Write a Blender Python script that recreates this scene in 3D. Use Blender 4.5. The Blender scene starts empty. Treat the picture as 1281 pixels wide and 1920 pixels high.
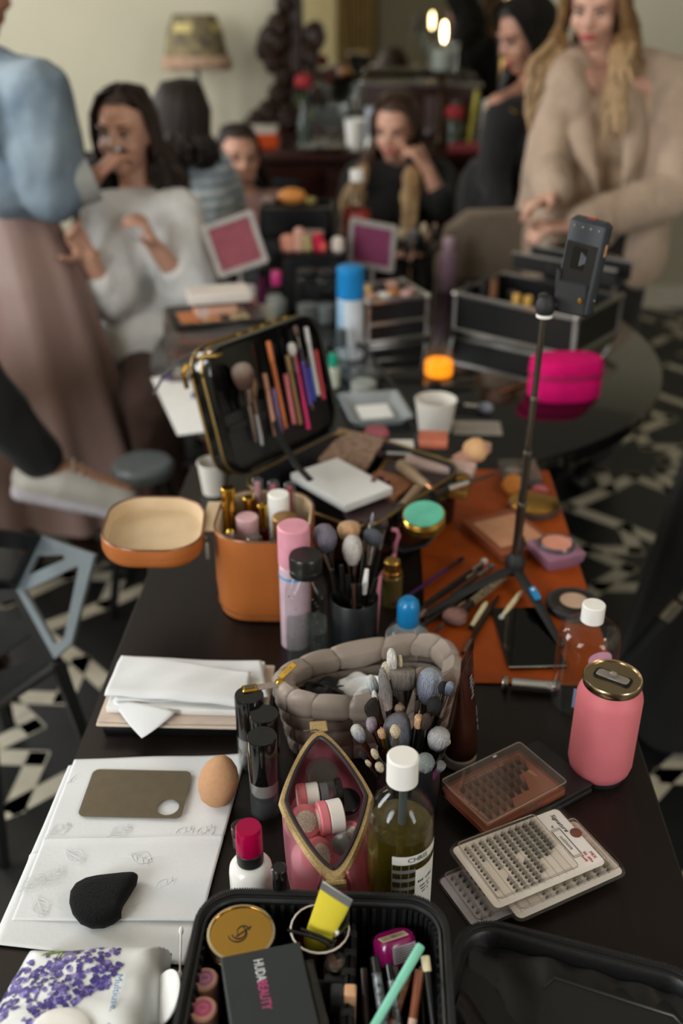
import bpy, bmesh, math, random
from mathutils import Vector, Matrix
from mathutils.geometry import tessellate_polygon
random.seed(7)
S = bpy.context.scene
COL = S.collection
rad = math.radians
V = Vector
# ---------------------------------------------------------------- camera, light, exposure
CAM = V((0.0, 0.0, 1.6)); PITCH = rad(28.2); YAW = rad(2.32); F = 1920 * 35 / 36
cd = bpy.data.cameras.new('camera'); cam = bpy.data.objects.new('camera', cd); COL.objects.link(cam)
cam.location = CAM; cam.rotation_euler = (rad(90) - PITCH, 0, YAW)
cd.sensor_fit = 'VERTICAL'; cd.sensor_height = 36; cd.sensor_width = 24; cd.lens = 35
cd.dof.use_dof = True; cd.dof.focus_distance = 1.06; cd.dof.aperture_fstop = 2.6
cd.clip_start = 0.02
S.camera = cam
S.view_settings.view_transform = 'Standard'; S.view_settings.look = 'None'
S.view_settings.gamma = 1.0; S.view_settings.use_curve_mapping = False
S.view_settings.exposure = 0.0
S.cycles.use_denoising = True
S.cycles.max_bounces = 10; S.cycles.transparent_max_bounces = 24
S.cycles.sample_clamp_indirect = 6.0
S.cycles.caustics_reflective = False; S.cycles.caustics_refractive = False
w = bpy.data.worlds.new('world'); S.world = w; w.use_nodes = True
w.node_tree.nodes['Background'].inputs[0].default_value = (0.75, 0.85, 1.0, 1)
w.node_tree.nodes['Background'].inputs[1].default_value = 1.0
def area(name, loc, target, sx, sy, power, col):
    l = bpy.data.lights.new(name, 'AREA'); l.shape = 'RECTANGLE'; l.size = sx; l.size_y = sy
    l.energy = power; l.color = col
    o = bpy.data.objects.new(name, l); COL.objects.link(o); o.location = loc
    o.rotation_euler = (V(target) - V(loc)).to_track_quat('-Z', 'Y').to_euler()
    return o
# daylight through the rear-left and left wall windows, an added rear-right fill, and two ceiling lamps
area('window_daylight_rear', (-2.15, -1.66, 1.9), (-1.0, 3.0, 1.3), 1.3, 1.7, 118, (0.95, 0.98, 1.0))
area('added_fill_rear_right', (2.3, -1.66, 1.9), (0.8, 3.0, 1.2), 1.2, 1.7, 62, (0.95, 0.98, 1.0))  # added fill for the right-hand side, no known window there
area('window_daylight_left', (-2.92, 1.9, 1.85), (1.0, 3.2, 1.2), 1.5, 1.7, 92, (0.95, 0.98, 1.0))
area('window_daylight_far', (-2.92, 4.1, 1.85), (1.5, 4.3, 1.4), 1.1, 1.7, 40, (0.95, 0.98, 1.0))

# ---------------------------------------------------------------- pixel -> point on a real surface
TZ = 0.75
Rc = Matrix.Rotation(YAW, 3, 'Z') @ Matrix.Rotation(rad(90) - PITCH, 3, 'X')
FWD = Rc @ V((0, 0, -1))
def ray(x, y): return Rc @ V(((x - 640.5) / F, -(y - 960) / F, -1))
def at(x, y, z=TZ):
    d = ray(x, y); return CAM + d * ((z - CAM.z) / d.z)
def atY(x, y, Y):
    d = ray(x, y); return CAM + d * ((Y - CAM.y) / d.y)
def mpp(p): return (V(p) - CAM).dot(FWD) / F       # metres per pixel at a point
def hgt(base, y, x=None):                            # height above base of the pixel row y at base's distance
    b = V(base)
    if x is None:
        x = 640.5 + ((Rc.transposed() @ (b - CAM)).x / -(Rc.transposed() @ (b - CAM)).z) * F
    return atY(x, y, b.y).z - b.z

# ---------------------------------------------------------------- materials
def lin(h):
    if not isinstance(h, str): return tuple(h)[:3]
    h = h.lstrip('#'); r = []
    for i in (0, 2, 4):
        c = int(h[i:i+2], 16) / 255
        r.append(c / 12.92 if c <= 0.04045 else ((c + 0.055) / 1.055) ** 2.4)
    return tuple(r)
MATS = {}
def mat(name, col='#808080', rough=0.5, metal=0.0, trans=0.0, ior=1.45, var=0.12, scale=30.0, bump=0.0, bscale=None,
        coat=0.0, sheen=0.0, emit=None, estr=0.0, stretch=None, sss=0.0, col2=None, grad=None, spec=0.5, alpha=1.0):
    if name in MATS: return MATS[name]
    m = bpy.data.materials.new(name); m.use_nodes = True; nt = m.node_tree; N = nt.nodes; L = nt.links
    p = N['Principled BSDF']; c = lin(col)
    p.inputs['Roughness'].default_value = rough; p.inputs['Metallic'].default_value = metal
    p.inputs['Transmission Weight'].default_value = trans; p.inputs['IOR'].default_value = ior
    p.inputs['Coat Weight'].default_value = coat; p.inputs['Coat Roughness'].default_value = 0.08
    p.inputs['Sheen Weight'].default_value = sheen; p.inputs['Specular IOR Level'].default_value = spec
    p.inputs['Alpha'].default_value = alpha
    if sss:
        p.inputs['Subsurface Weight'].default_value = sss; p.inputs['Subsurface Radius'].default_value = (0.02, 0.008, 0.004)
        p.inputs['Subsurface Scale'].default_value = 0.3
    tc = N.new('ShaderNodeTexCoord'); mp = N.new('ShaderNodeMapping'); L.new(tc.outputs['Object'], mp.inputs[0])
    if stretch: mp.inputs['Scale'].default_value = stretch
    nz = N.new('ShaderNodeTexNoise'); nz.inputs['Scale'].default_value = scale; nz.inputs['Detail'].default_value = 4
    L.new(mp.outputs[0], nz.inputs['Vector'])
    rp = N.new('ShaderNodeValToRGB'); L.new(nz.outputs[0], rp.inputs[0])
    c2 = lin(col2) if col2 else tuple(min(1, x * (1 + var)) for x in c)
    c1 = c if col2 else tuple(x * (1 - var) for x in c)
    rp.color_ramp.elements[0].color = (*c1, 1); rp.color_ramp.elements[1].color = (*c2, 1)
    rp.color_ramp.elements[0].position = 0.3; rp.color_ramp.elements[1].position = 0.7
    out = rp.outputs[0]
    if grad:      # colour bands along local height (a dyed or printed gradient): [(pos, hex), ...]
        g = N.new('ShaderNodeValToRGB'); sx = N.new('ShaderNodeSeparateXYZ')
        L.new(tc.outputs['Generated'], sx.inputs[0])
        ad = N.new('ShaderNodeMath'); ad.operation = 'MULTIPLY_ADD'; ad.inputs[1].default_value = 0.25
        L.new(nz.outputs[0], ad.inputs[0]); sb = N.new('ShaderNodeMath'); sb.operation = 'SUBTRACT'; sb.inputs[1].default_value = 0.125
        L.new(sx.outputs[2], ad.inputs[2]); L.new(ad.outputs[0], sb.inputs[0]); L.new(sb.outputs[0], g.inputs[0])
        el = g.color_ramp.elements
        while len(el) < len(grad): el.new(0.5)
        for e, (q, h) in zip(el, grad): e.position = q; e.color = (*lin(h), 1)
        n3 = N.new('ShaderNodeTexNoise'); n3.inputs['Scale'].default_value = scale*1.6; n3.inputs['Detail'].default_value = 2; L.new(mp.outputs[0], n3.inputs['Vector'])
        r3 = N.new('ShaderNodeValToRGB'); L.new(n3.outputs[0], r3.inputs[0]); r3.color_ramp.elements[0].position = .38; r3.color_ramp.elements[1].position = .62
        r3.color_ramp.elements[0].color = (.5, .5, .52, 1); r3.color_ramp.elements[1].color = (1, 1, 1, 1)
        mu = N.new('ShaderNodeMix'); mu.data_type = 'RGBA'; mu.blend_type = 'MULTIPLY'; mu.inputs[0].default_value = 1
        L.new(g.outputs[0], mu.inputs[6]); L.new(r3.outputs[0], mu.inputs[7])
        out = mu.outputs[2]
    L.new(out, p.inputs['Base Color'])
    if bump:
        b = N.new('ShaderNodeBump'); b.inputs['Strength'].default_value = bump; b.inputs['Distance'].default_value = 0.002
        if bscale:
            n2 = N.new('ShaderNodeTexNoise'); n2.inputs['Scale'].default_value = bscale; n2.inputs['Detail'].default_value = 3
            L.new(mp.outputs[0], n2.inputs['Vector']); L.new(n2.outputs[0], b.inputs['Height'])
        else: L.new(nz.outputs[0], b.inputs['Height'])
        L.new(b.outputs[0], p.inputs['Normal'])
    if emit:
        p.inputs['Emission Color'].default_value = (*lin(emit), 1); p.inputs['Emission Strength'].default_value = estr
    MATS[name] = m
    return m
def clear(name, tint='#f4f6f6', gloss=0.04, blend=0.12, body=0.0, bodycol='#ffffff'):
    """thin clear plastic: mostly see-through with a fresnel sheen and a little milky body"""
    if name in MATS: return MATS[name]
    m = bpy.data.materials.new(name); m.use_nodes = True; nt = m.node_tree; N = nt.nodes; L = nt.links
    N.remove(N['Principled BSDF']); o = N['Material Output']
    t = N.new('ShaderNodeBsdfTransparent'); t.inputs[0].default_value = (*lin(tint), 1)
    g = N.new('ShaderNodeBsdfGlossy'); g.inputs['Roughness'].default_value = gloss; g.inputs[0].default_value = (1, 1, 1, 1)
    lw = N.new('ShaderNodeLayerWeight'); lw.inputs[0].default_value = blend
    tc = N.new('ShaderNodeTexCoord'); nz = N.new('ShaderNodeTexNoise'); nz.inputs['Scale'].default_value = 60
    L.new(tc.outputs['Object'], nz.inputs['Vector'])
    b = N.new('ShaderNodeBump'); b.inputs['Strength'].default_value = 0.08; b.inputs['Distance'].default_value = 0.001
    L.new(nz.outputs[0], b.inputs['Height']); L.new(b.outputs[0], g.inputs['Normal'])
    ma = N.new('ShaderNodeMath'); ma.operation = 'MULTIPLY_ADD'; ma.inputs[1].default_value = 0.75; ma.inputs[2].default_value = 0.05
    L.new(lw.outputs['Facing'], ma.inputs[0])
    pw = N.new('ShaderNodeMath'); pw.operation = 'POWER'; pw.inputs[1].default_value = 1.6; L.new(ma.outputs[0], pw.inputs[0])
    mx = N.new('ShaderNodeMixShader'); L.new(pw.outputs[0], mx.inputs[0]); L.new(t.outputs[0], mx.inputs[1]); L.new(g.outputs[0], mx.inputs[2])
    out = mx
    if body:
        d = N.new('ShaderNodeBsdfDiffuse'); d.inputs[0].default_value = (*lin(bodycol), 1)
        m2 = N.new('ShaderNodeMixShader'); m2.inputs[0].default_value = body
        L.new(mx.outputs[0], m2.inputs[1]); L.new(d.outputs[0], m2.inputs[2]); out = m2
    L.new(out.outputs[0], o.inputs[0])
    MATS[name] = m
    return m

# ---------------------------------------------------------------- mesh building
def rot(ax, deg): return Matrix.Rotation(rad(deg), 4, ax)
def tr(x, y=None, z=None):
    return Matrix.Translation(V(x) if y is None else V((x, y, z)))
def frame(p, d, up=(0, 0, 1)):
    """matrix with local Z along d, at p"""
    z = V(d).normalized(); u = V(up)
    if abs(z.dot(u.normalized())) > 0.995: u = V((0, 1, 0))
    x = u.cross(z).normalized(); y = z.cross(x)
    m = Matrix((x, y, z)).transposed().to_4x4(); m.translation = V(p); return m
def frame3(p, x, y):
    """matrix with local X along x, Y as near y as can be, Z = normal"""
    x = V(x).normalized(); z = x.cross(V(y)).normalized(); y = z.cross(x)
    m = Matrix((x, y, z)).transposed().to_4x4(); m.translation = V(p); return m
def rr(w, h, r, n=5):
    o = []
    for cx, cy, a0 in ((w/2-r, h/2-r, 0), (-w/2+r, h/2-r, 90), (-w/2+r, -h/2+r, 180), (w/2-r, -h/2+r, 270)):
        for i in range(n + 1):
            a = rad(a0 + 90 * i / n); o.append((cx + r * math.cos(a), cy + r * math.sin(a)))
    return o
def circ(r, n=24, cx=0, cy=0, ry=None):
    return [(cx + r * math.cos(2*math.pi*i/n), cy + (ry or r) * math.sin(2*math.pi*i/n)) for i in range(n)]
def cyl(r, z0, z1, b=0.001, r1=None):
    r1 = r if r1 is None else r1
    return [(0, z0), (r-b, z0), (r, z0+b), (r1, z1-b), (r1-b, z1), (0, z1)]
class MB:
    def __init__(s): s.v = []; s.f = []
    def add(s, vs, fs, M=None):
        k = len(s.v)
        s.v += [tuple(M @ V(p)) for p in vs] if M is not None else [tuple(p) for p in vs]
        s.f += [tuple(i + k for i in f) for f in fs]; return s
    def box(s, c, sz, M=None, b=0.0):
        x, y, z = sz[0]/2, sz[1]/2, sz[2]/2
        if b <= 0:
            vs = [(c[0]+i*x, c[1]+j*y, c[2]+k*z) for k in (-1, 1) for j in (-1, 1) for i in (-1, 1)]
            return s.add(vs, [(0,2,3,1),(4,5,7,6),(0,1,5,4),(2,6,7,3),(0,4,6,2),(1,3,7,5)], M)
        b = min(b, x*.99, y*.99, z*.99)
        rings = []
        for dz, ins in ((-z, b), (-z+b, 0), (z-b, 0), (z, b)):
            rings.append([(c[0]+px, c[1]+py, c[2]+dz) for px, py in rr(2*x-2*ins, 2*y-2*ins, max(b-ins*0.5, 1e-4), 2)])
        return s.loft(rings, M, cap=True)
    def loft(s, rings, M=None, cap=False, closed=True, wrap=False):
        n = len(rings[0]); vs = [p for r in rings for p in r]; fs = []
        m = len(rings)
        for i in range(m if wrap else m - 1):
            for j in range(n if closed else n - 1):
                a = i*n+j; b = i*n+(j+1) % n; i2 = (i+1) % m
                fs.append((a, b, i2*n+(j+1) % n, i2*n+j))
        if cap and cap != 'end': fs.append(tuple(range(n-1, -1, -1)))
        if cap: fs.append(tuple((m-1)*n+j for j in range(n)))
        return s.add(vs, fs, M)
    def lathe(s, prof, n=28, M=None, wob=None):
        vs = []; fs = []; idx = []
        for k, (r, z) in enumerate(prof):
            if r < 1e-7: idx.append([len(vs)]); vs.append((0, 0, z))
            else:
                idx.append(list(range(len(vs), len(vs)+n)))
                for i in range(n):
                    a = 2*math.pi*i/n; q = r * (wob(i, k) if wob else 1)
                    vs.append((q*math.cos(a), q*math.sin(a), z))
        for A, B in zip(idx, idx[1:]):
            for i in range(n):
                j = (i+1) % n
                if len(A) == 1 and len(B) == 1: continue
                if len(A) == 1: fs.append((A[0], B[j], B[i]))
                elif len(B) == 1: fs.append((A[i], A[j], B[0]))
                else: fs.append((A[i], A[j], B[j], B[i]))
        return s.add(vs, fs, M)
    def tube(s, pts, r, n=8, M=None, cap=True, closed=False, sq=1.0, up=(0, 0, 1)):
        pts = [V(p) for p in pts]; rings = []; m = len(pts)
        for i, p in enumerate(pts):
            if closed: d = pts[(i+1) % m] - pts[i-1]
            else: d = pts[min(i+1, m-1)] - pts[max(i-1, 0)]
            fr = frame(p, d, up); q = r[i] if isinstance(r, (list, tuple)) else r
            rings.append([fr @ V((q*math.cos(2*math.pi*k/n), q*sq*math.sin(2*math.pi*k/n), 0)) for k in range(n)])
        return s.loft(rings, M, cap=cap and not closed, wrap=closed)
    def prism(s, outline, z0, z1, M=None, holes=(), b=0.0):
        loops = [list(outline)] + [list(h) for h in holes]; flat = [p for l in loops for p in l]; n = len(flat)
        if b and not holes:
            A = [(x, y) for x, y in outline]; cx = sum(x for x, _ in A)/len(A); cy = sum(y for _, y in A)/len(A)
            def ins(d):
                o = []
                for x, y in A:
                    l = math.hypot(x-cx, y-cy) or 1; o.append((x-(x-cx)/l*d, y-(y-cy)/l*d))
                return o
            rings = [[(x, y, z) for x, y in o] for z, o in ((z0, ins(b)), (z0+b, A), (z1-b, A), (z1, ins(b)))]
            return s.loft(rings, M, cap=True)
        tris = tessellate_polygon([[V((x, y, 0)) for x, y in l] for l in loops])
        vs = [(x, y, z0) for x, y in flat] + [(x, y, z1) for x, y in flat]; fs = []
        for t in tris:
            a, bb, c = t
            ar = (flat[bb][0]-flat[a][0])*(flat[c][1]-flat[a][1]) - (flat[bb][1]-flat[a][1])*(flat[c][0]-flat[a][0])
            if ar < 0: a, c = c, a
            fs.append((a+n, bb+n, c+n)); fs.append((c, bb, a))
        k = 0
        for l in loops:
            m = len(l)
            for i in range(m):
                j = (i+1) % m; fs.append((k+i, k+j, k+j+n, k+i+n))
            k += m
        return s.add(vs, fs, M)
    def ell(s, c, r, M=None, nu=16, nv=10):
        T = tr(c) @ Matrix.Diagonal((*((r, r, r) if not hasattr(r, '__len__') else r), 1))
        pr = [(math.sin(math.pi*i/nv), -math.cos(math.pi*i/nv)) for i in range(nv+1)]
        pr[0] = (0, -1); pr[-1] = (0, 1)
        return s.lathe(pr, nu, (M @ T) if M is not None else T)
    def cap(s, p0, p1, r0, r1, M=None, n=12):
        """tapered capsule"""
        p0, p1 = V(p0), V(p1); L = max((p1-p0).length, 1e-5); pr = [(0, -r0)]
        for i in range(1, 4): a = math.pi/2*i/4; pr.append((r0*math.sin(a), -r0*math.cos(a)))
        pr += [(r0, 0), (r1, L)]
        for i in range(1, 4): a = math.pi/2*i/4; pr.append((r1*math.cos(a), L+r1*math.sin(a)))
        pr.append((0, L+r1))
        d = p1-p0 if (p1-p0).length > 1e-5 else V((0, 0, 1))
        F_ = frame(p0, d)
        return s.lathe(pr, n, (M @ F_) if M is not None else F_)
    def grid(s, fn, nu, nv, M=None):
        vs = [fn(i/nu, j/nv) for j in range(nv+1) for i in range(nu+1)]
        fs = [(j*(nu+1)+i, j*(nu+1)+i+1, (j+1)*(nu+1)+i+1, (j+1)*(nu+1)+i) for j in range(nv) for i in range(nu)]
        return s.add(vs, fs, M)
    def mesh(s, name, m, smooth=True, ang=38):
        me = bpy.data.meshes.new(name); me.from_pydata(s.v, [], s.f)
        bm = bmesh.new(); bm.from_mesh(me); bmesh.ops.recalc_face_normals(bm, faces=bm.faces); bm.to_mesh(me); bm.free()
        if m is not None: me.materials.append(m)
        if smooth:
            me.polygons.foreach_set('use_smooth', [True]*len(me.polygons)); me.set_sharp_from_angle(angle=rad(ang))
        return me
    def build(s, name, m, parent=None, smooth=True, ang=38, M=None):
        return link(name, s.mesh(name, m, smooth, ang), parent, M)
def link(name, me, parent=None, M=None):
    o = bpy.data.objects.new(name, me); COL.objects.link(o)
    if parent is not None: o.parent = parent
    if M is not None: o.matrix_basis = M
    return o
def tag(o, label=None, cat=None, group=None, kind=None):
    if label: o['label'] = label
    if cat: o['category'] = cat
    if group: o['group'] = group
    if kind: o['kind'] = kind
    return o
def T(name, label, cat, loc=(0, 0, 0), rz=0, group=None, M=None):
    o = bpy.data.objects.new(name, None); COL.objects.link(o); o.empty_display_size = 0.05
    o.matrix_basis = M if M is not None else tr(loc) @ rot('Z', rz)
    return tag(o, label, cat, group)
def struct(name, mb, m, parent=None, smooth=False, **k):
    o = mb.build(name, m, parent, smooth, **k)
    if parent is None: o['kind'] = 'structure'
    return o
def copy_tree(o, parent=None):
    c = o.copy(); COL.objects.link(c)
    if parent is not None: c.parent = parent
    for ch in list(o.children): copy_tree(ch, c)
    return c
def lat(name, label, cat, loc, parts, rz=0, group=None, M=None, n=32):
    """a turned thing: parts = [(part name, profile, material), ...]; one part alone is the thing itself"""
    if len(parts) == 1:
        o = MB().lathe(parts[0][1], n).build(name, parts[0][2]); o.matrix_basis = M if M is not None else tr(loc) @ rot('Z', rz)
        return tag(o, label, cat, group)
    t = T(name, label, cat, loc, rz, group, M)
    for pn, pr, m in parts: MB().lathe(pr, n).build(pn, m, t)
    return t
def text_mesh(s, size, m, bend=None, extrude=0.0001, align='CENTER', shear=0):
    c = bpy.data.curves.new('lettering', 'FONT'); c.body = s; c.size = size; c.align_x = align; c.align_y = 'CENTER'
    c.extrude = extrude; c.resolution_u = 2; c.shear = shear
    o = bpy.data.objects.new('tmp', c); COL.objects.link(o); bpy.context.view_layer.update()
    me = bpy.data.meshes.new_from_object(o.evaluated_get(bpy.context.evaluated_depsgraph_get()))
    bpy.data.objects.remove(o); bpy.data.curves.remove(c)
    if bend:
        for v in me.vertices:
            a = v.co.x / bend; q = bend + v.co.z; y = v.co.y
            v.co = V((q*math.sin(a), -q*math.cos(a), y))
    me.name = 'lettering'; me.materials.clear(); me.materials.append(m); return me
def text(s, size, m, parent, M, bend=None, name='lettering', **k):
    return link(name, text_mesh(s, size, m, bend, **k), parent, M)
def scrawl(parent, M, length, size, m, bend=None, seed=1):
    """a line of print too small to read: word-long strokes"""
    rnd = random.Random(seed); b = MB(); x = -length/2
    while x < length/2-size:
        w_ = min(size*(1.2+2.2*rnd.random()), length/2-x); k = max(2, int(w_/(size*.45)))
        for i in range(k):
            xx = x+w_*(i+.3)/k; hh = size*(.55+.4*rnd.random())
            q = [(xx, -size*.4, 0), (xx+w_/k*.62, -size*.4, 0), (xx+w_/k*.62, -size*.4+hh, 0), (xx, -size*.4+hh, 0)]
            if bend: q = [(bend*math.sin(a/bend), -bend*math.cos(a/bend), c) for a, c, _ in q]
            b.add(q, [(0, 1, 2, 3)])
        x += w_+size*.6
    return b.build('print_line', m, parent, smooth=False, M=M)
def blob(mb, voxel=0.008, smooth=4, name='body'):
    """fuse overlapping volumes into one continuous skin"""
    o = mb.build('tmp', None); r = o.modifiers.new('r', 'REMESH'); r.mode = 'VOXEL'; r.voxel_size = voxel
    if smooth: q = o.modifiers.new('s', 'SMOOTH'); q.iterations = smooth; q.factor = 0.5
    bpy.context.view_layer.update()
    me = bpy.data.meshes.new_from_object(o.evaluated_get(bpy.context.evaluated_depsgraph_get()))
    old = o.data; bpy.data.objects.remove(o); bpy.data.meshes.remove(old)
    me.polygons.foreach_set('use_smooth', [True]*len(me.polygons)); me.name = name
    return me
def blobpart(mb, name, m, parent=None, voxel=0.008, smooth=4):
    me = blob(mb, voxel, smooth, name); me.materials.clear(); me.materials.append(m); return link(name, me, parent)

# ---------------------------------------------------------------- shared materials
black_pl = mat('black plastic', '#101010', 0.22, var=0.1)
black_mt = mat('black matte', '#141414', 0.55, var=0.15, bump=0.1, scale=200)
black_rub = mat('black rubber', '#1a1b1c', 0.6, var=0.1)
black_fab = mat('black fabric', '#121213', 0.75, var=0.3, scale=300, bump=0.3, sheen=0.05)
white_pl = mat('white plastic', '#e6e4df', 0.35, var=0.03)
white_pap = mat('white paper', '#e2e2e0', 0.9, var=0.03, scale=20, bump=0.15, bscale=140)
cream_pap = mat('cream paper', '#cdbfb0', 0.85, var=0.05)
chrome = mat('chrome', '#d8dade', 0.08, 1.0, var=0.03)
steel = mat('brushed steel', '#a9a39a', 0.25, 1.0, var=0.06, scale=80)
dsteel = mat('dark steel', '#5d5a55', 0.25, 1.0, var=0.06)
alum = mat('aluminium trim', '#b4b2ae', 0.3, 1.0, var=0.06)
gold = mat('polished gold', '#d9ad4a', 0.12, 1.0, var=0.05)
goldd = mat('satin gold', '#b8924a', 0.3, 1.0, var=0.08)
rosegold = mat('rose gold', '#c99a7e', 0.2, 1.0, var=0.05)
glassy = clear('clear plastic')
glass2 = clear('clear glass thick', '#e4e8e8', 0.03, 0.2, 0.04, '#c8d0d2')
smoky = clear('smoky clear plastic', '#c8c4c0', 0.08, 0.2, 0.1, '#a8a29c')
ink = mat('printed ink', '#26272b', 0.6, var=0.05)
white_ink = mat('white ink', '#d8dadb', 0.6, var=0.02)
# ================================================================ the room
wall_m = mat('cream wall paint', '#b4ae99', 0.85, var=0.03, scale=3, bump=0.05, bscale=60)
ceil_m = mat('ceiling paint', '#d0ccc2', 0.9, var=0.02, scale=3)
floor_m = mat('black floor tile', '#141617', 0.42, var=0.35, scale=5, bump=0.05, bscale=40)
inlay_m = mat('cream floor inlay', '#b9b2a0', 0.45, var=0.12, scale=9)
wood_d = mat('espresso wood', '#17110f', 0.36, spec=0.35, var=0.22, scale=6, stretch=(14, 1, 14), bump=0.03)
mahog = mat('mahogany', '#2c120c', 0.3, var=0.35, scale=5, stretch=(1, 1, 9), coat=0.3)
carve = mat('carved walnut', '#2a170d', 0.4, var=0.4, scale=25)
X0, X1, Y0, Y1, ZC = -3.0, 3.2, -1.75, 5.45, 2.9
struct('floor', MB().box(((X0+X1)/2, (Y0+Y1)/2, -0.05), (X1-X0, Y1-Y0, 0.1)), floor_m)
fl = bpy.data.objects['floor']
# strapwork inlay: eight-pointed stars linked by straight bands, laid 1 mm proud
inl = MB()
def strap(p, q, w=0.046):
    p, q = V((*p, 0)), V((*q, 0)); d = (q-p).normalized(); nn = V((-d.y, d.x, 0))*w/2; e = d*w*0.35
    z0, z1 = V((0, 0, 0.0002)), V((0, 0, 0.0012))
    a = [p-e+nn, p-e-nn, q+e-nn, q+e+nn]
    inl.add([tuple(x+z0) for x in a] + [tuple(x+z1) for x in a], [(4,5,6,7),(0,1,5,4),(1,2,6,5),(2,3,7,6),(3,0,4,7)])
cs = 0.80
for i in range(-5, 6):
    for j in range(-2, 9):
        cx, cy = i*cs+0.13, j*cs+0.25
        if not (X0+.3 < cx < X1-.3 and Y0+.3 < cy < Y1-.3): continue
        r = 0.285
        for k in range(8):       # star {8/3} outline bands
            a0, a1 = rad(45*k+22.5), rad(45*(k+3)+22.5)
            p, q = V((cx+r*math.cos(a0), cy+r*math.sin(a0))), V((cx+r*math.cos(a1), cy+r*math.sin(a1)))
            strap(p, p.lerp(q, 0.30), 0.05); strap(p.lerp(q, 0.70), q, 0.05)
        for k in range(4):       # links to the neighbours
            a = rad(90*k); u = V((math.cos(a), math.sin(a))); n_ = V((-u.y, u.x)); c = V((cx, cy))
            for sg in (-1, 1):
                strap(c+u*r*0.92+n_*sg*r*0.38, c+u*cs/2+n_*sg*r*0.95, 0.05)
inl.build('strapwork_inlay', inlay_m, fl, smooth=False)
struct('ceiling', MB().box(((X0+X1)/2, (Y0+Y1)/2, ZC+0.05), (X1-X0, Y1-Y0, 0.1)), ceil_m)
struct('wall_back', MB().box(((X0+X1)/2, Y1+0.05, ZC/2), (X1-X0+.2, 0.1, ZC)), wall_m)
struct('wall_front', MB().box(((X0+X1)/2, Y0-0.05, ZC/2), (X1-X0+.2, 0.1, ZC)), wall_m)
struct('wall_left', MB().box((X0-0.05, (Y0+Y1)/2, ZC/2), (0.1, Y1-Y0, ZC)), wall_m)
struct('wall_right', MB().box((X1+0.05, (Y0+Y1)/2, ZC/2), (0.1, Y1-Y0, ZC)), wall_m)
struct('baseboard_back', MB().box(((X0+X1)/2, Y1-0.01, 0.06), (X1-X0, 0.02, 0.12)), mat('baseboard paint', '#d2ccbd', 0.6))
wf = mat('window paint', '#dedad0', 0.5, var=0.02)
def window(name, c, w, h, M):
    b = MB(); 
    for sx in (-1, 1): b.box((sx*(w/2+.04), 0, 0), (.08, .06, h+.16), M)
    for sz in (-1, 1): b.box((0, 0, sz*(h/2+.04)), (w, .06, .08), M)
    o = struct(name, b, wf)
    struct('window_sill', MB().box((0, 0, -h/2-.1), (w+.2, .09, .04), M), wf, o)
    return o
window('window_1', None, 1.3, 1.7, tr(-2.15, Y0+.04, 1.9)); window('added_fill_window', None, 1.2, 1.7, tr(2.3, Y0+.04, 1.9))  # the right-hand frame is added to go with the rear-right fill
window('window_2', None, 1.5, 1.7, tr(X0+.05, 1.9, 1.85) @ rot('Z', 90))
window('window_3', None, 1.1, 1.7, tr(X0+.05, 4.1, 1.85) @ rot('Z', 90))
# what the mirror shows: a pale door, an ochre curtain and a dark doorway with a coat in the wall behind the camera
dp = mat('pale yellow door paint', '#e6daae', 0.5, var=0.04)
d = struct('door_1', MB().box((-1.02, Y0+.03, 1.05), (.9, .06, 2.1)), dp)
for z in (.55, 1.5): struct('door_panel', MB().box((-1.0, Y0+.065, z), (.55, .02, .75), b=.008), dp, d)
ow = mat('olive grey door paint', '#6d6857', 0.6)
struct('door_2', MB().box((.45, Y0+.02, 1.1), (1.1, .04, 2.2)), ow)
def curtain(name, label, x0, x1, y, z0, z1, m, folds=9):
    b = MB(); b.grid(lambda u, v: (x0+(x1-x0)*u, y+.035*math.sin(u*folds*6.283)+.01*math.sin(v*9+u*20), z0+(z1-z0)*v), folds*10, 8)
    o = b.build(name, m); s = o.modifiers.new('s', 'SOLIDIFY'); s.thickness = .004
    return tag(o, label, 'curtain')
och = mat('ochre curtain cloth', '#8d7443', 0.8, var=0.15, scale=12, sheen=0.1)
curtain('curtain', 'ochre curtain beside the olive grey door, seen in the mirror', -.55, -.12, Y0+.1, .02, 2.4, och)
curtain('curtain', 'narrow ochre curtain on the far side of the olive grey door in the mirror', 1.05, 1.4, Y0+.1, .02, 2.4, och, 7)
# ceiling lamps (warm)
def ceiling_lamp(x, y, label):
    t = T('ceiling_lamp', label, 'lamp', (x, y, ZC), 0, 'ceiling lamps')
    MB().lathe(cyl(.06, -.03, 0, .005)).build('rose', gold, t)
    MB().tube([(0, 0, -.03), (0, 0, -.35)], .008).build('stem', gold, t)
    MB().lathe([(0, -.35), (.05, -.36), (.14, -.42), (.15, -.45), (.13, -.45), (.04, -.39), (0, -.385)]).build('shade', mat('lamp opal', '#e8dcc0', .4), t)
    MB().ell((0, 0, -.44), .045).build('bulb', mat('lamp bulb', '#ffe2b0', .4, emit='#ffd9a0', estr=9), t)
    l = bpy.data.lights.new('ceiling_lamp_light', 'POINT'); l.energy = 15; l.color = (1, .80, .58); l.shadow_soft_size = .12
    o = bpy.data.objects.new('ceiling_lamp_light', l); COL.objects.link(o); o.location = (x, y, ZC-.56)
ceiling_lamp(1.5, .7, 'ceiling lamp nearer the long desk'); ceiling_lamp(-1.5, 2.6, 'ceiling lamp nearer the left windows')

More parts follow.
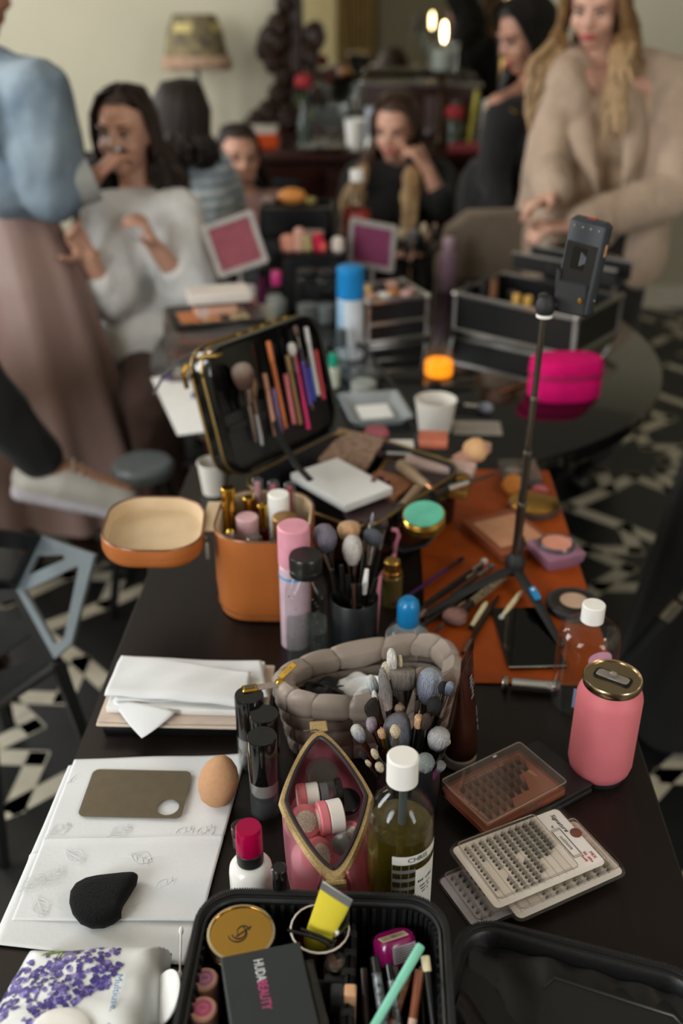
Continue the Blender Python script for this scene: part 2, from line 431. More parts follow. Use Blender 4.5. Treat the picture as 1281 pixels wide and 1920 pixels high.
# ================================================================ tables
t = T('desk', 'dark espresso wooden desk covered with make-up in front', 'table', (-.0165, 1.05, 0))
DX0, DX1, DY0, DY1 = -.37, .337, .3, 1.772
MB().box((0, (DY0+DY1)/2-1.05, TZ-.0175), (DX1-DX0, DY1-DY0, .035), b=.003).build('tabletop', wood_d, t)
MB().box((0, (DY0+DY1)/2-1.05, TZ-.075), (DX1-DX0-.06, DY1-DY0-.06, .08)).build('apron', wood_d, t)
for sx in (-1, 1):
    for yy in (DY0+.05, DY1-.05):
        MB().box((sx*.3, yy-1.05, (TZ-.035)/2), (.05, .05, TZ-.035), b=.003).build('leg', wood_d, t)
blk_gloss = mat('black lacquer', '#0b0a0a', 0.07, var=0.1, coat=0.5)
OZ = .742; OC = (.06, 2.56)
t = T('oval_table', 'glossy black oval table behind the desk', 'table', (*OC, 0))
ring = lambda a, b, z: [(a*math.cos(2*math.pi*i/72), b*math.sin(2*math.pi*i/72), z) for i in range(72)]
MB().loft([ring(.645, .77, OZ-.04), ring(.66, .785, OZ-.03), ring(.66, .785, OZ-.006), ring(.652, .777, OZ)], cap=True).build('tabletop', blk_gloss, t)
MB().loft([ring(.56, .68, OZ-.13), ring(.58, .70, OZ-.042)], cap=True).build('apron', blk_gloss, t)
MB().lathe([(0, 0), (.30, 0), (.32, .03), (.2, .07), (.09, .12), (.07, .3), (.1, .5), (.16, .61), (0, .61)]).build('pedestal', blk_gloss, t)

# ================================================================ sideboard and mirror at the back wall
sx0, sx1 = -.755, 1.15; SZ = .93
t = T('sideboard', 'long dark mahogany sideboard against the back wall', 'sideboard', ((sx0+sx1)/2, 4.95, 0))
W_ = sx1-sx0
MB().box((0, 0, SZ-.02), (W_, .76, .04), b=.006).build('top', mahog, t)
MB().box((0, .02, .48), (W_-.06, .68, .84)).build('body', mahog, t)
for k in range(4):
    dr = MB().box((-W_/2+.03+(W_-.06)*(k+.5)/4, -.335, .38), (W_/4-.05, .02, .56), b=.006).build('door', mahog, t)
    MB().ell((-W_/2+.03+(W_-.06)*(k+.5)/4+.15, -.36, .4), .014).build('knob', goldd, dr)
    dw = MB().box((-W_/2+.03+(W_-.06)*(k+.5)/4, -.335, .77), (W_/4-.05, .02, .16), b=.006).build('drawer', mahog, t)
    MB().ell((-W_/2+.03+(W_-.06)*(k+.5)/4, -.36, .77), .014).build('knob', goldd, dw)
MB().box((0, 0, .03), (W_, .7, .06)).build('plinth', mahog, t)
# raised cabinet in the middle of the sideboard
t = T('tabletop_cabinet', 'low mahogany cabinet with a bright steel top edge on the sideboard', 'cabinet', (.165, 5.06, SZ+.001))
MB().box((0, 0, .115), (.52, .22, .23), b=.004).build('body', mahog, t)
MB().box((0, -.005, .24), (.56, .25, .02), b=.004).build('top', mat('polished top', '#8c8580', .15, .8), t)
for k in (-1, 1): MB().box((k*.13, -.115, .11), (.22, .014, .17), b=.004).build('door', mahog, t)
# mirror
t = T('wall_mirror', 'tall mirror in a carved dark frame leaning on the back wall', 'mirror', (.08, 5.38, SZ))
MB().box((0, 0, .95), (1.0, .01, 1.84)).build('glass', mat('mirror glass', '#d6d4cc', .02, 1.0, var=.01), t)
for sx, mm, ww in ((-1, carve, .09), (1, goldd, .09)):
    b = MB().box((sx*.53, -.02, .95), (ww, .05, 1.9), b=.01)
    b.tube([(sx*.5, -.05, .02), (sx*.5, -.05, 1.88)], .012); b.tube([(sx*.565, -.05, .02), (sx*.565, -.05, 1.88)], .016)
    b.build('frame_post', mm, t)
    for k in range(30):
        if sx > 0: MB().ell((sx*.53, -.05, .05+k*.062), (.03, .02, .022), nu=8, nv=6).build('bead', goldd, t)
MB().box((0, -.02, .02), (1.15, .07, .05), b=.008).build('frame_rail', carve, t)
MB().box((0, -.02, 1.88), (1.15, .07, .07), b=.008).build('frame_rail', carve, t)
c = MB()
for (x, y, z, r) in ((-.62,-.05,.40,.085), (-.60,-.07,.47,.06), (-.66,-.05,.36,.06), (-.63,-.06,.30,.05), (-.58,-.06,.24,.05), (-.61,-.06,.16,.055),
                     (-.66,-.06,.08,.06), (-.72,-.06,.05,.045), (-.57,-.06,.05,.06), (-.76,-.05,.02,.035), (-.57,-.05,.56,.045), (-.57,-.05,.66,.04)):
    c.ell((x, y, z), (r, .05, r), nu=14, nv=9)
    c.tube([(x+r*.7*math.cos(a)*(1-a/14), y-.045, z+r*.7*math.sin(a)*(1-a/14)) for a in [q*.5 for q in range(22)]], .010, 6)
c.build('carved_scroll', carve, t)
c = MB()
for (x, z, r) in ((-.43,.42,.07), (-.45,.33,.055), (-.44,.25,.045), (-.42,.16,.04)):
    c.ell((x, -.05, z), (r*.8, .04, r), nu=14, nv=9); c.tube([(x+r*.6*math.cos(a), -.095, z+r*.6*math.sin(a)) for a in [q*.5 for q in range(13)]], .009, 6)
c.build('carved_leaf', carve, t)
# ================================================================ foreground of the desk, left side
def WI(t): return t.matrix_basis.inverted()
def stick(name, label, cat, p0, p1, segs, group=None, n=14, sq=1.0):
    """a straight turned thing from p0 to p1: segs = [(part, material, [(t, radius), ...])], t in metres or as share of length"""
    p0, p1 = V(p0), V(p1); L = (p1-p0).length
    M = frame(p0, p1-p0)
    if len(segs) == 1:
        o = MB().lathe([(0, segs[0][2][0][0]*L)] + [(r, t*L) for t, r in segs[0][2]] + [(0, segs[0][2][-1][0]*L)], n).build(name, segs[0][1]); o.matrix_basis = M
        return tag(o, label, cat, group)
    t_ = T(name, label, cat, group=group, M=M)
    for pn, m, pr in segs:
        b = MB().lathe([(0, pr[0][0]*L)] + [(r, t*L) for t, r in pr] + [(0, pr[-1][0]*L)], n)
        b.build(pn, m, t_)
    return t_
def sheet(corners, nu, nv, z, wave):
    a, b, c, d = [at(*p, z) for p in corners]      # TL TR BR BL
    def fn(u, v):
        p = (a.lerp(b, u)).lerp(d.lerp(c, u), v); return (p.x, p.y, p.z + wave(u, v))
    return MB().grid(fn, nu, nv)
def droop(x): return 0
tis_m = mat('tissue paper', '#d6d8da', 0.95, var=0.02, scale=8, bump=0.12, bscale=220)
def tissue(name, label, corners, z, sd):
    rnd = random.Random(sd)
    ph = [rnd.random()*6 for _ in range(4)]
    def wv(u, v): return .0012*(1+math.sin(u*5+ph[0])*math.sin(v*4+ph[1])) + .0006*math.sin(v*17+ph[2])*math.sin(u*11+ph[3]) + .0022*math.exp(-((v-.55)/.012)**2)
    b = sheet(corners, 60, 60, z, wv)
    # where the sheet passes the desk's left edge it hangs a little
    vs = []
    for x, y, zz in b.v:
        o = DX0 - x
        vs.append((x, y, zz) if o < 0 else (DX0 - o*.8, y, zz - o*.55 - o*o*3))
    b.v = vs
    o = b.build(name, tis_m); s = o.modifiers.new('s', 'SOLIDIFY'); s.thickness = .0005; s.offset = 1
    return tag(o, label, 'tissue')
tissue('paper_towel', 'lower white paper towel sheet peeking out under the embossed one', ((128, 1436), (452, 1428), (346, 1812), (-22, 1772)), TZ+.0006, 3)
tow = tissue('paper_towel', 'large white paper towel with embossed leaves and a centre fold on the desk', ((140, 1427), (462, 1414), (378, 1730), (22, 1726)), TZ+.0032, 5)
leaf = MB(); L_ = .026
for sg in (-1, 1): leaf.tube([(L_*(q/10-.5), sg*.0085*math.sin(math.pi*q/10), 0) for q in range(11)], .00032, 5)
leaf.tube([(-L_*.62, 0, 0), (L_*.4, 0, 0)], .0004, 5)
for q in (-.25, .05, .3):
    for sg in (-1, 1): leaf.tube([(L_*q, 0, 0), (L_*(q+.16), sg*.005, 0)], .0003, 4)
lm = leaf.mesh('embossed_leaf', tis_m)
for k, (x, y, a) in enumerate(((112, 1555, 40), (225, 1558, 35), (345, 1562, 40), (100, 1640, 60), (310, 1660, 45), (140, 1605, -30), (265, 1608, -20), (75, 1700, -60), (385, 1560, 50), (270, 1690, 30), (150, 1460, 30), (60, 1655, 50), (330, 1712, 10))):
    p = at(x, y, TZ+.0058); link('embossed_leaf', lm, tow, tr(p) @ rot('Z', a))
# steel mixing palette
P4 = [at(x, y, TZ+.0075) for x, y in ((172, 1443), (358, 1447), (343, 1535), (149, 1531))]
cx = sum(P4, V())/4; M = frame3(cx, P4[1]-P4[0], P4[0]-P4[3]); wv_ = (P4[1]-P4[0]).length*.5+(P4[2]-P4[3]).length*.5; hv_ = (P4[0]-P4[3]).length
hc = M.inverted() @ at(315, 1514, TZ+.0075)
o = MB().prism(rr(wv_, hv_, .008, 5), 0, .0009, holes=[circ(.0128, 24, hc.x, hc.y)]).build('mixing_palette', mat('palette steel', '#8d8474', .14, 1.0, var=.06, scale=60), smooth=False)
o.matrix_basis = M; tag(o, 'flat rounded steel mixing palette with a round thumb hole', 'palette')
# egg sponge
b_ = at(412, 1508); t_ = V((b_.x, b_.y, TZ+.006)); u = mpp(t_)
o = MB().lathe([(0, -.027), (.010, -.0255), (.017, -.020), (.0215, -.010), (.0232, .001), (.022, .012), (.018, .022), (.0115, .030), (.005, .0345), (0, .0355)], 32).build('egg_sponge', mat('tan sponge', '#b68a66', .85, var=.06, scale=200, bump=.25))
o.matrix_basis = tr(t_ + V((0, 0, .0262))) @ rot('Y', 12) @ rot('X', -14); tag(o, 'tan egg-shaped blending sponge on the paper towel', 'sponge')
# black velour puff
pf = [(131, 1700), (133, 1682), (143, 1667), (160, 1658), (182, 1653), (208, 1650), (235, 1647), (254, 1646), (260, 1650), (258, 1660), (246, 1680), (232, 1702), (229, 1712), (229, 1724), (214, 1736), (195, 1744), (172, 1745), (150, 1736), (137, 1720)]
pw = [at(x, y, TZ+.008) for x, y in pf]; pc = sum(pw, V())/len(pw)
def puffring(sc, dz): return [tuple(pc + (q-pc)*sc + V((0, 0, dz))) for q in pw]
o = MB().loft([puffring(.86, -.0018), puffring(.97, .001), puffring(1.0, .005), puffring(.985, .009), puffring(.9, .0125), puffring(.6, .0142), puffring(.2, .0145)], cap=True).build('powder_puff', mat('black velour', '#080b0c', .95, var=.5, scale=500, bump=1.0, bscale=700, sheen=.06, spec=.2), ang=70)
tag(o, 'black velour teardrop powder puff on the paper towel', 'powder puff')
# pack of wipes with a lavender print
wp_m = mat('wipes film', '#dcdedd', .32, var=.02, scale=10, bump=.25, bscale=26)
WZ = TZ+.036
A, B, Cc, D = [at(*p, WZ) for p in ((42, 1766), (318, 1748), (292, 1990), (-70, 1945))]
pk = T('wipes_pack', 'white wet wipes pack printed with purple lavender', 'wipes pack', ((A+Cc)/2).to_tuple()[:2] + (TZ,))
def packtop(u, v, f=1.0):
    p = (A.lerp(B, u)).lerp(D.lerp(Cc, u), v); e = min(u, 1-u, v*1.0, 1-v); h = (1-math.exp(-max(e, 0)*16))
    return V((p.x, p.y, TZ+.006 + (.034*h + .0016*math.sin(u*13+v*5)*h + .001*math.sin(v*21-u*9)*h)*f))
b = MB().grid(lambda u, v: tuple(packtop(u, v)), 44, 44)
b.grid(lambda u, v: tuple(packtop(u, v, -.12)), 12, 12)
o = b.build('film', wp_m, pk, M=WI(pk)); o.modifiers.new('w', 'WELD').merge_threshold = .0008
lav = [mat('lavender violet', '#574a93', .5, var=.25, scale=300), mat('lavender deep', '#3a3176', .5, var=.25, scale=300), mat('lavender pale', '#8f83bd', .5, var=.2, scale=300)]
lf = mat('lavender leaf green', '#86a845', .5, var=.2)
fl_b = [MB(), MB(), MB()]; rnd = random.Random(11)
def decal(b, u, v, s, n, sq, a):
    for k in range(n):
        an = a + k*6.283/n; pts = []
        for q in range(6):
            aa = q*6.283/6; lx, ly = s*(.62+.5*math.cos(aa)), s*sq*math.sin(aa)
            X = lx*math.cos(an)-ly*math.sin(an); Y = lx*math.sin(an)+ly*math.cos(an)
            p = packtop(u, v); W0 = packtop(u+.004, v)-p; H0 = packtop(u, v+.004)-p
            q_ = p + W0.normalized()*X - H0.normalized()*Y + V((0, 0, .0006+.0003*rnd.random())); pts.append(tuple(q_))
        b.add(pts, [tuple(range(6))])
W4 = lambda x, y: at(x, y, TZ+.04)
def uv_of(x, y):
    p = W4(x, y); best = None
    u, v = .5, .5
    for _ in range(12):
        q = (A.lerp(B, u)).lerp(D.lerp(Cc, u), v); du = (B-A).lerp(Cc-D, v); dv = (D-A).lerp(Cc-B, u)
        e = p-q; det = du.x*dv.y-du.y*dv.x; u += (e.x*dv.y-e.y*dv.x)/det; v += (du.x*e.y-du.y*e.x)/det
    return u, v
for (x0, y0), (x1, y1), wd, nn in (((178, 1772), (120, 1880), 30, 60), ((215, 1775), (175, 1850), 24, 46), ((150, 1765), (60, 1870), 26, 55), ((100, 1800), (0, 1860), 22, 44), ((70, 1830), (-20, 1915), 40, 80), ((120, 1850), (60, 1925), 34, 60), ((222, 1800), (195, 1845), 12, 20), ((170, 1850), (140, 1880), 14, 24), ((60, 1800), (20, 1825), 14, 20)):
    for _ in range(nn):
        tt = rnd.random(); x = x0+(x1-x0)*tt+rnd.gauss(0, wd*.36); y = y0+(y1-y0)*tt+rnd.gauss(0, wd*.22)
        u, v = uv_of(x, y)
        if .03 < u < .97 and .05 < v < .97: decal(fl_b[rnd.choice((0, 0, 1, 1, 2))], u, v, .0017+.0016*rnd.random()*(.5+tt), rnd.choice((3, 4, 5)), .55, rnd.random()*6)
for b, m in zip(fl_b, lav): o = b.build('lavender_print', m, pk, smooth=False, M=WI(pk)); o['kind'] = 'stuff'
gb = MB()
for (x0, y0, x1, y1) in ((110, 1765, 55, 1775), (125, 1768, 75, 1792), (118, 1770, 95, 1830), (128, 1772, 108, 1800), (150, 1760, 195, 1756), (135, 1765, 180, 1757), (140, 1768, 100, 1766), (165, 1762, 205, 1760), (150, 1768, 140, 1790)):
    pts = []
    for sg, rng in ((1, range(0, 9)), (-1, range(8, -1, -1))):
        for q in rng:
            f = q/8; x = x0+(x1-x0)*f; y = y0+(y1-y0)*f; wd = 3.6*math.sin(math.pi*(.1+.9*f))*sg; ln = math.hypot(x1-x0, y1-y0)
            u, v = uv_of(x-(y1-y0)/ln*wd, y+(x1-x0)/ln*wd); p = packtop(min(max(u, .02), .98), min(max(v, .02), .98)); pts.append((p.x, p.y, p.z+.0008))
    gb.add(pts, [tuple(range(len(pts)))])
gb.build('leaf_print', lf, pk, smooth=False, M=WI(pk))
blu = mat('blue print', '#3f79a8', .5)
u, v = uv_of(214, 1888); p = packtop(u, v); q = packtop(*uv_of(206, 1930))
text('Multiuse, wipes', .0098, blu, pk, WI(pk) @ frame3(p+V((0, 0, .0008)), q-p, V((1, 0, 0))))
u, v = uv_of(298, 1838); p = packtop(u, v)
MB().prism([(0, -.006), (.004, 0), (.009, .002), (.003, .004), (0, .009), (-.003, .003), (-.008, 0), (-.003, -.002)], 0, .0005, tr(p+V((0, 0, .001)))).build('blue_mark', mat('blue mark', '#2a86ad', .5), pk, M=WI(pk))
p = packtop(*uv_of(118, 1915)) ; lid = MB()
lid.loft([[(p.x+.026*s*math.cos(2*math.pi*i/28), p.y-.006+.019*s*math.sin(2*math.pi*i/28), p.z+dz) for i in range(28)] for s, dz in ((1.0, -.006), (1.02, .001), (.98, .004), (.85, .0055), (.4, .006))], cap=True).build('flap_lid', white_pl, pk, M=WI(pk))
# cotton pad and swab between the wipes and the case
swab_c = mat('cotton', '#e8e8e6', .95, var=.03, scale=200, bump=.3)
def swab(label, p0, p1):
    return stick('cotton_swab', label, 'cotton swab', p0, p1, [('stem', white_pl, [(.1, .0011), (.9, .0011)]), ('tip', swab_c, [(.0, .0012), (.03, .0023), (.1, .0025), (.16, .0012)]), ('tip', swab_c, [(.84, .0012), (.9, .0025), (.97, .0023), (1, .0012)])], 'cotton swabs')
swab('white cotton swab lying between the wipes pack and the black case', at(340, 1738, TZ+.012), at(337, 1835, TZ+.007))
o = MB().lathe([(0, 0), (.026, 0), (.029, .002), (.029, .004), (.026, .006), (0, .0065)], 32).build('cotton_pad', swab_c)
o.matrix_basis = tr(at(312, 1872, TZ+.020)) @ rot('Y', -48) @ rot('X', 12) @ Matrix.Scale(.85, 4); tag(o, 'round white cotton pad leaning against the side of the black case', 'cotton pad')

# ---------------------------------------------------------------- white bottle with magenta cap, dark pot
b_ = at(474, 1688); u = mpp(b_+V((0, 0, .05))); r = 41*u; hs = hgt(b_, 1600); hc_ = hgt(b_, 1602); 
h0 = .052; h1 = .066; h2 = .0715; h3 = .112
cap_r = clear('magenta clear cap', '#e0206a', .05, .2, .4, '#c8105a')
wbm = mat('glossy white bottle', '#e4e2dd', .25, var=.02, coat=.3)
t = lat('lotion_bottle', 'white bottle with a translucent magenta cap on a black collar', 'bottle', b_, [
    ('body', [(0, 0), (r*.95, 0), (r, .002), (r, h0-.008), (r*.96, h0-.001), (r*.8, h0+.004), (.0145, h0+.006), (0, h0+.006)], wbm),
    ('collar', cyl(.0138, h0+.0062, h0+.022), mat('grey black collar', '#1b1c1c', .35)),
    ('pump_head', cyl(.0075, h0+.0222, h0+.042), white_pl),
    ('cap', [(.0138, h0+.0222), (.0138, h0+.03), (.0132, h0+.051), (.012, h0+.0535), (0, h0+.0537), (0, h0+.0522), (.0113, h0+.052), (.0122, h0+.05), (.0126, h0+.0222)], cap_r)])
for k, s_ in enumerate(('ESSENCE DE LONGUE FORMULATION', 'LUMIERE CONDITIONING', 'SOIN CAPILLAIRE', 'FLUIDE LEGER')):
    scrawl(t, tr(0, 0, h0-.016-k*.0052), .034, .0034, ink, r+.0003, k)
b_ = at(455, 1585); r = .0115
lat('cream_pot', 'small pot with a dark brown lid half hidden behind the white bottle', 'pot', b_, [('body', cyl(r*.96, 0, .018), glass2), ('cream', cyl(r*.85, .001, .014), mat('brown cream', '#6e4a3a', .6)), ('lid', cyl(r, .0182, .03), mat('dark brown lid', '#2a1b17', .3))])
# ---------------------------------------------------------------- three airless pump bottles
skin_liq = mat('foundation liquid', '#b98d78', .4, var=.05)
pumpcap = mat('black glossy cap', '#0c0d0d', .1, var=.05, coat=.4)
def airless(label, bx, by, topy, rpx, liq):
    b_ = at(bx, by); r = rpx*mpp(b_+V((0, 0, .06))); H = hgt(b_, topy+10)
    zc = H*.46
    return lat('foundation_bottle', label, 'bottle', b_, [
        ('shell', [(0, 0), (r*.94, 0), (r, .0015), (r, zc*.995), (r*.93, zc*.995), (r*.93, .004), (0, .004)], glass2),
        ('inner_chamber', cyl(r*.72, zc*.42, zc*.6, .001), liq),
        ('neck_band', cyl(r*.9, zc*.62, zc*.99, .001), mat('pale neck band', '#cbb9b0', .4)),
        ('cap', [(0, zc), (r*.99, zc), (r*1.01, zc+.001), (r*1.01, H-.002), (r*.96, H), (0, H)], pumpcap)], group='airless foundation bottles')
airless('black-capped clear pump bottle in front of the other two', 498, 1520, 1370, 28, mat('pump piston', '#1d1d20', .4))
airless('black-capped clear pump bottle in the middle of the row of three', 501, 1462, 1328, 27, skin_liq)
airless('black-capped clear pump bottle at the back, touching the tissue stack', 474, 1432, 1292, 27, skin_liq)

# ---------------------------------------------------------------- napkins on a paper stack on a black tray
def slab(name, label, cat, corners, z0, z1, m, b=.001, r=.002):
    p = [at(*c, z0) for c in corners]; c = sum(p, V())/4; M = frame3(c, p[1]-p[0], p[0]-p[3])
    w_ = ((p[1]-p[0]).length+(p[2]-p[3]).length)/2; h_ = ((p[0]-p[3]).length+(p[1]-p[2]).length)/2
    o = MB().prism(rr(w_, h_, r, 3), 0, z1-z0, b=b).build(name, m); o.matrix_basis = M
    return tag(o, label, cat), w_, h_, M
stk = ((232, 1268), (512, 1272), (520, 1385), (193, 1376))
slab('eyeshadow_palette', 'closed black palette at the bottom of the napkin stack', 'palette', stk, TZ+.001, TZ+.018, black_pl, .002, .004)
stk2 = ((222, 1252), (500, 1258), (512, 1372), (181, 1360))
slab('card_sheet', 'lower beige card sheet in the napkin stack', 'card', stk2, TZ+.0185, TZ+.0215, cream_pap)
slab('card_sheet', 'upper beige card sheet in the napkin stack', 'card', tuple((x+2, y-8) for x, y in stk2), TZ+.022, TZ+.0245, mat('card', '#c4b2a4', .8))
slab('note_pad', 'thick white paper pad under the folded napkins', 'paper pad', ((236, 1244), (486, 1250), (494, 1345), (199, 1335)), TZ+.025, TZ+.034, white_pap, .001)
def napkin(label, corners, z, sd, dz=0):
    rnd = random.Random(sd); a, b2, c2, d2 = [at(*p, z) for p in corners]; ph = rnd.random()*6
    def fn(u, v):
        p = (a.lerp(b2, u)).lerp(d2.lerp(c2, u), v); e = max(0, v-.86)*5
        return (p.x, p.y-e*.001, p.z+.0022*(1+math.sin(u*6+ph+v*2)*math.cos(v*5+ph))+.0012*math.sin(u*19+v*9)*math.sin(v*4) - e*e*dz)
    o = MB().grid(fn, 40, 30).build('napkin', tis_m); s = o.modifiers.new('s', 'SOLIDIFY'); s.thickness = .0014; s.offset = 1
    return tag(o, label, 'napkin', 'folded napkins')
napkin('lower folded white napkin with its back corner showing behind the top one', ((236, 1236), (490, 1243), (505, 1310), (214, 1318)), TZ+.035, 1)
napkin('top folded white napkin curling over the edge of the paper stack', ((228, 1232), (470, 1262), (462, 1322), (196, 1300)), TZ+.042, 2, .010)
tri = [at(210, 1312, TZ+.036), at(330, 1334, TZ+.036), at(266, 1384, TZ+.019), at(238, 1350, TZ+.028)]
o = MB().grid(lambda u, v: tuple(tri[0].lerp(tri[1], u).lerp(tri[2], v) + V((0, -.004*math.sin(v*3.1), .003*math.sin(u*3.14)*(1-v)))), 12, 12).build('napkin', tis_m)
s = o.modifiers.new('s', 'SOLIDIFY'); s.thickness = .0008; tag(o, 'pointed white napkin corner hanging down the front of the stack', 'napkin', 'folded napkins')

# ================================================================ open black case at the bottom of the picture
RZ = .835
cl, cr = at(350, 1800, RZ).x, at(846, 1800, RZ).x; cb = at(600, 1673, RZ).y; CW = cr-cl; CH = .255
ccx, ccy = (cl+cr)/2, cb-CH/2
case = T('makeup_case', 'open black zip-up make-up case with its lid folded out to the right', 'case', (ccx, ccy, TZ))
lin_m = mat('black case lining', '#191a1b', .5, var=.2, scale=120, bump=.15); shell_m = mat('black case shell', '#0f0f10', .45, var=.2, scale=200, bump=.2)
def rring(ins, z, r=.04): return [(x, y, z) for x, y in rr(CW-2*ins, CH-2*ins, max(r-ins, .006), 8)]
h = RZ-TZ
MB().loft([rring(.006, .001), rring(.002, .006), rring(0, .02), rring(0, h-.006), rring(.001, h-.002), rring(.005, h-.003), rring(.009, h-.006), rring(.011, .022)], cap=True).build('shell', shell_m, case)
pth = [V(p) for p in rring(.002, h)]
MB().tube(pth, .0026, 8, closed=True).build('zip_tape', mat('black zip tape', '#0c0c0d', .6, var=.2), case)
MB().tube([V(p) for p in rring(.008, h-.004)], .0022, 8, closed=True).build('rim_piping', mat('black piping', '#26282a', .3), case)
zt = MB(); 
for i in range(len(pth)):
    a, b2 = pth[i], pth[(i+1) % len(pth)]; nseg = max(1, int((b2-a).length/.0022))
    for k in range(nseg):
        p = a.lerp(b2, k/nseg); zt.box((0, 0, 0), (.0042, .0012, .0014), frame3(p+V((0, 0, .0024)), V((b2-a).y, -(b2-a).x, 0) if False else (b2-a).cross(V((0, 0, 1))), b2-a))
zt.build('zip_teeth', mat('zip teeth', '#2a2a2b', .35, var=.1), case, smooth=False)
rib = MB().tube([(0, 0, .024), (0, 0, h-.008)], .0022, 6).mesh('lining_rib', lin_m)
for p in rring(.0112, 0):
    pass
per = [V(p) for p in rring(.0105, 0)]
for i in range(len(per)):
    a, b2 = per[i], per[(i+1) % len(per)]; nseg = max(1, int((b2-a).length/.0095))
    for k in range(nseg): link('lining_rib', rib, case, tr(a.lerp(b2, k/nseg)))
MB().box((0, 0, .018), (CW-.022, CH-.022, .008)).build('padded_floor', lin_m, case)
# padded divider with elastic wraps
dvx = at(655, 1800, RZ-.012).x-ccx
dv = MB().box((dvx, .0, .044), (.010, CH-.03, .046), b=.004).build('divider', lin_m, case)
for k in range(9): MB().box((dvx, CH/2-.03-k*.02, .0455), (.0125, .008, .045), b=.002).build('elastic_wrap', black_fab, dv)
pkx = at(618, 1850, RZ-.01).x-ccx
MB().box((pkx, at(618, 1824, RZ-.01).y-ccy, .042), (.034, .003, .045), b=.001).build('elastic_pocket', black_fab, case)
# lid lying open on the right
LZ = TZ+.034
q0, q1 = at(905, 1706, LZ), at(1245, 1792, LZ); dx = (q1-q0).normalized(); dy = V((-dx.y, dx.x, 0)); LW = .235; LH = .255
lc = at(868, 1712, LZ) + dx*LW/2 - dy*LH/2; LM = WI(case) @ frame3((lc.x, lc.y, TZ), dx, dy)
def lring(ins, z, r=.04): return [(x, y, z) for x, y in rr(LW-2*ins, LH-2*ins, max(r-ins, .006), 8)]
lidp = MB().loft([lring(.005, .001), lring(0, .006), lring(0, .028), lring(.002, .031), lring(.007, .03), lring(.010, .026), lring(.012, .012)], cap=True).build('lid', shell_m, case, M=LM)
MB().tube([V(p) for p in lring(.0005, .0315)], .0026, 8, closed=True).build('zip_tape', MATS['black zip tape'], lidp)
zt = MB(); lp = [V(p) for p in lring(.0005, .034)]
for i in range(len(lp)):
    a, b2 = lp[i], lp[(i+1) % len(lp)]; nseg = max(1, int((b2-a).length/.0022))
    for k in range(nseg): zt.box((0, 0, 0), (.0042, .0012, .0014), frame3(a.lerp(b2, k/nseg), (b2-a).cross(V((0, 0, 1))), b2-a))
zt.build('zip_teeth', MATS['zip teeth'], lidp, smooth=False)
sat = mat('black satin', '#131313', .27, var=.15, scale=20, bump=.6, bscale=30)
MB().grid(lambda u, v: ((u-.5)*(LW-.026), (v-.5)*(LH-.026), .015+.004*math.sin(u*7+v*9)*math.sin(v*6)+.0034*math.sin(v*21+u*8+2*math.sin(u*5))*(1.1-u)+.002*math.sin(u*31+v*9)*v), 40, 40).build('satin_lining', sat, lidp)
fo = [(-.03, .075), (-.022, .088), (.085, .082), (.098, .07), (.1, -.12), (-.036, -.12)]
MB().prism(fo, .0225, .0255).build('inner_flap', mat('black flap', '#121213', .5, var=.2, bump=.15, scale=200), lidp)
MB().tube([(x, y, .026) for x, y in fo[:4]], .0012, 6).build('flap_binding', MATS['black piping'], lidp)
MB().box((-LW/2-.006, -.02, .018), (.03, LH-.08, .004), b=.001).build('hinge', black_fab, lidp)

# ---------------------------------------------------------------- things in the case
CZ = TZ+.0225
p = at(452, 1747, .832); p.z = CZ; r = 66*mpp(p+V((0, 0, .06)))
t = T('powder_compact', 'round gold mirror compact with a dark monogram in the black case', 'compact', p)
t.matrix_basis = t.matrix_basis @ tr(0, 0, .0225); MB().lathe(cyl(r*.96, -.022, .028, .003)).build('base', mat('warm gold base', '#b7a06c', .3, 1.0), t)
def ridge(i, k): return 1+.012*(i % 2)
MB().lathe([(r*.88, .028), (r*.97, .028), (r, .030), (r, .034), (r*.96, .0365), (r*.885, .0368), (r*.88, .0355)], 120, wob=ridge).build('ridged_rim', mat('champagne rim', '#d8c9a4', .22, 1.0), t)
MB().lathe([(0, .028), (r*.88, .028), (r*.88, .0352), (0, .0352)]).build('mirror_top', mat('gold mirror', '#cfa24e', .04, 1.0, var=.02), t)
mono = mat('monogram', '#2c2110', .4)
for a0, a1, rr_, ox, oy in ((200, 420, .0085, -.003, -.001), (200, 400, .0062, -.002, 0), (20, 240, .0058, .002, .002)):
    MB().tube([(ox+rr_*math.cos(rad(a)), oy+rr_*math.sin(rad(a)), .0356) for a in range(a0, a1, 12)], .00055, 6).build('monogram_stroke', mono, t)
MB().tube([(-.004, -.004, .0356), (.0085, .0075, .0356)], .0006, 6).build('monogram_stroke', mono, t)
peach = mat('peach plastic', '#d6a08c', .4, var=.03)
for (x, y, rp, lc_, lb) in ((384, 1832, 26, '#cf8fb0', 'peach pot with a mauve lid sticker beside the black cosmetics box'), (380, 1888, 28, '#dc6f92', 'peach pot with a bright pink lid sticker nearest the edge of the case')):
    p = at(x, y, .822); p.z = CZ; r = rp*mpp(p+V((0, 0, .05)))*.97
    t = lat('foundation_stick', lb, 'pot', p, [('body', cyl(r, 0, .048, .0015), peach), ('sticker', cyl(r*.66, .0481, .0484, .0001), mat('sticker'+lc_, lc_, .5)), ('sticker_ring', [(r*.45, .0484), (r*.5, .0488), (r*.55, .0484)], mat('sticker dark'+lc_, '#a8587c', .5))])
    scrawl(t, tr(0, 0, .0487), .006, .0028, MATS['sticker dark'+lc_], None, int(x))
HZ = .84
a_, b2 = at(413, 1794, HZ), at(562, 1764, HZ); dx = (b2-a_).normalized(); dy = V((-dx.y, dx.x, 0)); bw = (b2-a_).length
c = a_ + dx*bw/2 - dy*.05; M = frame3((c.x, c.y, CZ), dx, dy); hb = HZ-CZ
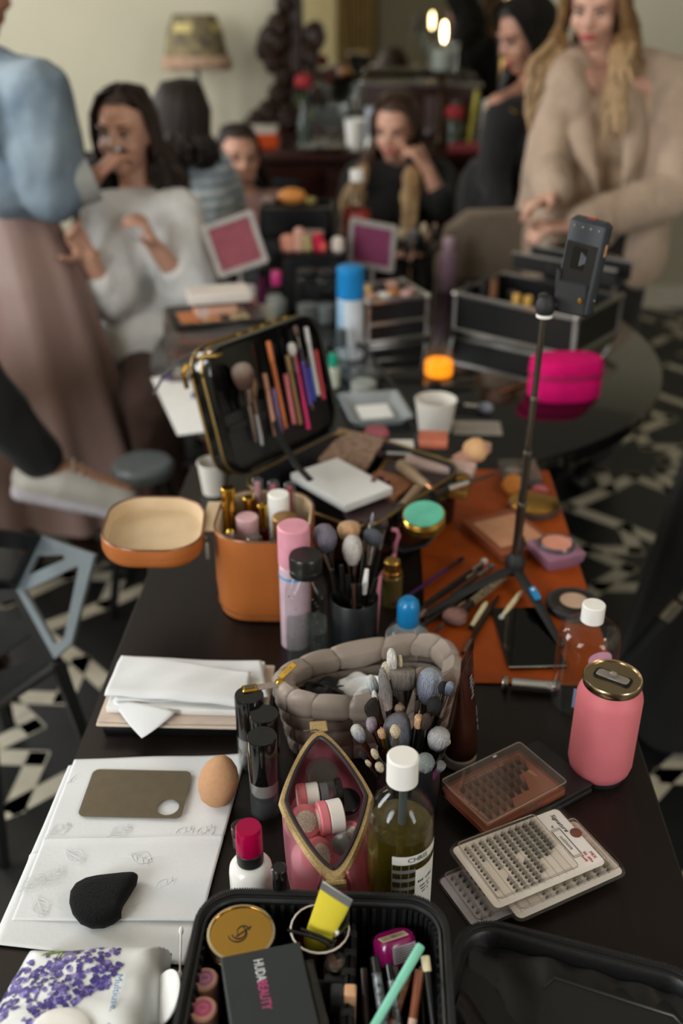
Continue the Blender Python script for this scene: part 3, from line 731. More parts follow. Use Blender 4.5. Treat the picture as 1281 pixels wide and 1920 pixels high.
t = T('cosmetics_box', 'matte black cosmetics box lettered in white and pink in the black case', 'box', M=M)
bxm = mat('matte black card', '#23282a', .55, var=.08, scale=60)
MB().box((0, 0, hb/2), (bw, .1, hb), b=.0012).build('carton', bxm, t)
lx = (M.inverted() @ at(482, 1800, HZ)); lw = text_mesh('HUDA', .0105, white_ink); lw2 = text_mesh('BEAUTY', .0105, mat('pink ink', '#c0497f', .6))
for me, y0, ln in ((lw, .0, .0215), (lw2, .0215, .0275)):
    xs = [v.co.x for v in me.vertices]; k = ln/(max(xs)-min(xs)); x_ = min(xs)
    for v in me.vertices: v.co.x = (v.co.x-x_)*k; v.co.y *= 1.15
    link('lettering', me, t, tr(lx.x+.0005, lx.y-y0, hb+.0002) @ rot('Z', -90))
p = at(598, 1800, .80); p = V((c.x, c.y, CZ)) + dx*(bw/2+.0065)
o = MB().box((0, 0, .024), (.009, .092, .048), b=.002).build('acetate_box', smoky); o.matrix_basis = frame3(p, dx, dy); tag(o, 'cloudy clear acetate box beside the black cosmetics box', 'box')
# mascara tube
p = at(527, 1712, .80); p.z = CZ
lat('mascara_tube', 'black glossy mascara tube standing upright at the back of the case', 'mascara', p, [('barrel', cyl(.0068, 0, .03, .001), pumpcap), ('band', cyl(.0071, .0301, .032, .0004), gold), ('cap', cyl(.0075, .0321, .09, .0012), pumpcap)])
# cup with yellow tube, clips and swabs
p = at(600, 1740, .828); p.z = CZ; r = 56*mpp(p+V((0, 0, .05))); hcup = .828-CZ
rg = mat('rose gold foil', '#8e6250', .2, 1.0)
t = T('storage_cup', 'round cup with a pale rim holding a yellow tube in the black case', 'cup', p)
MB().lathe([(0, 0), (r*.86, 0), (r*.88, .001), (r*.98, hcup), (r*.95, hcup), (r*.84, .003), (0, .003)]).build('wall', rg, t)
MB().tube([(r*.975*math.cos(a*.2618), r*.975*math.sin(a*.2618), hcup) for a in range(24)], .0009, 8, closed=True).build('rim', mat('pale rim', '#d8cfc4', .3), t)
tp, bt = at(634, 1668, .882), at(592, 1772, .802)
d_ = (tp-bt).normalized(); sd_ = (at(655, 1682, .882)-at(612, 1664, .882)).normalized(); L0 = (tp-bt).length; z_ = sd_.cross(d_).normalized(); M = frame3(bt, d_.cross(z_), d_)
t = T('cream_tube', 'yellow squeeze tube with a silver crimp leaning in the cup', 'tube', M=M)
yl = mat('yellow tube', '#d3c23a', .4, var=.05)
MB().loft([[(wd*math.cos(2*math.pi*i/20), L0*v_, th*math.sin(2*math.pi*i/20)) for i in range(20)] for v_, wd, th in ((-.02, .0125, .0085), (.05, .0135, .009), (.5, .0145, .006), (.86, .0155, .0016))], cap=True).build('body', yl, t)
MB().box((0, L0*.92, 0), (.0315, L0*.13, .0016), b=.0004).build('crimp', mat('silver crimp', '#a6a7a6', .35, .7), t)
swab('cotton swab standing in the rose cup beside the yellow tube', at(634, 1745, .835), at(618, 1790, .80))
o = MB().tube([at(540, 1744, .832), at(570, 1752, .834), at(600, 1762, .836), at(622, 1775, .834), at(628, 1768, .834), at(600, 1755, .836), at(565, 1742, .834)], .0016, 8).build('hair_clip', black_pl)
tag(o, 'black bent hair clip lying across the rose cup', 'hair clip')
cd_ = at(655, 1720, .85); ce = at(612, 1765, .81)
o = MB().box((0, 0, (cd_-ce).length/2), (.016, .0012, (cd_-ce).length), b=.0004).build('sample_sachet', mat('dark foil', '#2a2c22', .25, .6)); o.matrix_basis = frame(ce, cd_-ce, (1, 0, 0)); tag(o, 'dark narrow sachet tucked beside the yellow tube', 'sachet')
p = at(628, 1790, .825); p.z = CZ; 
t = lat('dropper_vial', 'small clear vial with a round glass stopper in the black case', 'vial', p, [('body', cyl(.0095, 0, .03, .002), glass2), ('label', cyl(.0098, .006, .024, .0003), mat('vial label', '#cfcac4', .5)), ('neck', cyl(.006, .0302, .038, .001), chrome), ('stopper', [(0, .038), (.007, .038), (.0095, .041), (.0095, .046), (.007, .048), (.0045, .047), (0, .046)], glass2)])
p = at(645, 1858, .825); p.z = CZ
t = T('concealer_bottle', 'slim clear bottle with a beige panel in the elastic pocket', 'bottle', p)
MB().box((-.006, 0, .028), (.011, .012, .056), b=.002).build('glass', glass2, t)
MB().box((.0055, 0, .028), (.0105, .012, .056), b=.002).build('beige_panel', mat('beige plastic', '#d2a27c', .4), t)
# magenta pot
mg = mat('magenta plastic', '#7c0f52', .2, var=.06, coat=.3)
pc_ = at(741, 1778, .812); M = tr(pc_) @ rot('Z', 32) @ rot('X', -28) @ rot('Y', 8)
t = T('cream_jar', 'magenta plastic jar with barcode stickers in the black case', 'jar', M=M)
MB().loft([[(x*s, y*s, z) for x, y in rr(.038, .028, .011, 5)] for s, z in ((.8, -.013), (.97, -.010), (1.03, 0), (1, .009), (.9, .012))], cap=True).build('body', mg, t)
bc = MB().box((-.002, -.003, .0122), (.027, .010, .0004)).build('barcode_sticker', mat('sticker beige', '#bdb08e', .6), t)
rnd = random.Random(4)
for k in range(14): MB().box((-.013+k*.0017, -.003, .0125), (.0004+.0007*rnd.random(), .007, .0003)).build('barcode_bar', ink, bc)
st = MB().box((.002, -.0145, 0), (.024, .0006, .015)).build('ingredients_sticker', mat('sticker grey', '#9c96a0', .6), t)
for k in range(6): MB().box((.002, -.0149, -.0055+k*.0022), (.021, .0003, .0006)).build('print_line', ink, st)
# pencils
def pencil(label, a, b_, z0, z1, rp, body, capm=None, capf=.25, tipm=None):
    p1, p0 = at(*a, z0), at(*b_, z1); r = rp*mpp(p1)
    segs = [('barrel', body, [(0, r), (1-capf, r)])]
    if capm: segs.append(('cap', capm, [(1-capf+.002, r*1.06), (.985, r*1.06), (1, r*.85)]))
    else: segs = [('barrel', body, [(0, r), (.985, r), (1, r*.8)])]
    if tipm: segs.append(('tip_band', tipm, [(.0, r*1.03), (.3, r*1.03)]))
    return stick('cosmetic_pencil', label, 'pencil', p0, p1, segs, 'pencils in the black case')
mint = mat('mint plastic', '#7cc7ae', .4, var=.04); slv = mat('silver pattern foil', '#8f969b', .35, .3, var=.6, scale=220, col2='#1b1c1f'); brn = mat('brown pencil', '#7c4326', .4, var=.15); brn2 = mat('bronze pencil', '#70482a', .35, .3, var=.5, scale=180)
crm = mat('cream plastic', '#d8cda8', .45)
pencil('mint green felt pen lying diagonally on top of the pencils', (790, 1772), (690, 1945), .85, .815, 8.5, mint, mint, .42)
pencil('black-capped pencil with silver patterned barrel left of the mint pen', (702, 1793), (724, 1950), .838, .80, 9, slv, black_pl, .2)
pencil('shorter black-capped silver patterned pencil behind the mint pen', (728, 1806), (752, 1950), .832, .79, 8, slv, black_pl, .22)
pencil('black pencil with a cream end nearest the right wall of the case', (797, 1792), (818, 1955), .838, .80, 8, black_pl, crm, .19)
pencil('brown pencil between the mint pen and the cream-ended pencil', (787, 1818), (770, 1950), .832, .80, 8.5, brn, brn, .3, mat('pale band', '#c7a89a', .5))
pencil('bronze patterned pencil crossing under the mint pen', (768, 1826), (728, 1950), .825, .79, 7.5, brn2, brn2, .3, mat('rose band', '#b7938b', .5))
pencil('thin black liner pencil beside the cream-ended pencil', (790, 1812), (797, 1950), .822, .79, 4.5, black_pl)
pencil('dark brown pencil against the padded divider', (682, 1815), (690, 1950), .82, .79, 7, mat('dark brown pencil', '#24140f', .4))
pencil('black eyeliner with a silver collar left of the mint pen', (741, 1812), (748, 1950), .818, .785, 6, black_pl, mat('taupe cap', '#4d4340', .4), .2)
pencil('pinkish brown lip pencil peeking from under the mint pen', (739, 1840), (718, 1950), .80, .785, 7, mat('rosy pencil', '#7e4b48', .4))
# ================================================================ centre of the desk: pouches, oil bottle, brushes
# ---- quilted taupe pouch
qm = mat('taupe quilted nylon', '#8d8076', .45, var=.06, scale=14, bump=.35, bscale=60)
QC = V((-.006, .985, TZ)); QR = 17
t = T('quilted_pouch', 'puffy taupe quilted pouch with a gold zip, open at the top', 'pouch', QC, QR)
def sup(a, b, th, e=2.6):
    c, s = math.cos(th), math.sin(th)
    return V((a*math.copysign(abs(c)**(2/e), c), b*math.copysign(abs(s)**(2/e), s), 0))
NS = 14
def qwall(z0, z1, a0, b0, a1, b1, rows, bul, inner=False, seg=196, steps=40):
    rings = []
    for k in range(steps+1):
        f = k/steps; a, b = a0+(a1-a0)*f, b0+(b1-b0)*f; rg_ = []
        for i in range(seg):
            th = 2*math.pi*i/seg; p = sup(a, b, th); nn = p.normalized()
            sv = abs(math.sin(th*NS/2)); sh = abs(math.sin(math.pi*f*rows))
            d = bul*(sv**.3)*(sh**.4)*.8+.0007*math.sin(th*61+f*9)*math.sin(f*31+th*7)
            lean = V((.0, .0, 0)); q = p+nn*d*(-1 if inner else 1)
            z = z0+(z1-z0)*f + .006*math.cos(th)*f*(1 if z1 > z0 else -1)*0
            rg_.append((q.x, q.y, z))
        rings.append(rg_)
    return rings
body = qwall(.003, .078, .098, .042, .112, .050, 3, .007)
MB().loft(body).build('quilted_wall', qm, t)
# rolled rim: a fat quilted ring
rim = []
for k in range(25):
    ph = 2*math.pi*k/24; rg_ = []
    for i in range(196):
        th = 2*math.pi*i/196; p = sup(.107, .0465, th); nn = p.normalized(); sv = abs(math.sin(th*NS/2))**.3
        R_ = .0118+.0042*sv; ds = 1-.18*max(0, math.cos(3*ph))
        sag = .006*math.sin(th*2+.6)+.008*max(0, math.sin(th))
        q = p + nn*(R_*.95*math.cos(ph)*ds); rg_.append((q.x, q.y, .088+sag+R_*1.25*math.sin(ph)*ds))
    rim.append(rg_)
MB().loft(rim, wrap=False).build('rolled_rim', qm, t)
MB().loft(qwall(.078, .012, .097, .038, .088, .034, 2, .003, True, steps=12), cap=False).build('lining', mat('pouch lining', '#6f655d', .6), t)
MB().loft([[(*(sup(.096, .040, 2*math.pi*i/48)).xy, z) for i in range(48)] for z in (.001, .006)], cap=True).build('base_panel', qm, t)
seam = mat('dark seam', '#5d534c', .7)
for k in range(NS):
    th = 2*math.pi*k/NS
    pts = []
    for f in [q/10 for q in range(11)]:
        p = sup(.098+.014*f, .042+.008*f, th); pts.append(p+p.normalized()*.0008+V((0, 0, .003+.075*f)))
    MB().tube(pts, .0006, 5).build('seam', seam, t)
# zip at the left end: tab, slider, pull
tip = WI(t) @ at(500, 1296, .845); 
MB().box((-.125, -.006, .108), (.034, .010, .003), b=.001).build('zip_end', mat('zip tape taupe', '#85766c', .7, var=.2, scale=400), t)
MB().box((-.149, -.006, .108), (.018, .013, .005), b=.0015).build('zip_stop', gold, t)
MB().box((-.149, -.006, .1108), (.012, .007, .0006)).build('stop_inlay', mat('smoky inlay', '#77735f', .2, .8), t)
MB().box((-.112, -.004, .1095), (.010, .010, .006), b=.002).build('slider', gold, t)
pl = MB().box((0, 0, 0), (.026, .009, .0018), b=.0007).build('zip_pull', gold, t, M=tr(-.101, .006, .116) @ rot('Z', 28) @ rot('Y', -22))
text('icils', .0085, mat('engraving', '#6f5420', .5), pl, tr(.001, 0, .001))
# contents
tm = MB()
def crump(name, label, c, sx, sy, sz, m, sd, cat, rz=0, parent=None):
    rnd = random.Random(sd); ph = [rnd.random()*6 for _ in range(6)]
    def fn(u, v):
        x, y = (u-.5), (v-.5)
        z = .5*math.sin(x*9+ph[0])*math.cos(y*7+ph[1])+.35*abs(math.sin(x*13+y*11+ph[2]))+.25*math.sin(y*19+ph[3]+x*4)
        return (x*sx+.004*math.sin(v*15+ph[4]), y*sy+.004*math.sin(u*17+ph[5]), z*sz-1.8*sz*(x*x+y*y)*2)
    o = MB().grid(fn, 28, 28).build(name, m, ang=30); o.matrix_basis = tr(c) @ rot('Z', rz); s = o.modifiers.new('s', 'SOLIDIFY'); s.thickness = .0008
    return tag(o, label, cat)
QM = t.matrix_basis
crump('crumpled_tissue', 'crumpled white tissue stuffed in the taupe pouch', QM @ V((.012, .004, .078)), .12, .060, .014, tis_m, 4, 'tissue', QR)
crump('black_cloth', 'black cloth rolled in the left end of the taupe pouch', QM @ V((-.06, .004, .082)), .055, .045, .008, black_fab, 8, 'cloth', QR+10)
o = MB().box((0, 0, 0), (.02, .012, .03), b=.003).build('wipes_sachet', mat('lime packaging', '#a9b52a', .4)); o.matrix_basis = QM @ tr(.048, .022, .066) @ rot('X', 20); tag(o, 'lime green packet corner showing inside the taupe pouch', 'packet')

# ---- pink mesh pouch with a gold zip
pm_ = clear('pink mesh', '#fbdce2', .5, .1, .42, '#d07f8e')
nt = pm_.node_tree
pc1 = at(612, 1504, .822); PM = tr(pc1.x, pc1.y, TZ) @ rot('Z', 8)
t = T('mesh_pouch', 'pink mesh pouch with gold-edged zip, open and full of small jars', 'pouch', M=PM)
HL, HW, PZ = .098, .049, .076
def lens(s, k, w=HW, l=HL):
    """k in 0..1 round the lens; pointed ends at +-Y"""
    a = 2*math.pi*k; y = l*math.cos(a); x = w*math.copysign(.35*abs(math.sin(a))+.65*(1-abs(math.cos(a))**1.15), math.sin(a)); return (x*s, y*s)
def box_ring(z, w, l, e, n=64): return [(*(sup(w, l, math.pi/2-2*math.pi*i/n, e)).xy, z) for i in range(n)]
rg0 = [(*lens(1, i/64), PZ + .010*math.cos(2*math.pi*i/64)) for i in range(64)]
rings = [box_ring(.001, .040, .088, 4), box_ring(.012, .046, .094, 3.4)]
for f in (.25, .5, .75):
    b0 = box_ring(.012+(PZ-.012)*f, .047, .096, 3.2-.8*f); rings.append([tuple(V(p).lerp(V((q[0], q[1], p[2]+(q[2]-PZ)*f)), f*f*.9)) for p, q in zip(b0, rg0)])
rings.append(rg0)
wv = MB().loft(rings).build('mesh_wall', pm_, t)
MB().loft([box_ring(.0012, .040, .088, 4), box_ring(.0035, .040, .088, 4)], cap=True).build('base_panel', mat('pink base', '#a9606c', .6), t)
gt = mat('gold woven tape', '#b39a6a', .55, .25, var=.25, scale=500, bump=.3); dz = mat('dark zip', '#2a2024', .5)
for sg in (0, 1):
    ii = [q for q in range(0, 33)] if sg == 0 else [q for q in range(32, 65)]
    ks = [i/64 for i in ii]
    def P3(k, s, dzz): x, y = lens(s, k); return (x, y, PZ+.010*math.cos(2*math.pi*k)+dzz)
    MB().loft([[P3(k, 1.03, -.007) for k in ks], [P3(k, 1.05, -.003) for k in ks], [P3(k, 1.0, .001) for k in ks], [P3(k, .91, .0012) for k in ks], [P3(k, .91, .0004) for k in ks]], closed=False).build('zip_tape', gt, t)
    MB().tube([V(P3(k, .875, .0012)) for k in ks], .0026, 6).build('zip_edge', dz, t)
MB().box((0, -HL-.004, PZ-.013), (.022, .006, .009), b=.002).build('end_tab', gt, t)
MB().box((0, HL+.006, PZ+.012), (.02, .016, .004), b=.001).build('end_tab', gt, t)
MB().tube([(-.018, HL*.97, PZ+.014), (-.004, HL*.96, PZ+.016), (.0, HL*.95, PZ+.015)], .0009, 6).build('zip_pull', steel, t)
pip = mat('coral piping', '#b4646a', .5)
for sx in (-1, 1): MB().tube([(sx*.019, -.0885, .003), (sx*.019, -.0955, .03), (sx*.016, -.096, .056), (sx*.013, -.095, .07)], .0017, 6).build('piping', pip, t)
pkl = mat('pink jar lid', '#d0747e', .4, var=.03); whj = mat('white jar body', '#dcd6d2', .4, var=.02); lbl = mat('jar label print', '#b0a090', .6, var=.3, scale=400)
def jar(label, x, y, z, ax, az, r=.0165, kind=0):
    M = PM @ tr(x, y, z) @ rot('Z', az) @ rot('X', ax); h = r*1.15
    if kind == 0: parts = [('body', cyl(r*.97, -h*.62, h*.12, .001), whj), ('lid', cyl(r, h*.13, h*.62, .0015), pkl), ('top_label', cyl(r*.62, h*.621, h*.64, .0001), mat('jar top label', '#c9beb0', .5, var=.3, scale=500))]
    elif kind == 1: parts = [('body', cyl(r*.95, -h*.7, h*.2, .001), glass2), ('lid', cyl(r, h*.21, h*.6, .001), black_pl), ('powder', cyl(r*.8, -h*.66, -h*.2, .001), mat('grey powder', '#6a6468', .6))]
    else: parts = [('body', cyl(r*.95, -h*.6, h*.2, .001), glass2), ('lid', cyl(r, h*.21, h*.6, .001), smoky), ('shimmer', cyl(r*.8, -h*.55, h*.1, .001), mat('pale shimmer', '#c2b2ac', .35, .2))]
    return lat('cosmetic_jar', label, 'jar', None, parts, group='jars in the pink pouch', M=M)
jar('pink and white jar lying on its side, biggest in the middle of the pouch', .003, -.012, .062, 90, -80, .0185)
jar('pink-lidded jar with a round printed top facing up, left in the pouch', -.026, -.006, .05, 40, 20, .0185)
jar('pink and white jar lying sideways at the upper left of the pouch', -.018, .028, .053, 90, -85, .0165)
jar('pink jar pressed against the lower left mesh wall', -.018, -.042, .036, 50, 60, .0195)
jar('pink-lidded jar half hidden at the right of the pouch', .026, -.024, .042, 30, -40, .015)
jar('pink jar low at the near end of the pouch', .006, -.068, .026, 70, 130, .015)
jar('black-lidded clear jar lying behind the white and pink jar', .008, .028, .056, 90, 95, .0165, 1)
jar('clear faceted jar near the front point of the zip', .014, -.046, .058, 60, -30, .0115, 2)
jar('frosted clear jar at the far end of the pouch', .0, .062, .05, 20, 0, .0185, 2)
jar('dark round jar against the right mesh wall', .024, .022, .044, 15, 0, .0155, 1)

# ---- tall oil bottle
b_ = at(745, 1706); u = mpp(b_+V((0, 0, .08))); r = 62*u
H = hgt(b_, 1416); zs = H*.62
t = T('oil_bottle', 'tall clear bottle of yellow oil with a white cap and striped label', 'bottle', b_, -6)
def shell(r, H, zs, nk, th=.0012):
    o = [(0, 0), (r*.93, 0), (r, .004), (r, zs), (r*.96, zs+.010), (r*.82, zs+.022), (r*.58, zs+.031), (nk, zs+.036), (nk, H-.012)]
    return o + [(nk-th, H-.012), (nk-th, zs+.036), (r*.58-th, zs+.030), (r*.82-th, zs+.021), (r*.96-th, zs+.0095), (r-th, zs), (r-th, .006), (0, .006)]
MB().lathe(shell(r, H, zs, .0135), 48).build('glass', glassy, t)
oil = clear('yellow oil', '#cdb23c', .03, .25, .16, '#8f7a20')
ol = zs-.006
MB().lathe([(0, .0065), (r*.955, .0065), (r*.955, ol), (0, ol)], 48).build('oil', oil, t)
MB().tube([(0, 0, .008), (.002, 0, H-.02)], .0042, 10).build('dip_tube', mat('grey tube', '#4c4f4e', .4), t)
MB().lathe(cyl(.0152, H-.032, H, .0016), 40).build('cap', white_pl, t)
def band(z0, z1, a0, a1, m, name, par, dr=.0004, n=24):
    rr0 = r+dr
    return MB().grid(lambda u_, v_: (rr0*math.sin(rad(a0+(a1-a0)*u_)), -rr0*math.cos(rad(a0+(a1-a0)*u_)), z0+(z1-z0)*v_), n, 1).build(name, m, par)
lbm = mat('label white', '#d2d0ca', .5, var=.02)
zl = hgt(b_-V((0, r, 0)), 1612)
band(zl-.0075, zl+.0035, -8, 88, lbm, 'label_band', t); band(.006, zl-.017, 33, 100, lbm, 'label_panel', t)
for k in range(5): band(zl-.019-k*.0115, zl-.0145-k*.0115, -8, 33, mat('label grey stripe', '#6d6d6b', .4), 'label_stripe', t)
for a in (-8, 7, 20): band(.004, zl-.008, a, a+1.2, MATS['label grey stripe'], 'label_stripe', t, n=2)
band(zs-.022, zs-.012, 120, 230, lbm, 'label_band', t)
text('CHRIS', .0082, ink, t, tr(0, 0, zl-.002) @ rot('Z', 37), bend=r+.0007)
scrawl(t, tr(0, 0, zl-.034) @ rot('Z', 56), .022, .0042, ink, r+.0007, 3)
for k in range(3): scrawl(t, tr(0, 0, zl-.042-k*.0045) @ rot('Z', 56), .016-.003*k, .0026, ink, r+.0007, 5+k)

# ---- brush holder and its brushes
hb = at(762, 1508); HB = V((hb.x, hb.y, TZ)); hr = .037
t = T('brush_holder', 'dark round brush pot crammed with make-up brushes behind the oil bottle', 'brush holder', HB)
MB().lathe([(0, 0), (hr*.95, 0), (hr, .002), (hr, .082), (hr*.94, .083), (hr*.93, .004), (0, .004)], 40).build('pot', mat('black pot', '#16161a', .35), t)
silver_f = mat('silver ferrule', '#b9b4ae', .18, 1.0, var=.08); rose_f = mat('copper ferrule', '#b58468', .2, 1.0, var=.06); gold_f = MATS['satin gold']; blk_f = mat('gunmetal ferrule', '#4b4a4c', .2, 1.0)
purple_h = mat('plum handle', '#5a3348', .3, var=.05); wood_h = mat('wood handle', '#7a4c2c', .4, var=.2, stretch=(4, 4, .6)); blk_h = mat('black handle', '#0d0d0d', .2, coat=.3)
BR = {}
def bristle(tip, mid, base):
    k = tip+mid+base
    if k not in BR: BR[k] = mat('bristle '+k, '#808080', .85, var=.2, scale=90, stretch=(9, 9, .8), bump=1.0, bscale=150, grad=[(0, base), (.45, mid), (1.0, tip)])
    return BR[k]
WHT = ('#dfdcd6', '#9fa2a8', '#1c1c1f'); GRY = ('#a9abb2', '#7d7f88', '#34353c'); CRM = ('#e3d3b4', '#dccaa6', '#c9b083'); BLK = ('#19191b', '#141416', '#0f0f10'); TAN = ('#b79a84', '#9b7f6c', '#6e5646'); STIFF = ('#8b8177', '#6b625a', '#1c1a19'); PEA = ('#e0b68c', '#d9a878', '#b98a60'); BRW = ('#4b362b', '#3a2a22', '#241a15'); LAV = ('#b3a3b3', '#9f8f9f', '#3b2f2a'); BLU = ('#8f97ab', '#5f6678', '#23252d'); WWH = ('#eae6df', '#e4dfd6', '#cfc8bc'); PNK = ('#b98d86', '#a87b74', '#6b4a46'); DK = ('#1b1512', '#3b2d1d', '#6b5330')
def brush(label, base, tip, hw, hh, shape, cols, fer=silver_f, han=blk_h, group='brushes', sq=1.0, ferl=.03, hr_=.0032, spin=0):
    base, tip = V(base), V(tip); L = (tip-base).length; M = frame(base, tip-base) @ rot('Z', spin)
    t = T('makeup_brush', label, 'brush', group=group, M=M); zb = L-hh; zf = max(zb-ferl, .01); Q = Matrix.Diagonal((1, sq, 1, 1))
    MB().lathe([(0, 0), (hr_*.6, 0), (hr_, L*.12), (hr_*.95, zf), (0, zf)], 12).build('handle', han, t)
    fr = min(hw*.36, max(hr_*1.1, hw*.3)) if shape != 'flat' else hw*.48
    MB().lathe([(hr_, zf), (hr_*1.06, zf+.001), (fr*.9, zb-.002), (fr, zb), (fr*.9, zb), (0, zb-.001)], 16, Q).build('ferrule', fer, t)
    w = hw/2
    pr = {'dome': [(.62, 0), (.85, .2), (1, .45), (1, .65), (.85, .85), (.5, .96), (0, 1)], 'point': [(.45, 0), (.8, .25), (1, .5), (.85, .72), (.5, .9), (.2, .98), (0, 1)],
          'flat': [(.95, 0), (1, .1), (1.03, .8), (1, .95), (.9, 1), (0, 1)], 'round': [(.45, 0), (.8, .18), (1, .45), (.95, .7), (.7, .9), (.35, .98), (0, 1)],
          'slim': [(.7, 0), (.95, .25), (1, .5), (.8, .8), (.4, .97), (0, 1)], 'fan': [(.25, 0), (.5, .3), (.8, .6), (1, .85), (.95, .95), (.6, 1), (0, .98)]}[shape]
    rnd = random.Random(hash(label) % 9999 if False else len(label)*31+int(hw*1e5)); cw = [1+.075*(rnd.random()-.5)*2 for _ in range(40)]
    MB().lathe([(w*a, zb-.0005+hh*b) for a, b in pr], 40, Q, wob=lambda i, k: cw[i]).build('bristles', bristle(*cols), t, ang=60)
    return t
def hbrush(label, x, y, wpx, hpx, D, shape, cols, **k):
    """a brush in the pot: head centre at pixel (x, y) at distance D from the camera"""
    c = atY(x, y, D); m = mpp(c); 
    b0 = HB + V(((c.x-HB.x)*.22, (c.y-HB.y)*.25, .008)); d = (c-b0).normalized(); hh = hpx*m*1.05
    return brush(label, b0, c + d*hh/2, wpx*m, hh, shape, cols, group='brushes in the dark pot', **k)
y0 = HB.y
hbrush('wide flat-top grey buffing brush with a clear wide ferrule, tallest row in the dark pot', 756, 1272, 46, 36, y0+.045, 'flat', STIFF, ferl=.03, sq=.62)
hbrush('tall cream brush standing highest at the back of the dark pot', 735, 1236, 19, 44, y0+.055, 'slim', WWH)
hbrush('slender cream tip right behind the flat-top brush', 751, 1240, 8, 28, y0+.058, 'slim', CRM, fer=gold_f)
hbrush('cream fluffy brush behind the mesh-guarded brush', 728, 1256, 26, 34, y0+.06, 'round', CRM)
hbrush('large blue-grey powder brush at the right back of the dark pot', 806, 1284, 46, 66, y0+.04, 'dome', ('#a7adb8', '#82879a', '#1d1d22'), han=purple_h)
hbrush('large beige powder brush behind the blue-grey one', 789, 1276, 30, 52, y0+.062, 'round', ('#a8937e', '#a08b78', '#8a7565'))
hbrush('small round black brush beside the small blue-grey brush at the right', 830, 1288, 16, 24, y0+.022, 'round', BLK)
hbrush('small blue-grey brush at the far right of the dark pot', 843, 1290, 17, 28, y0+.018, 'round', BLU)
hbrush('black fluffy dome brush on a copper ferrule', 815, 1322, 29, 32, y0+.018, 'dome', BLK, fer=rose_f)
hbrush('pale slanted tip tucked behind the black dome brush', 809, 1306, 17, 20, y0+.03, 'slim', ('#cdb39c', '#c2a68e', '#8a6a55'), fer=rose_f)
hbrush('dark brown slim brush beside the blue-grey powder brush', 783, 1322, 10, 22, y0+.03, 'slim', BRW)
hbrush('dark gold fan brush at the left of the dark pot', 702, 1342, 42, 62, y0+.02, 'fan', DK, fer=rose_f, han=wood_h, sq=.4)
hbrush('lavender-tipped slanted brush in front of the fan brush', 697, 1357, 36, 26, y0+.008, 'dome', LAV, fer=rose_f, han=wood_h, sq=.5)
hbrush('white-tipped black duo fibre brush at the left edge of the dark pot', 672, 1374, 23, 38, y0-.002, 'dome', WHT, fer=rose_f)
hbrush('biggest grey powder brush in the middle of the dark pot', 745, 1374, 66, 78, y0+.012, 'round', ('#86868e', '#70717b', '#4a4a52'), sq=.7)
hbrush('cream teardrop brush in front of the biggest grey brush', 741, 1370, 20, 31, y0-.014, 'point', CRM, fer=mat('taupe ferrule', '#8f8379', .3, .8))
hbrush('small square peach brush on a gold ferrule', 716, 1375, 14, 15, y0-.008, 'flat', PEA, fer=gold_f)
hbrush('peach flat brush next to the brown flat brush', 785, 1352, 16, 24, y0+.004, 'flat', PEA)
hbrush('dark brown flat brush next to the peach one', 799, 1351, 21, 32, y0+.002, 'slim', BRW)
hbrush('round light grey dome brush at the right front of the dark pot', 823, 1384, 40, 42, y0-.004, 'dome', ('#c3c1bf', '#a8a8ab', '#222226'))
hbrush('soft grey-green brush right behind the oil bottle', 797, 1430, 36, 38, y0-.028, 'round', ('#8f9794', '#868d8b', '#6a706e'))
hbrush('short grey brush with a plum ferrule at the right front', 826, 1436, 19, 13, y0-.026, 'flat', ('#8a8a8c', '#757578', '#5a5a5c'), fer=purple_h, han=purple_h, ferl=.05)
hbrush('small cream pointed brush leaning right beyond the grey dome', 841, 1392, 8, 16, y0-.006, 'point', CRM)
hbrush('small cream crease brush left of the oil bottle', 702, 1412, 13, 24, y0-.018, 'slim', CRM)
hbrush('short cream fluffy brush touching the oil bottle cap', 712, 1438, 17, 24, y0-.024, 'round', CRM)
hbrush('tiny cream brush low at the left of the dark pot', 690, 1430, 10, 17, y0-.02, 'slim', CRM)
hbrush('tiny black brush low at the left of the dark pot', 680, 1415, 13, 18, y0-.016, 'round', BLK)
hbrush('small tan round brush behind the biggest grey brush', 750, 1328, 20, 18, y0+.034, 'round', TAN)
hbrush('small white oval brush on a copper ferrule, left back', 703, 1303, 12, 20, y0+.036, 'slim', WWH, fer=rose_f)
hbrush('white striped brush left of the mesh-guarded brush', 698, 1282, 22, 36, y0+.046, 'slim', ('#e6e6e4', '#b8c0c0', '#3a4040'))
g = hbrush('tall slim brush in a grey mesh guard', 722, 1290, 25, 84, y0+.035, 'slim', ('#a09a98', '#847f7d', '#a8948e'), sq=.6)
gd = MB(); L_ = 84*mpp(atY(722, 1290, y0+.035)); zb = (g.children[2].data.vertices[0].co.z)
zz = [v.co.z for v in g.children[2].data.vertices]; z_0, z_1 = min(zz), max(zz); hw = 25*mpp(atY(722, 1290, y0+.035))/2*1.06
for k in range(16):
    f = k/15; rr_ = hw*(.72+.3*math.sin(math.pi*min(f*1.1, 1)))*(1 if f < .8 else 1-.5*(f-.8)/.2)
    gd.tube([(rr_*math.cos(a*.3927), rr_*.62*math.sin(a*.3927), z_0+(z_1-z_0)*f) for a in range(16)], .0004, 4, closed=True)
for a in range(14):
    gd.tube([(hw*(.72+.3*math.sin(math.pi*min(f*1.1, 1)))*(1 if f < .8 else 1-.5*(f-.8)/.2)*math.cos(a*.4488), hw*(.72+.3*math.sin(math.pi*min(f*1.1, 1)))*(1 if f < .8 else 1-.5*(f-.8)/.2)*.62*math.sin(a*.4488), z_0+(z_1-z_0)*f) for f in [q/8 for q in range(9)]], .0004, 4)
gd.build('mesh_guard', mat('grey mesh guard', '#8b8a8b', .5), g)

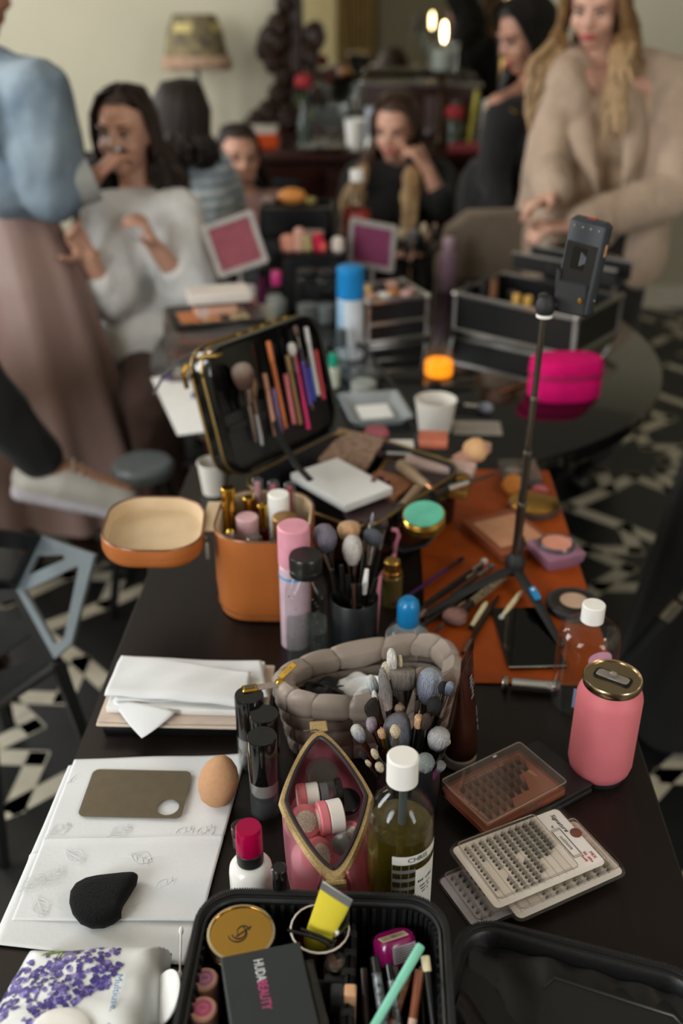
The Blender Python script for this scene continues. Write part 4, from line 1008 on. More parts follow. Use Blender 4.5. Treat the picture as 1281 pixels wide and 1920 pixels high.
# ---- brown self-tan tube standing on its cap
b_ = at(862, 1428); Ht = hgt(b_, 1216)
t = T('tan_tube', 'dark brown squeeze tube with silver lettering standing behind the brush pot', 'tube', b_, 70)
brt = mat('brown tube foil', '#3a1d14', .22, .25, var=.15)
MB().lathe(cyl(.020, 0, .016, .002), 32).build('cap', mat('grey clear cap', '#8f8b87', .25), t)
MB().loft([[(wd*math.cos(2*math.pi*i/32), th*math.sin(2*math.pi*i/32), z) for i in range(32)] for z, wd, th in ((.0162, .019, .019), (.02, .0205, .0205), (Ht*.4, .0225, .016), (Ht*.7, .024, .0085), (Ht*.9, .025, .002), (Ht*.905, .025, .0012))], cap=True).build('body', brt, t)
MB().box((0, 0, Ht*.95), (.051, .0016, Ht*.1), b=.0005).build('crimp', brt, t)
scrawl(t, frame3((-.004, -.0090, Ht*.71), (0, .15, 1), (-1, 0, 0)), .032, .011, mat('silver print', '#c4c4c4', .3, .6), None, 2)
scrawl(t, frame3((.003, -.0166, Ht*.42), (0, .13, 1), (-1, 0, 0)), .036, .005, MATS['silver print'], None, 4)

# ================================================================ right front: lash boxes
lash_m = mat('lash black', '#14110f', .6)
def lash_mesh(n=9, w=.0065, h=.0085, up=.004):
    b = MB()
    for k in range(n):
        f = k/(n-1)-.5; x0 = f*w*.35; x1 = f*w*1.3
        b.tube([(x0, 0, 0), (x0+(x1-x0)*.5, h*.5, up*.35), (x1, h, up)], [.00022, .00018, .00006], 4)
    b.box((0, 0, 0), (w*.5, .0007, .0007))
    return b.mesh('lash_cluster', lash_m)
LM1 = lash_mesh()
def plate(t, w, h, z0, z1, m, name, r=.006): return MB().prism(rr(w, h, r, 4), z0, z1, b=min(.0012, (z1-z0)*.4)).build(name, m, t)
def quad(corners, z):
    p = [at(*c, z) for c in corners]; c = sum(p, V())/4; M = frame3((c.x, c.y, z), p[1]-p[0], p[0]-p[3])
    return M, ((p[1]-p[0]).length+(p[2]-p[3]).length)/2, ((p[0]-p[3]).length+(p[1]-p[2]).length)/2
# flat black boxes below the lash box
M, w, h = quad(((900, 1440), (1012, 1384), (1112, 1470), (985, 1540)), TZ+.015)
M.translation.z = TZ+.0005; t = T('black_palette', 'flat closed black palette under the brown lash box', 'palette', M=M)
plate(t, w, h, 0, .007, black_mt, 'base', .003); plate(t, w*.99, h*.99, .0072, .0145, mat('scuffed black', '#1c1b1c', .3, var=.3, scale=30), 'lid', .003)
# brown lash box with a clear hinged cover
M, w, h = quad(((832, 1462), (975, 1392), (1066, 1470), (905, 1550)), TZ+.034)
M.translation.z = TZ+.0155; t = T('lash_box', 'brown lash cluster box with a clear hinged cover', 'lash box', M=M)
brb = mat('copper brown plastic', '#7b4431', .3, var=.05); brc = mat('copper card', '#a9705a', .6, var=.04)
MB().prism(rr(w, h, .004, 3), 0, .009, b=.001).build('tray', brb, t)
MB().prism(rr(w*.9, h*.86, .002, 3), .0091, .0101).build('card', brc, t)
cv = clear('clear cover', '#efeae6', .05, .15, .03, '#d8c8be')
MB().loft([[(x, y, z) for x, y in rr(w-2*i_, h-2*i_, .004, 3)] for i_, z in ((0, .0092), (0, .0195), (.001, .0205), (.003, .0206))], cap=False).build('cover_wall', cv, t)
MB().prism(rr(w-.004, h-.004, .003, 3), .0199, .0207).build('cover_top', cv, t)
MB().tube([(x, y, .0206) for x, y in rr(w-.001, h-.001, .004, 3)], .0007, 6, closed=True).build('cover_edge', clear('clear edge', '#cfc4bd', .05, .3, .3, '#cdbdb2'), t)
MB().box((.004, -h/2-.001, .012), (.02, .003, .010), b=.001).build('clasp', cv, t)
MB().box((.018, h/2-.004, .0205), (.006, .003, .003), b=.001).build('hinge_pin', chrome, t)
gi = mat('pale print', '#d9b9a4', .5)
for r_ in range(5):
    for c_ in range(9):
        if (r_ == 4 and c_ > 3) or (r_ > 1 and c_ > 6): continue
        ln = link('lash_cluster', LM1, t, tr(-w*.36+c_*w*.088, h*.22-r_*h*.145, .0104) @ rot('Z', -6+random.random()*8) @ Matrix.Scale(1.75 if (r_ in (1, 2, 3) and c_ > 3) else 1.4, 4))
scrawl(t, tr(w*.36, h*.05, .0104) @ rot('Z', -78), .03, .006, gi, None, 1); scrawl(t, tr(-w*.405, -h*.06, .0104) @ rot('Z', -82), .045, .0045, gi, None, 2); scrawl(t, tr(-w*.04, h*.36, .0104), .06, .0036, gi, None, 3)
# white lash trays in clear clamshells
cardw = mat('white lash card', '#dcd7d2', .55, var=.02); gr_ = mat('grey row line', '#a8a099', .6); redp = mat('red print', '#a8323c', .6); lilac = mat('lilac lash card', '#b8b6c4', .55)
shellc = clear('clamshell plastic', '#fbf9f6', .05, .12, .02, '#e0d8cc')
def lash_tray(label, corners, z, rows, cols, skip, full, card=cardw, headw=.27):
    M, w, h = quad(corners, z); t = T('lash_tray', label, 'lash tray', M=M, group='lash trays')
    plate(t, w, h, -.004, -.0032, shellc, 'clamshell_base', .009); MB().loft([[(x, y, zz) for x, y in rr(w-2*i_, h-2*i_, .008, 4)] for i_, zz in ((0, -.0034), (.001, .001), (.003, .0058))]).build('clamshell_wall', shellc, t)
    cw, ch = w*.95, h*.93
    cd1 = plate(t, cw, ch, -.003, -.0018, card, 'card', .006)
    x0, x1 = -cw/2+.008, cw/2-(cw*headw if full else .008)
    for k in range(cols+1): MB().box((x0+(x1-x0)*k/cols, 0, -.0016), (.0004, ch*.86, .0003)).build('row_line', gr_, t)
    for sg in (-1, 1): MB().box(((x0+x1)/2, sg*ch*.38, -.0016), (x1-x0, .0004, .0003)).build('row_line', gr_, t)
    for c_ in range(cols):
        n_ = rows
        for r_ in range(n_):
            if skip(c_, r_): continue
            s = .62+.5*c_/cols
            link('lash_cluster', LM1, t, tr(x0+(x1-x0)*(c_+.42)/cols, ch*.40-r_*ch*.80/(n_-1), -.0014) @ rot('Z', -72+random.random()*10) @ Matrix.Scale(s, 4))
    MB().prism(rr((x1-x0)+.006, ch*.93, .004, 3), .0062, .0068, tr((x0+x1)/2, 0, 0)).build('clamshell_window', shellc, t)
    MB().tube([((x0+x1)/2+x, y, .0066) for x, y in rr((x1-x0)+.006, ch*.93, .004, 3)], .0006, 5, closed=True).build('window_edge', MATS['clear edge'], t)
    if full:
        hx = (x1+cw/2)/2+.003
        text('Signature', .0075, ink, t, tr(hx+.004, ch*.27, -.0014) @ rot('Z', -88), shear=.3); text('by', .004, ink, t, tr(hx-.006, ch*.25, -.0014) @ rot('Z', -88))
        for s_ in (1, .9): MB().tube([(hx-.009*0-.006+x, y-.003, -.0014) for x, y in rr(.010*s_+.001, .040*s_+.002, .0005, 1)], .00022, 4, closed=True).build('print_frame', ink, t)
        text('noblesse', .006, mat('grey print', '#8a8680', .6), t, tr(hx-.006, -.003, -.0014) @ rot('Z', -88))
        text('MIX', .0058, redp, t, tr(hx+.009, -ch*.33, -.0014) @ rot('Z', -88)); scrawl(t, tr(hx+.003, -ch*.33, -.0013) @ rot('Z', -88), .016, .0036, redp, None, 1); scrawl(t, tr(hx-.002, -ch*.33, -.0013) @ rot('Z', -88), .009, .0034, redp, None, 2)
        MB().lathe([(0, -.0018), (.0065, -.0018), (.0065, -.0008), (0, -.0008)], 24, tr(cw/2-.004, .004, 0)).build('hang_notch', mat('notch shade', '#6a4038', .3), t)
    return t
lash_tray('lilac lash tray at the bottom left of the lash tray stack', ((806, 1650), (912, 1606), (1000, 1690), (905, 1744)), TZ+.006, 8, 5, lambda c, r: c > 1 and r > 4, False, lilac)
lash_tray('middle white lash tray sticking out to the right below the top one', ((880, 1612), (1080, 1530), (1186, 1640), (968, 1722)), TZ+.017, 12, 9, lambda c, r: (c < 2) or r % 5 == 4, False)
lash_tray('top white lash tray with signature lettering and rows of black lash clusters', ((834, 1588), (1044, 1508), (1150, 1616), (932, 1708)), TZ+.028, 14, 10,
          lambda c, r: (c == 1 and r > 4) or (c == 2 and r in (8, 9)) or (c > 6 and r > 8 - (c == 9)*1) or (c == 5 and r in (6, 7)) or (c == 0 and r > 11) or (c == 6 and r > 11), True)

# ================================================================ pink can tumbler, clear bottle
b_ = at(1121, 1448); u = mpp(b_+V((0, 0, .07))); r = 60*u; H = hgt(b_, 1275)
coral = mat('coral silicone', '#d07078', .5, var=.03)
t = T('can_tumbler', 'coral pink can-shaped tumbler with a brushed steel lid', 'tumbler', b_, 30)
MB().lathe([(0, 0), (r*.78, 0), (r*.8, .002), (r*.82, .008), (0, .008)], 40).build('base', black_rub, t)
MB().lathe([(0, .0082), (r*.84, .0082), (r*.94, .014), (r, .024), (r, H-.022), (r*.97, H-.016), (r*.86, H-.006), (r*.84, H-.004), (0, H-.004)], 56).build('body', coral, t)
lidm = mat('brushed lid', '#b6a384', .22, 1.0, var=.1, scale=30)
MB().lathe([(0, H-.0035), (r*.88, H-.0035), (r*.9, H-.001), (r*.9, H+.004), (r*.87, H+.006), (r*.83, H+.005), (r*.82, H+.0035), (0, H+.0035)], 56).build('lid', lidm, t)
MB().prism(rr(r*1.15, r*.5, r*.12, 4), H+.0036, H+.0046, rot('Z', -62)).build('lid_recess', black_pl, t)
MB().prism(rr(r*1.0, r*.34, r*.1, 4), H+.0047, H+.0062, rot('Z', -62), b=.0008).build('slider', clear('slider clear', '#cfc6bd', .08, .3, .45, '#a59c92'), t)
MB().box((0, 0, H+.009), (.008, .006, .006), rot('Z', -62), b=.002).build('slider_tab', MATS['slider clear'], t)
b_ = at(1088, 1318); u = mpp(b_+V((0, 0, .06))); r = 58*u; H = hgt(b_, 1132)
t = T('toner_bottle', 'empty clear bottle with a white cap and pink round label behind the tumbler', 'bottle', b_, 0)
zs = H*.68
MB().lathe([(0, 0), (r*.9, 0), (r, .004), (r, zs), (r*.94, zs+.010), (r*.76, zs+.018), (r*.45, zs+.023), (.0125, zs+.025), (.0125, H-.014)] + [(.0115, H-.014), (.0115, zs+.024), (r*.44, zs+.022), (r*.75, zs+.017), (r*.93, zs+.009), (r*.975, zs), (r*.975, .007), (r*.8, .010), (0, .007)], 48).build('glass', glassy, t)
MB().lathe(cyl(.0145, H-.025, H, .001), 36).build('cap', white_pl, t)
pkl2 = mat('pink translucent label', '#b9899c', .4)
def lab(cx_, cz, rx, rz_, m, nm):
    k = []
    for i in range(32):
        a = 2*math.pi*i/32; th = (cx_+rx*math.cos(a))/r; k.append(((r+.0006)*math.sin(th), -(r+.0006)*math.cos(th), cz+rz_*math.sin(a)))
    th = cx_/r; k.append(((r+.0008)*math.sin(th), -(r+.0008)*math.cos(th), cz))
    MB().add(k, [(i, (i+1) % 32, 32) for i in range(32)]).build(nm, m, t)
lab(.008, zs-.008, .0155, .014, pkl2, 'round_label'); 
MB().grid(lambda u_, v_: ((r+.0005)*math.sin(-.5+.9*u_), -(r+.0005)*math.cos(-.5+.9*u_), .022+.03*v_), 12, 1).build('blue_label', mat('pale blue label', '#7d8aa6', .5), t)

# ================================================================ orange leather mat
ml = mat('orange leather', '#9a440f', .5, spec=.3, var=.12, scale=16, bump=.25, bscale=240)
MX0, MX1, MY0, MY1 = .075, .333, 1.094, 1.766
o = MB().prism(rr(MX1-MX0, MY1-MY0, .006, 3), 0, .003, tr((MX0+MX1)/2, (MY0+MY1)/2, TZ+.0003), b=.0008).build('leather_mat', ml); tag(o, 'orange leather desk mat under the scattered brushes', 'mat')
MZ = TZ+.0035
# mirror tablet with a chrome hinge bar
M, w, h = quad(((925, 1140), (1032, 1138), (1052, 1252), (948, 1250)), MZ+.004)
M.translation.z = MZ; t = T('tablet_mirror', 'black framed mirror lying on the orange mat in front of the tripod', 'mirror', M=M)
plate(t, w, h, 0, .0045, black_pl, 'frame', .003); plate(t, w*.95, h*.96, .0046, .0052, mat('dark mirror', '#3b3a38', .03, 1.0, var=.02), 'glass', .002)
MB().tube([(-w/2, -h/2, .005), (w/2, -h/2, .005)], .0014, 8).build('front_edge', chrome, t)
c0, c1 = at(950, 1282, TZ+.010), at(1046, 1290, TZ+.010); c0.z = c1.z = TZ+.0105
t = T('chrome_roller', 'chrome cylinder bar lying at the front edge of the orange mat', 'bar', M=frame((c0+c1)/2, c1-c0)); ln = (c1-c0).length
MB().lathe(cyl(.0085, -ln/2+.006, ln/2-.006, .001), 28).build('tube', chrome, t)
for sg in (-1, 1): MB().lathe(cyl(.0098, sg*ln/2-.006, sg*ln/2+.002, .0012), 28).build('end_cap', steel, t)
# ================================================================ phone tripod
hubp = at(968, 1092, TZ+.0); HBx = atY(966, 1056, 1.36); Y_ = 1.36
hub = V((HBx.x, Y_, HBx.z)); top = atY(1021, 578, Y_)
t = T('phone_tripod', 'small tripod with a steel telescopic pole and a clamp holding a black light panel', 'tripod', (hub.x, hub.y, MZ))
I = WI(t); Lp = (top.z-hub.z); px = lambda f: V((hub.x+(top.x-hub.x)*f, Y_, hub.z+Lp*f))
for f0, f1, rr_ in ((0, .26, .0072), (.26, .47, .0063), (.47, .68, .0055), (.68, 1, .0048)):
    sg = MB().tube([px(f0), px(f1)], rr_, 14).build('pole_section', mat('gunmetal pole', '#7d766c', .25, 1.0, var=.08), t, M=I)
    MB().tube([px(f1)-V((0, 0, .004)), px(f1)+V((0, 0, .001))], rr_*1.12, 14).build('pole_collar', steel, sg)
MB().lathe([(0, -.018), (.012, -.018), (.0155, -.012), (.016, .004), (.012, .014), (.008, .018), (0, .018)], 20, tr(hub)).build('hub', black_rub, t, M=I)
ends = [at(800, 1152, MZ+.006), at(1052, 1208, MZ+.006), at(985, 985, MZ+.006)]
for k, e in enumerate(ends):
    d = (e-hub); s = hub+d*.08+V((0, 0, -.006)); md = hub+d*.55; lg = MB().tube([s, md, e], [.0085, .0078, .0055], 10, sq=.7).build('leg', black_rub, t, M=I)
    MB().ell(e, .0062, nu=10, nv=6).build('rubber_foot', black_rub, lg)
    if k == 1:
        p = hub+d*.44+V((0, -.004, .0085)); MB().prism(rr(.030, .010, .005, 5), 0, .0015, frame3(p, d, V((1, 1, .4)))).build('blue_badge', mat('blue badge', '#1d7fb8', .3), lg)
        MB().lathe(cyl(.0024, .0016, .002, .0001), 16, frame3(p-d.normalized()*.008, d, V((1, 1, .4)))).build('badge_dot', white_ink, lg)
# clamp and light panel
MB().lathe([(0, -.012), (.011, -.012), (.0135, -.006), (.0135, .004), (.009, .012), (0, .014)], 18, tr(top+V((.001, 0, .004)))).build('ball_head', black_rub, t, M=I)
MB().lathe(cyl(.0115, -.017, -.012, .001), 18, tr(top+V((.001, 0, .004)))).build('head_ring', white_pl, t, M=I)
PMx = tr(atY(1092, 500, Y_)) @ rot('Z', -38) @ rot('Y', 5) @ rot('X', -3)
CM = tr(atY(1075, 556, Y_)) @ rot('Z', -38)
cl = MB().box((0, 0, 0), (.048, .022, .046), CM, b=.003).build('clamp', black_rub, t, M=I)
MB().box((-.021, .004, .022), (.008, .03, .03), CM, b=.003).build('clamp_jaw', black_rub, cl); MB().lathe(cyl(.0035, 0, .004, .0005), 14, CM @ tr(.018, -.011, 0) @ rot('X', 90)).build('brass_thread', gold, cl)
MB().tube([tuple(top), tuple(CM @ V((-.018, 0, -.012)))], .007, 10).build('clamp_arm', black_rub, t, M=I)
pn = T('led_light', 'black pocket light panel with a small screen held upright in the tripod clamp', 'light panel', M=PMx)
pbk = mat('panel graphite', '#2a2e33', .35, var=.06)
MB().box((0, 0, 0), (.056, .021, .128), b=.005).build('housing', pbk, pn)
MB().box((-.001, -.0106, -.01), (.046, .001, .085)).build('front_plate', mat('panel dark', '#1c1a1c', .2), pn)
MB().box((-.003, -.0114, .012), (.020, .0008, .03)).build('screen', mat('panel screen', '#0a0a0a', .08), pn)
for k in range(3): MB().box((.001+k*.003, -.0119, .012), (.0012, .0004, .018-.004*k)).build('screen_digit', mat('dim digits', '#6c7078', .4), pn)
for k in range(4): MB().lathe(cyl(.0016, 0, .0008, .0002), 10, tr(-.018+k*.012, -.0105, .053) @ rot('X', 90)).build('button', steel, pn)
MB().box((.0, 0, .0642), (.012, .009, .0012), b=.0004).build('red_switch', mat('red switch', '#a02a22', .4), pn); MB().box((.0282, 0, .028), (.0008, .006, .016)).build('port', mat('port gold', '#b58a66', .4), pn); MB().lathe(cyl(.002, 0, .001, .0003), 10, tr(.028, 0, -.04) @ rot('Y', 90)).build('screw', steel, pn)
# ================================================================ middle of the desk
# ---- tan leather vanity case
tan = mat('tan leather', '#a8602c', .38, var=.08, scale=14, bump=.15, bscale=260); lining = mat('cream suede', '#cdb593', .8, var=.06, scale=30)
CX, CY, CWd, CDp, CHh = -.168, 1.305, .146, .168, .142
t = T('vanity_case', 'tan leather vanity case with its cream-lined lid swung open to the left', 'vanity case', (CX, CY, TZ))
def vr(i, z, r=.058): return [(x, y, z) for x, y in rr(CWd-2*i, CDp-2*i, max(r-i, .01), 10)]
MB().loft([vr(.014, .001, .05), vr(.006, .004, .054), vr(.003, .012), vr(0, .05), vr(0, CHh-.002), vr(.002, CHh)], cap=False).build('body', tan, t)
MB().loft([vr(.002, CHh), vr(.006, CHh-.001), vr(.008, .012)], cap='end').build('lining', lining, t)
MB().loft([vr(.013, .002, .05), vr(.013, .001, .05)], cap=True).build('base', tan, t)
MB().tube([V(p) for p in vr(.002, CHh)], .0018, 6, closed=True).build('zip', mat('copper zip', '#7a5642', .35, .6, var=.3, scale=500), t)
MB().tube([V(p) for p in vr(.0015, .016)], .0009, 6, closed=True).build('stitching', mat('dark tan stitch', '#7d441c', .6), t)
lc = at(288, 982, TZ+CHh+.004); LMv = tr(lc.x-CX, lc.y-CY, CHh-.026) @ rot('Z', 6) @ rot('Y', 3)
ld = MB().loft([vr(.010, .0, .05), vr(.003, .004), vr(0, .012), vr(0, .030), vr(.002, .032)], cap=False).build('lid', tan, t, M=LMv)
MB().loft([vr(.010, .0, .05), vr(.010, .001, .05)], cap=True).build('lid_top', tan, ld)
MB().loft([vr(.002, .032), vr(.005, .031), vr(.007, .012), vr(.02, .009, .045)], cap='end').build('lid_lining', lining, ld)
MB().tube([V(p) for p in vr(.002, .032)], .0016, 6, closed=True).build('lid_zip', MATS['copper zip'], ld)
MB().tube([V(p) for p in vr(.0006, .018)], .0008, 6, closed=True).build('lid_stitching', MATS['dark tan stitch'], ld)
MB().box((-CWd/2-.006, 0, CHh-.004), (.026, .09, .004), b=.001).build('hinge_strap', lining, t)
zp = WI(t) @ at(388, 1008, TZ+CHh); MB().box((zp.x, zp.y, zp.z-.002), (.007, .007, .008), b=.002).build('zip_slider', dsteel, t); MB().box((zp.x, zp.y-.004, zp.z-.020), (.006, .002, .028), b=.0008).build('zip_pull', steel, t)
# bottles in the vanity case
VZ = TZ+.0135
def inc(px_, py_, zt):     # centre of a thing whose top centre shows at this pixel
    p = at(px_, py_, zt); return V((p.x, p.y, VZ)), zt-VZ
p, h_ = inc(427, 914, .925); lat('lipstick', 'tall gold lipstick case standing at the back left of the vanity case', 'lipstick', p, [('base', cyl(.0095, 0, h_*.5, .001), goldd), ('cap', cyl(.0105, h_*.5+.0002, h_, .001), gold)])
p, h_ = inc(467, 932, .898); lat('nail_polish', 'gold-capped yellow nail polish behind the pink-lidded jar', 'bottle', p, [('bottle', cyl(.0125, 0, h_*.6, .003), mat('amber glass', '#a5751d', .05, trans=.6)), ('cap', cyl(.0095, h_*.6+.0002, h_, .001), gold)])
p, h_ = inc(492, 945, .893); lat('nail_polish', 'clear bottle with red liquid next to the gold-capped polish', 'bottle', p, [('bottle', cyl(.011, 0, h_*.7, .003), mat('red glass', '#7d1512', .05, trans=.4)), ('cap', cyl(.0085, h_*.7+.0002, h_, .001), gold)])
p, h_ = inc(522, 925, .912); lat('cream_jar', 'white capped jar at the back of the vanity case', 'jar', p, [('jar', cyl(.016, 0, h_*.6, .002), white_pl), ('cap', cyl(.0165, h_*.6+.0002, h_, .0015), white_pl)])
p, h_ = inc(534, 968, .892); lat('perfume_jar', 'amber jar with a brown-gold lid in the vanity case', 'jar', p, [('jar', cyl(.0185, 0, h_*.65, .003), mat('honey glass', '#8a4d17', .06, trans=.5)), ('lid', cyl(.019, h_*.65+.0002, h_, .0015), mat('bronze lid', '#94703f', .3, .7))])
p, h_ = inc(463, 968, .885); lat('cream_jar', 'jar with a pale pink lid in the middle of the vanity case', 'jar', p, [('jar', cyl(.0165, 0, h_*.72, .002), mat('blush glass', '#c69a84', .2)), ('lid', cyl(.017, h_*.72+.0002, h_, .0015), mat('pale pink lid', '#d3a8ae', .4))])
p, h_ = inc(431, 996, .878); lat('perfume_bottle', 'small bottle with a silver ball stopper at the front left of the vanity case', 'bottle', p, [('bottle', cyl(.0135, 0, h_*.66, .003), mat('nude glass', '#c09a80', .12)), ('stopper', [(0, h_*.66), (.006, h_*.66), (.010, h_*.78), (.010, h_*.9), (.006, h_), (0, h_)], chrome)])
p, h_ = inc(476, 1006, .876); lat('perfume_bottle', 'clear bottle with a flat glass stopper at the front of the vanity case', 'bottle', p, [('bottle', cyl(.0155, 0, h_*.7, .003), glass2), ('perfume', cyl(.0135, .002, h_*.5, .002), mat('pale perfume', '#bfae95', .1)), ('stopper', cyl(.012, h_*.7+.0002, h_, .002), glass2)])
p, h_ = inc(514, 1012, .876); lat('nail_polish', 'small gold and black bottle at the front right of the vanity case', 'bottle', p, [('bottle', cyl(.010, 0, h_*.55, .002), gold), ('cap', cyl(.007, h_*.55+.0002, h_, .001), black_pl)])
for k, (x, y, c_, lb) in enumerate(((482, 897, '#c98a90', 'pink lip gloss in a clear tube, leftmost of three behind the vanity case'), (512, 902, '#c0566b', 'rosy lip gloss in a clear tube, middle of three behind the vanity case'), (543, 906, '#b3414f', 'red lip gloss in a clear tube, rightmost of three behind the vanity case'))):
    p, h_ = inc(x, y, .925 if k == 0 else .918)
    lat('lip_gloss', lb, 'lip gloss', p, [('tube', cyl(.0085, 0, h_, .002), glass2), ('gloss', cyl(.0045, .002, h_-.006, .001), mat('gloss'+c_, c_, .25))], group='lip glosses')
# ---- spray can, water bottle, brush cup
b_ = at(556, 1206); u = mpp(b_+V((0, 0, .1))); r = 30*u; H = hgt(b_, 985)
t = lat('spray_can', 'tall pink spray can between the vanity case and the water bottle', 'spray can', b_, [('can', cyl(r*.97, 0, H*.69, .002), mat('pale lilac can', '#c3a9b4', .35)), ('blue_band', cyl(r*.985, H*.60, H*.62, .0004), mat('sky blue band', '#2a92c8', .4)), ('cap', cyl(r, H*.692, H, .002), mat('baby pink cap', '#cf8d9d', .4))])
b_ = at(577, 1238); u = mpp(b_+V((0, 0, .08))); r = 40*u; H = hgt(b_, 1040)
t = T('water_bottle', 'clear square-shouldered plastic bottle with a black cap, half full of water', 'bottle', b_, 4)
def sq(r_, z, e=.55): return [(x, y, z) for x, y in rr(2*r_, 2*r_, max(r_*e, .004), 6)]
MB().loft([sq(r*.95, .0005), sq(r, .003), sq(r, H*.66), sq(r*.96, H*.70), sq(r*.74, H*.80, .9), sq(r*.66, H*.84, .99)], cap=False).build('shell', glassy, t)
MB().loft([sq(r*.95, .0006), sq(r*.95, .0012)], cap=True).build('shell_base', glassy, t)
MB().loft([sq(r*.93, .002), sq(r*.955, .004), sq(r*.955, H*.36)], cap=True).build('water', clear('water', '#e2eae8', .02, .15, .05, '#aab4b2'), t)
cp = MB().lathe([(0, H*.83), (r*.74, H*.83), (r*.76, H*.835), (r*.76, H*.88), (r*.73, H*.885), (r*.77, H*.89), (r*.77, H-.003), (r*.72, H), (0, H)], 40).build('cap', mat('black screw cap', '#171716', .3), t)
for k in range(30):
    rnd = random.Random(k); z = H*(.2+.55*rnd.random()); x = r*(rnd.random()-.5)*1.6
    MB().ell((x, -r*1.0, z), .0011+.0008*rnd.random(), nu=6, nv=4).build('droplet', glass2, t)
b_ = at(664, 1216); u = mpp(b_+V((0, 0, .05))); r = 45*u; H = hgt(b_, 1118); HB2 = V(b_)
t = T('brush_cup', 'plain black brush cup beside the water bottle', 'brush holder', b_)
MB().lathe([(0, 0), (r*.93, 0), (r*.95, .002), (r, H-.001), (r*.98, H), (r*.95, H-.001), (r*.9, .004), (0, .004)], 40).build('cup', mat('black cup', '#17191c', .45), t)
def cbrush(label, x, y, wpx, hpx, D, shape, cols, **k):
    c = atY(x, y, D); m = mpp(c); b0 = HB2+V(((c.x-HB2.x)*.25, (c.y-HB2.y)*.25, .008)); d = (c-b0).normalized(); hh = hpx*m*1.05
    return brush(label, b0, c+d*hh/2, wpx*m, hh, shape, cols, group='brushes in the black cup', **k)
y0 = HB2.y
cbrush('fluffy lilac-grey powder brush at the left of the black cup', 609, 1008, 44, 52, y0+.03, 'round', ('#8d8794', '#7b7684', '#4f4a55'))
cbrush('peach kabuki brush at the back of the black cup', 655, 993, 42, 34, y0+.06, 'dome', PEA)
cbrush('white oval brush in front in the black cup', 661, 1030, 36, 56, y0+.02, 'round', ('#e2ddd6', '#d8d0c8', '#c8bcb2'), han=mat('tan handle', '#9c7660', .4))
cbrush('dark grey slanted brush at the right of the black cup', 700, 1006, 40, 30, y0+.04, 'dome', ('#54575f', '#474a52', '#232428'), sq=.5)
cbrush('slim grey liner brush behind the dark grey brush', 698, 975, 6, 30, y0+.06, 'slim', GRY)
cbrush('small brown brush behind the dark grey one', 686, 985, 10, 18, y0+.07, 'slim', BRW)
cbrush('small black-brown brush at the back right of the black cup', 722, 982, 14, 20, y0+.06, 'round', BRW)
for k, (x, y, c_) in enumerate(((622, 1068, blk_h), (640, 1060, blk_h), (652, 1078, blk_h), (688, 1068, white_pl), (706, 1085, blk_h), (676, 1095, blk_h))):
    c = atY(x, y, y0+.01-.006*k); b0 = HB2+V(((c.x-HB2.x)*.3, (c.y-HB2.y)*.3, .008))
    stick('slim_brush', ['black handle end at the far left of the black cup', 'black handle second from the left in the black cup', 'black handle behind the white oval brush', 'white handle end in the black cup', 'black handle end at the right of the black cup', 'short black handle at the front of the black cup'][k], 'brush', b0, c, [('handle', c_, [(0, .003), (.8, .0042), (1, .003)]), ('ferrule', silver_f, [(.55, .0044), (.7, .0044)])], 'brush handles in the black cup')
c0 = at(740, 1040, .80); cc = [c0+V((0, 0, 0)), atY(742, 1020, c0.y), atY(748, 1005, c0.y), atY(744, 994, c0.y), atY(735, 993, c0.y)]
pts = [HB2+V((.03, .01, .02)), HB2.lerp(cc[0], .6)+V((0, 0, .02)), cc[0], cc[1], cc[2], cc[3], cc[4]]
o = MB().tube(pts, .0034, 8).build('brow_razor', mat('pink razor', '#c98196', .4)); tag(o, 'pink hooked brow razor leaning out of the black cup', 'razor')
b_ = at(734, 1132); r = 17*mpp(b_); H = hgt(b_, 1050)
lat('gold_bottle', 'small olive gold bottle with a gold cap beside the black cup', 'bottle', b_, [('body', cyl(r*1.15, 0, H*.68, .002), mat('olive glass', '#6b5c33', .25, .4)), ('neck', cyl(r*1.05, H*.68, H*.78, .001), goldd), ('cap', cyl(r*.9, H*.78, H, .002), goldd)])
b_ = at(762, 1242); u = mpp(b_+V((0, 0, .05))); H = hgt(b_, 1122)
t = T('sanitizer_bottle', 'clear bottle with a bright blue ribbed cap behind the quilted pouch', 'bottle', b_)
r = 40*u; MB().lathe([(0, 0), (r*.95, 0), (r, .003), (r, H*.42), (r*.85, H*.55), (r*.5, H*.63), (r*.4, H*.64)], 36).build('shell', glassy, t)
MB().lathe(cyl(r*1.01, .006, H*.45, .0005)[1:-1], 36).build('label', mat('white label', '#c9ced2', .5), t)
MB().lathe([(0, H*.62), (r*.5, H*.62), (r*.52, H*.64), (r*.52, H*.88), (r*.46, H*.96), (r*.3, H), (0, H)], 36, wob=lambda i, k: 1+.015*(i % 2)).build('cap', mat('blue cap', '#1677b0', .25), t)
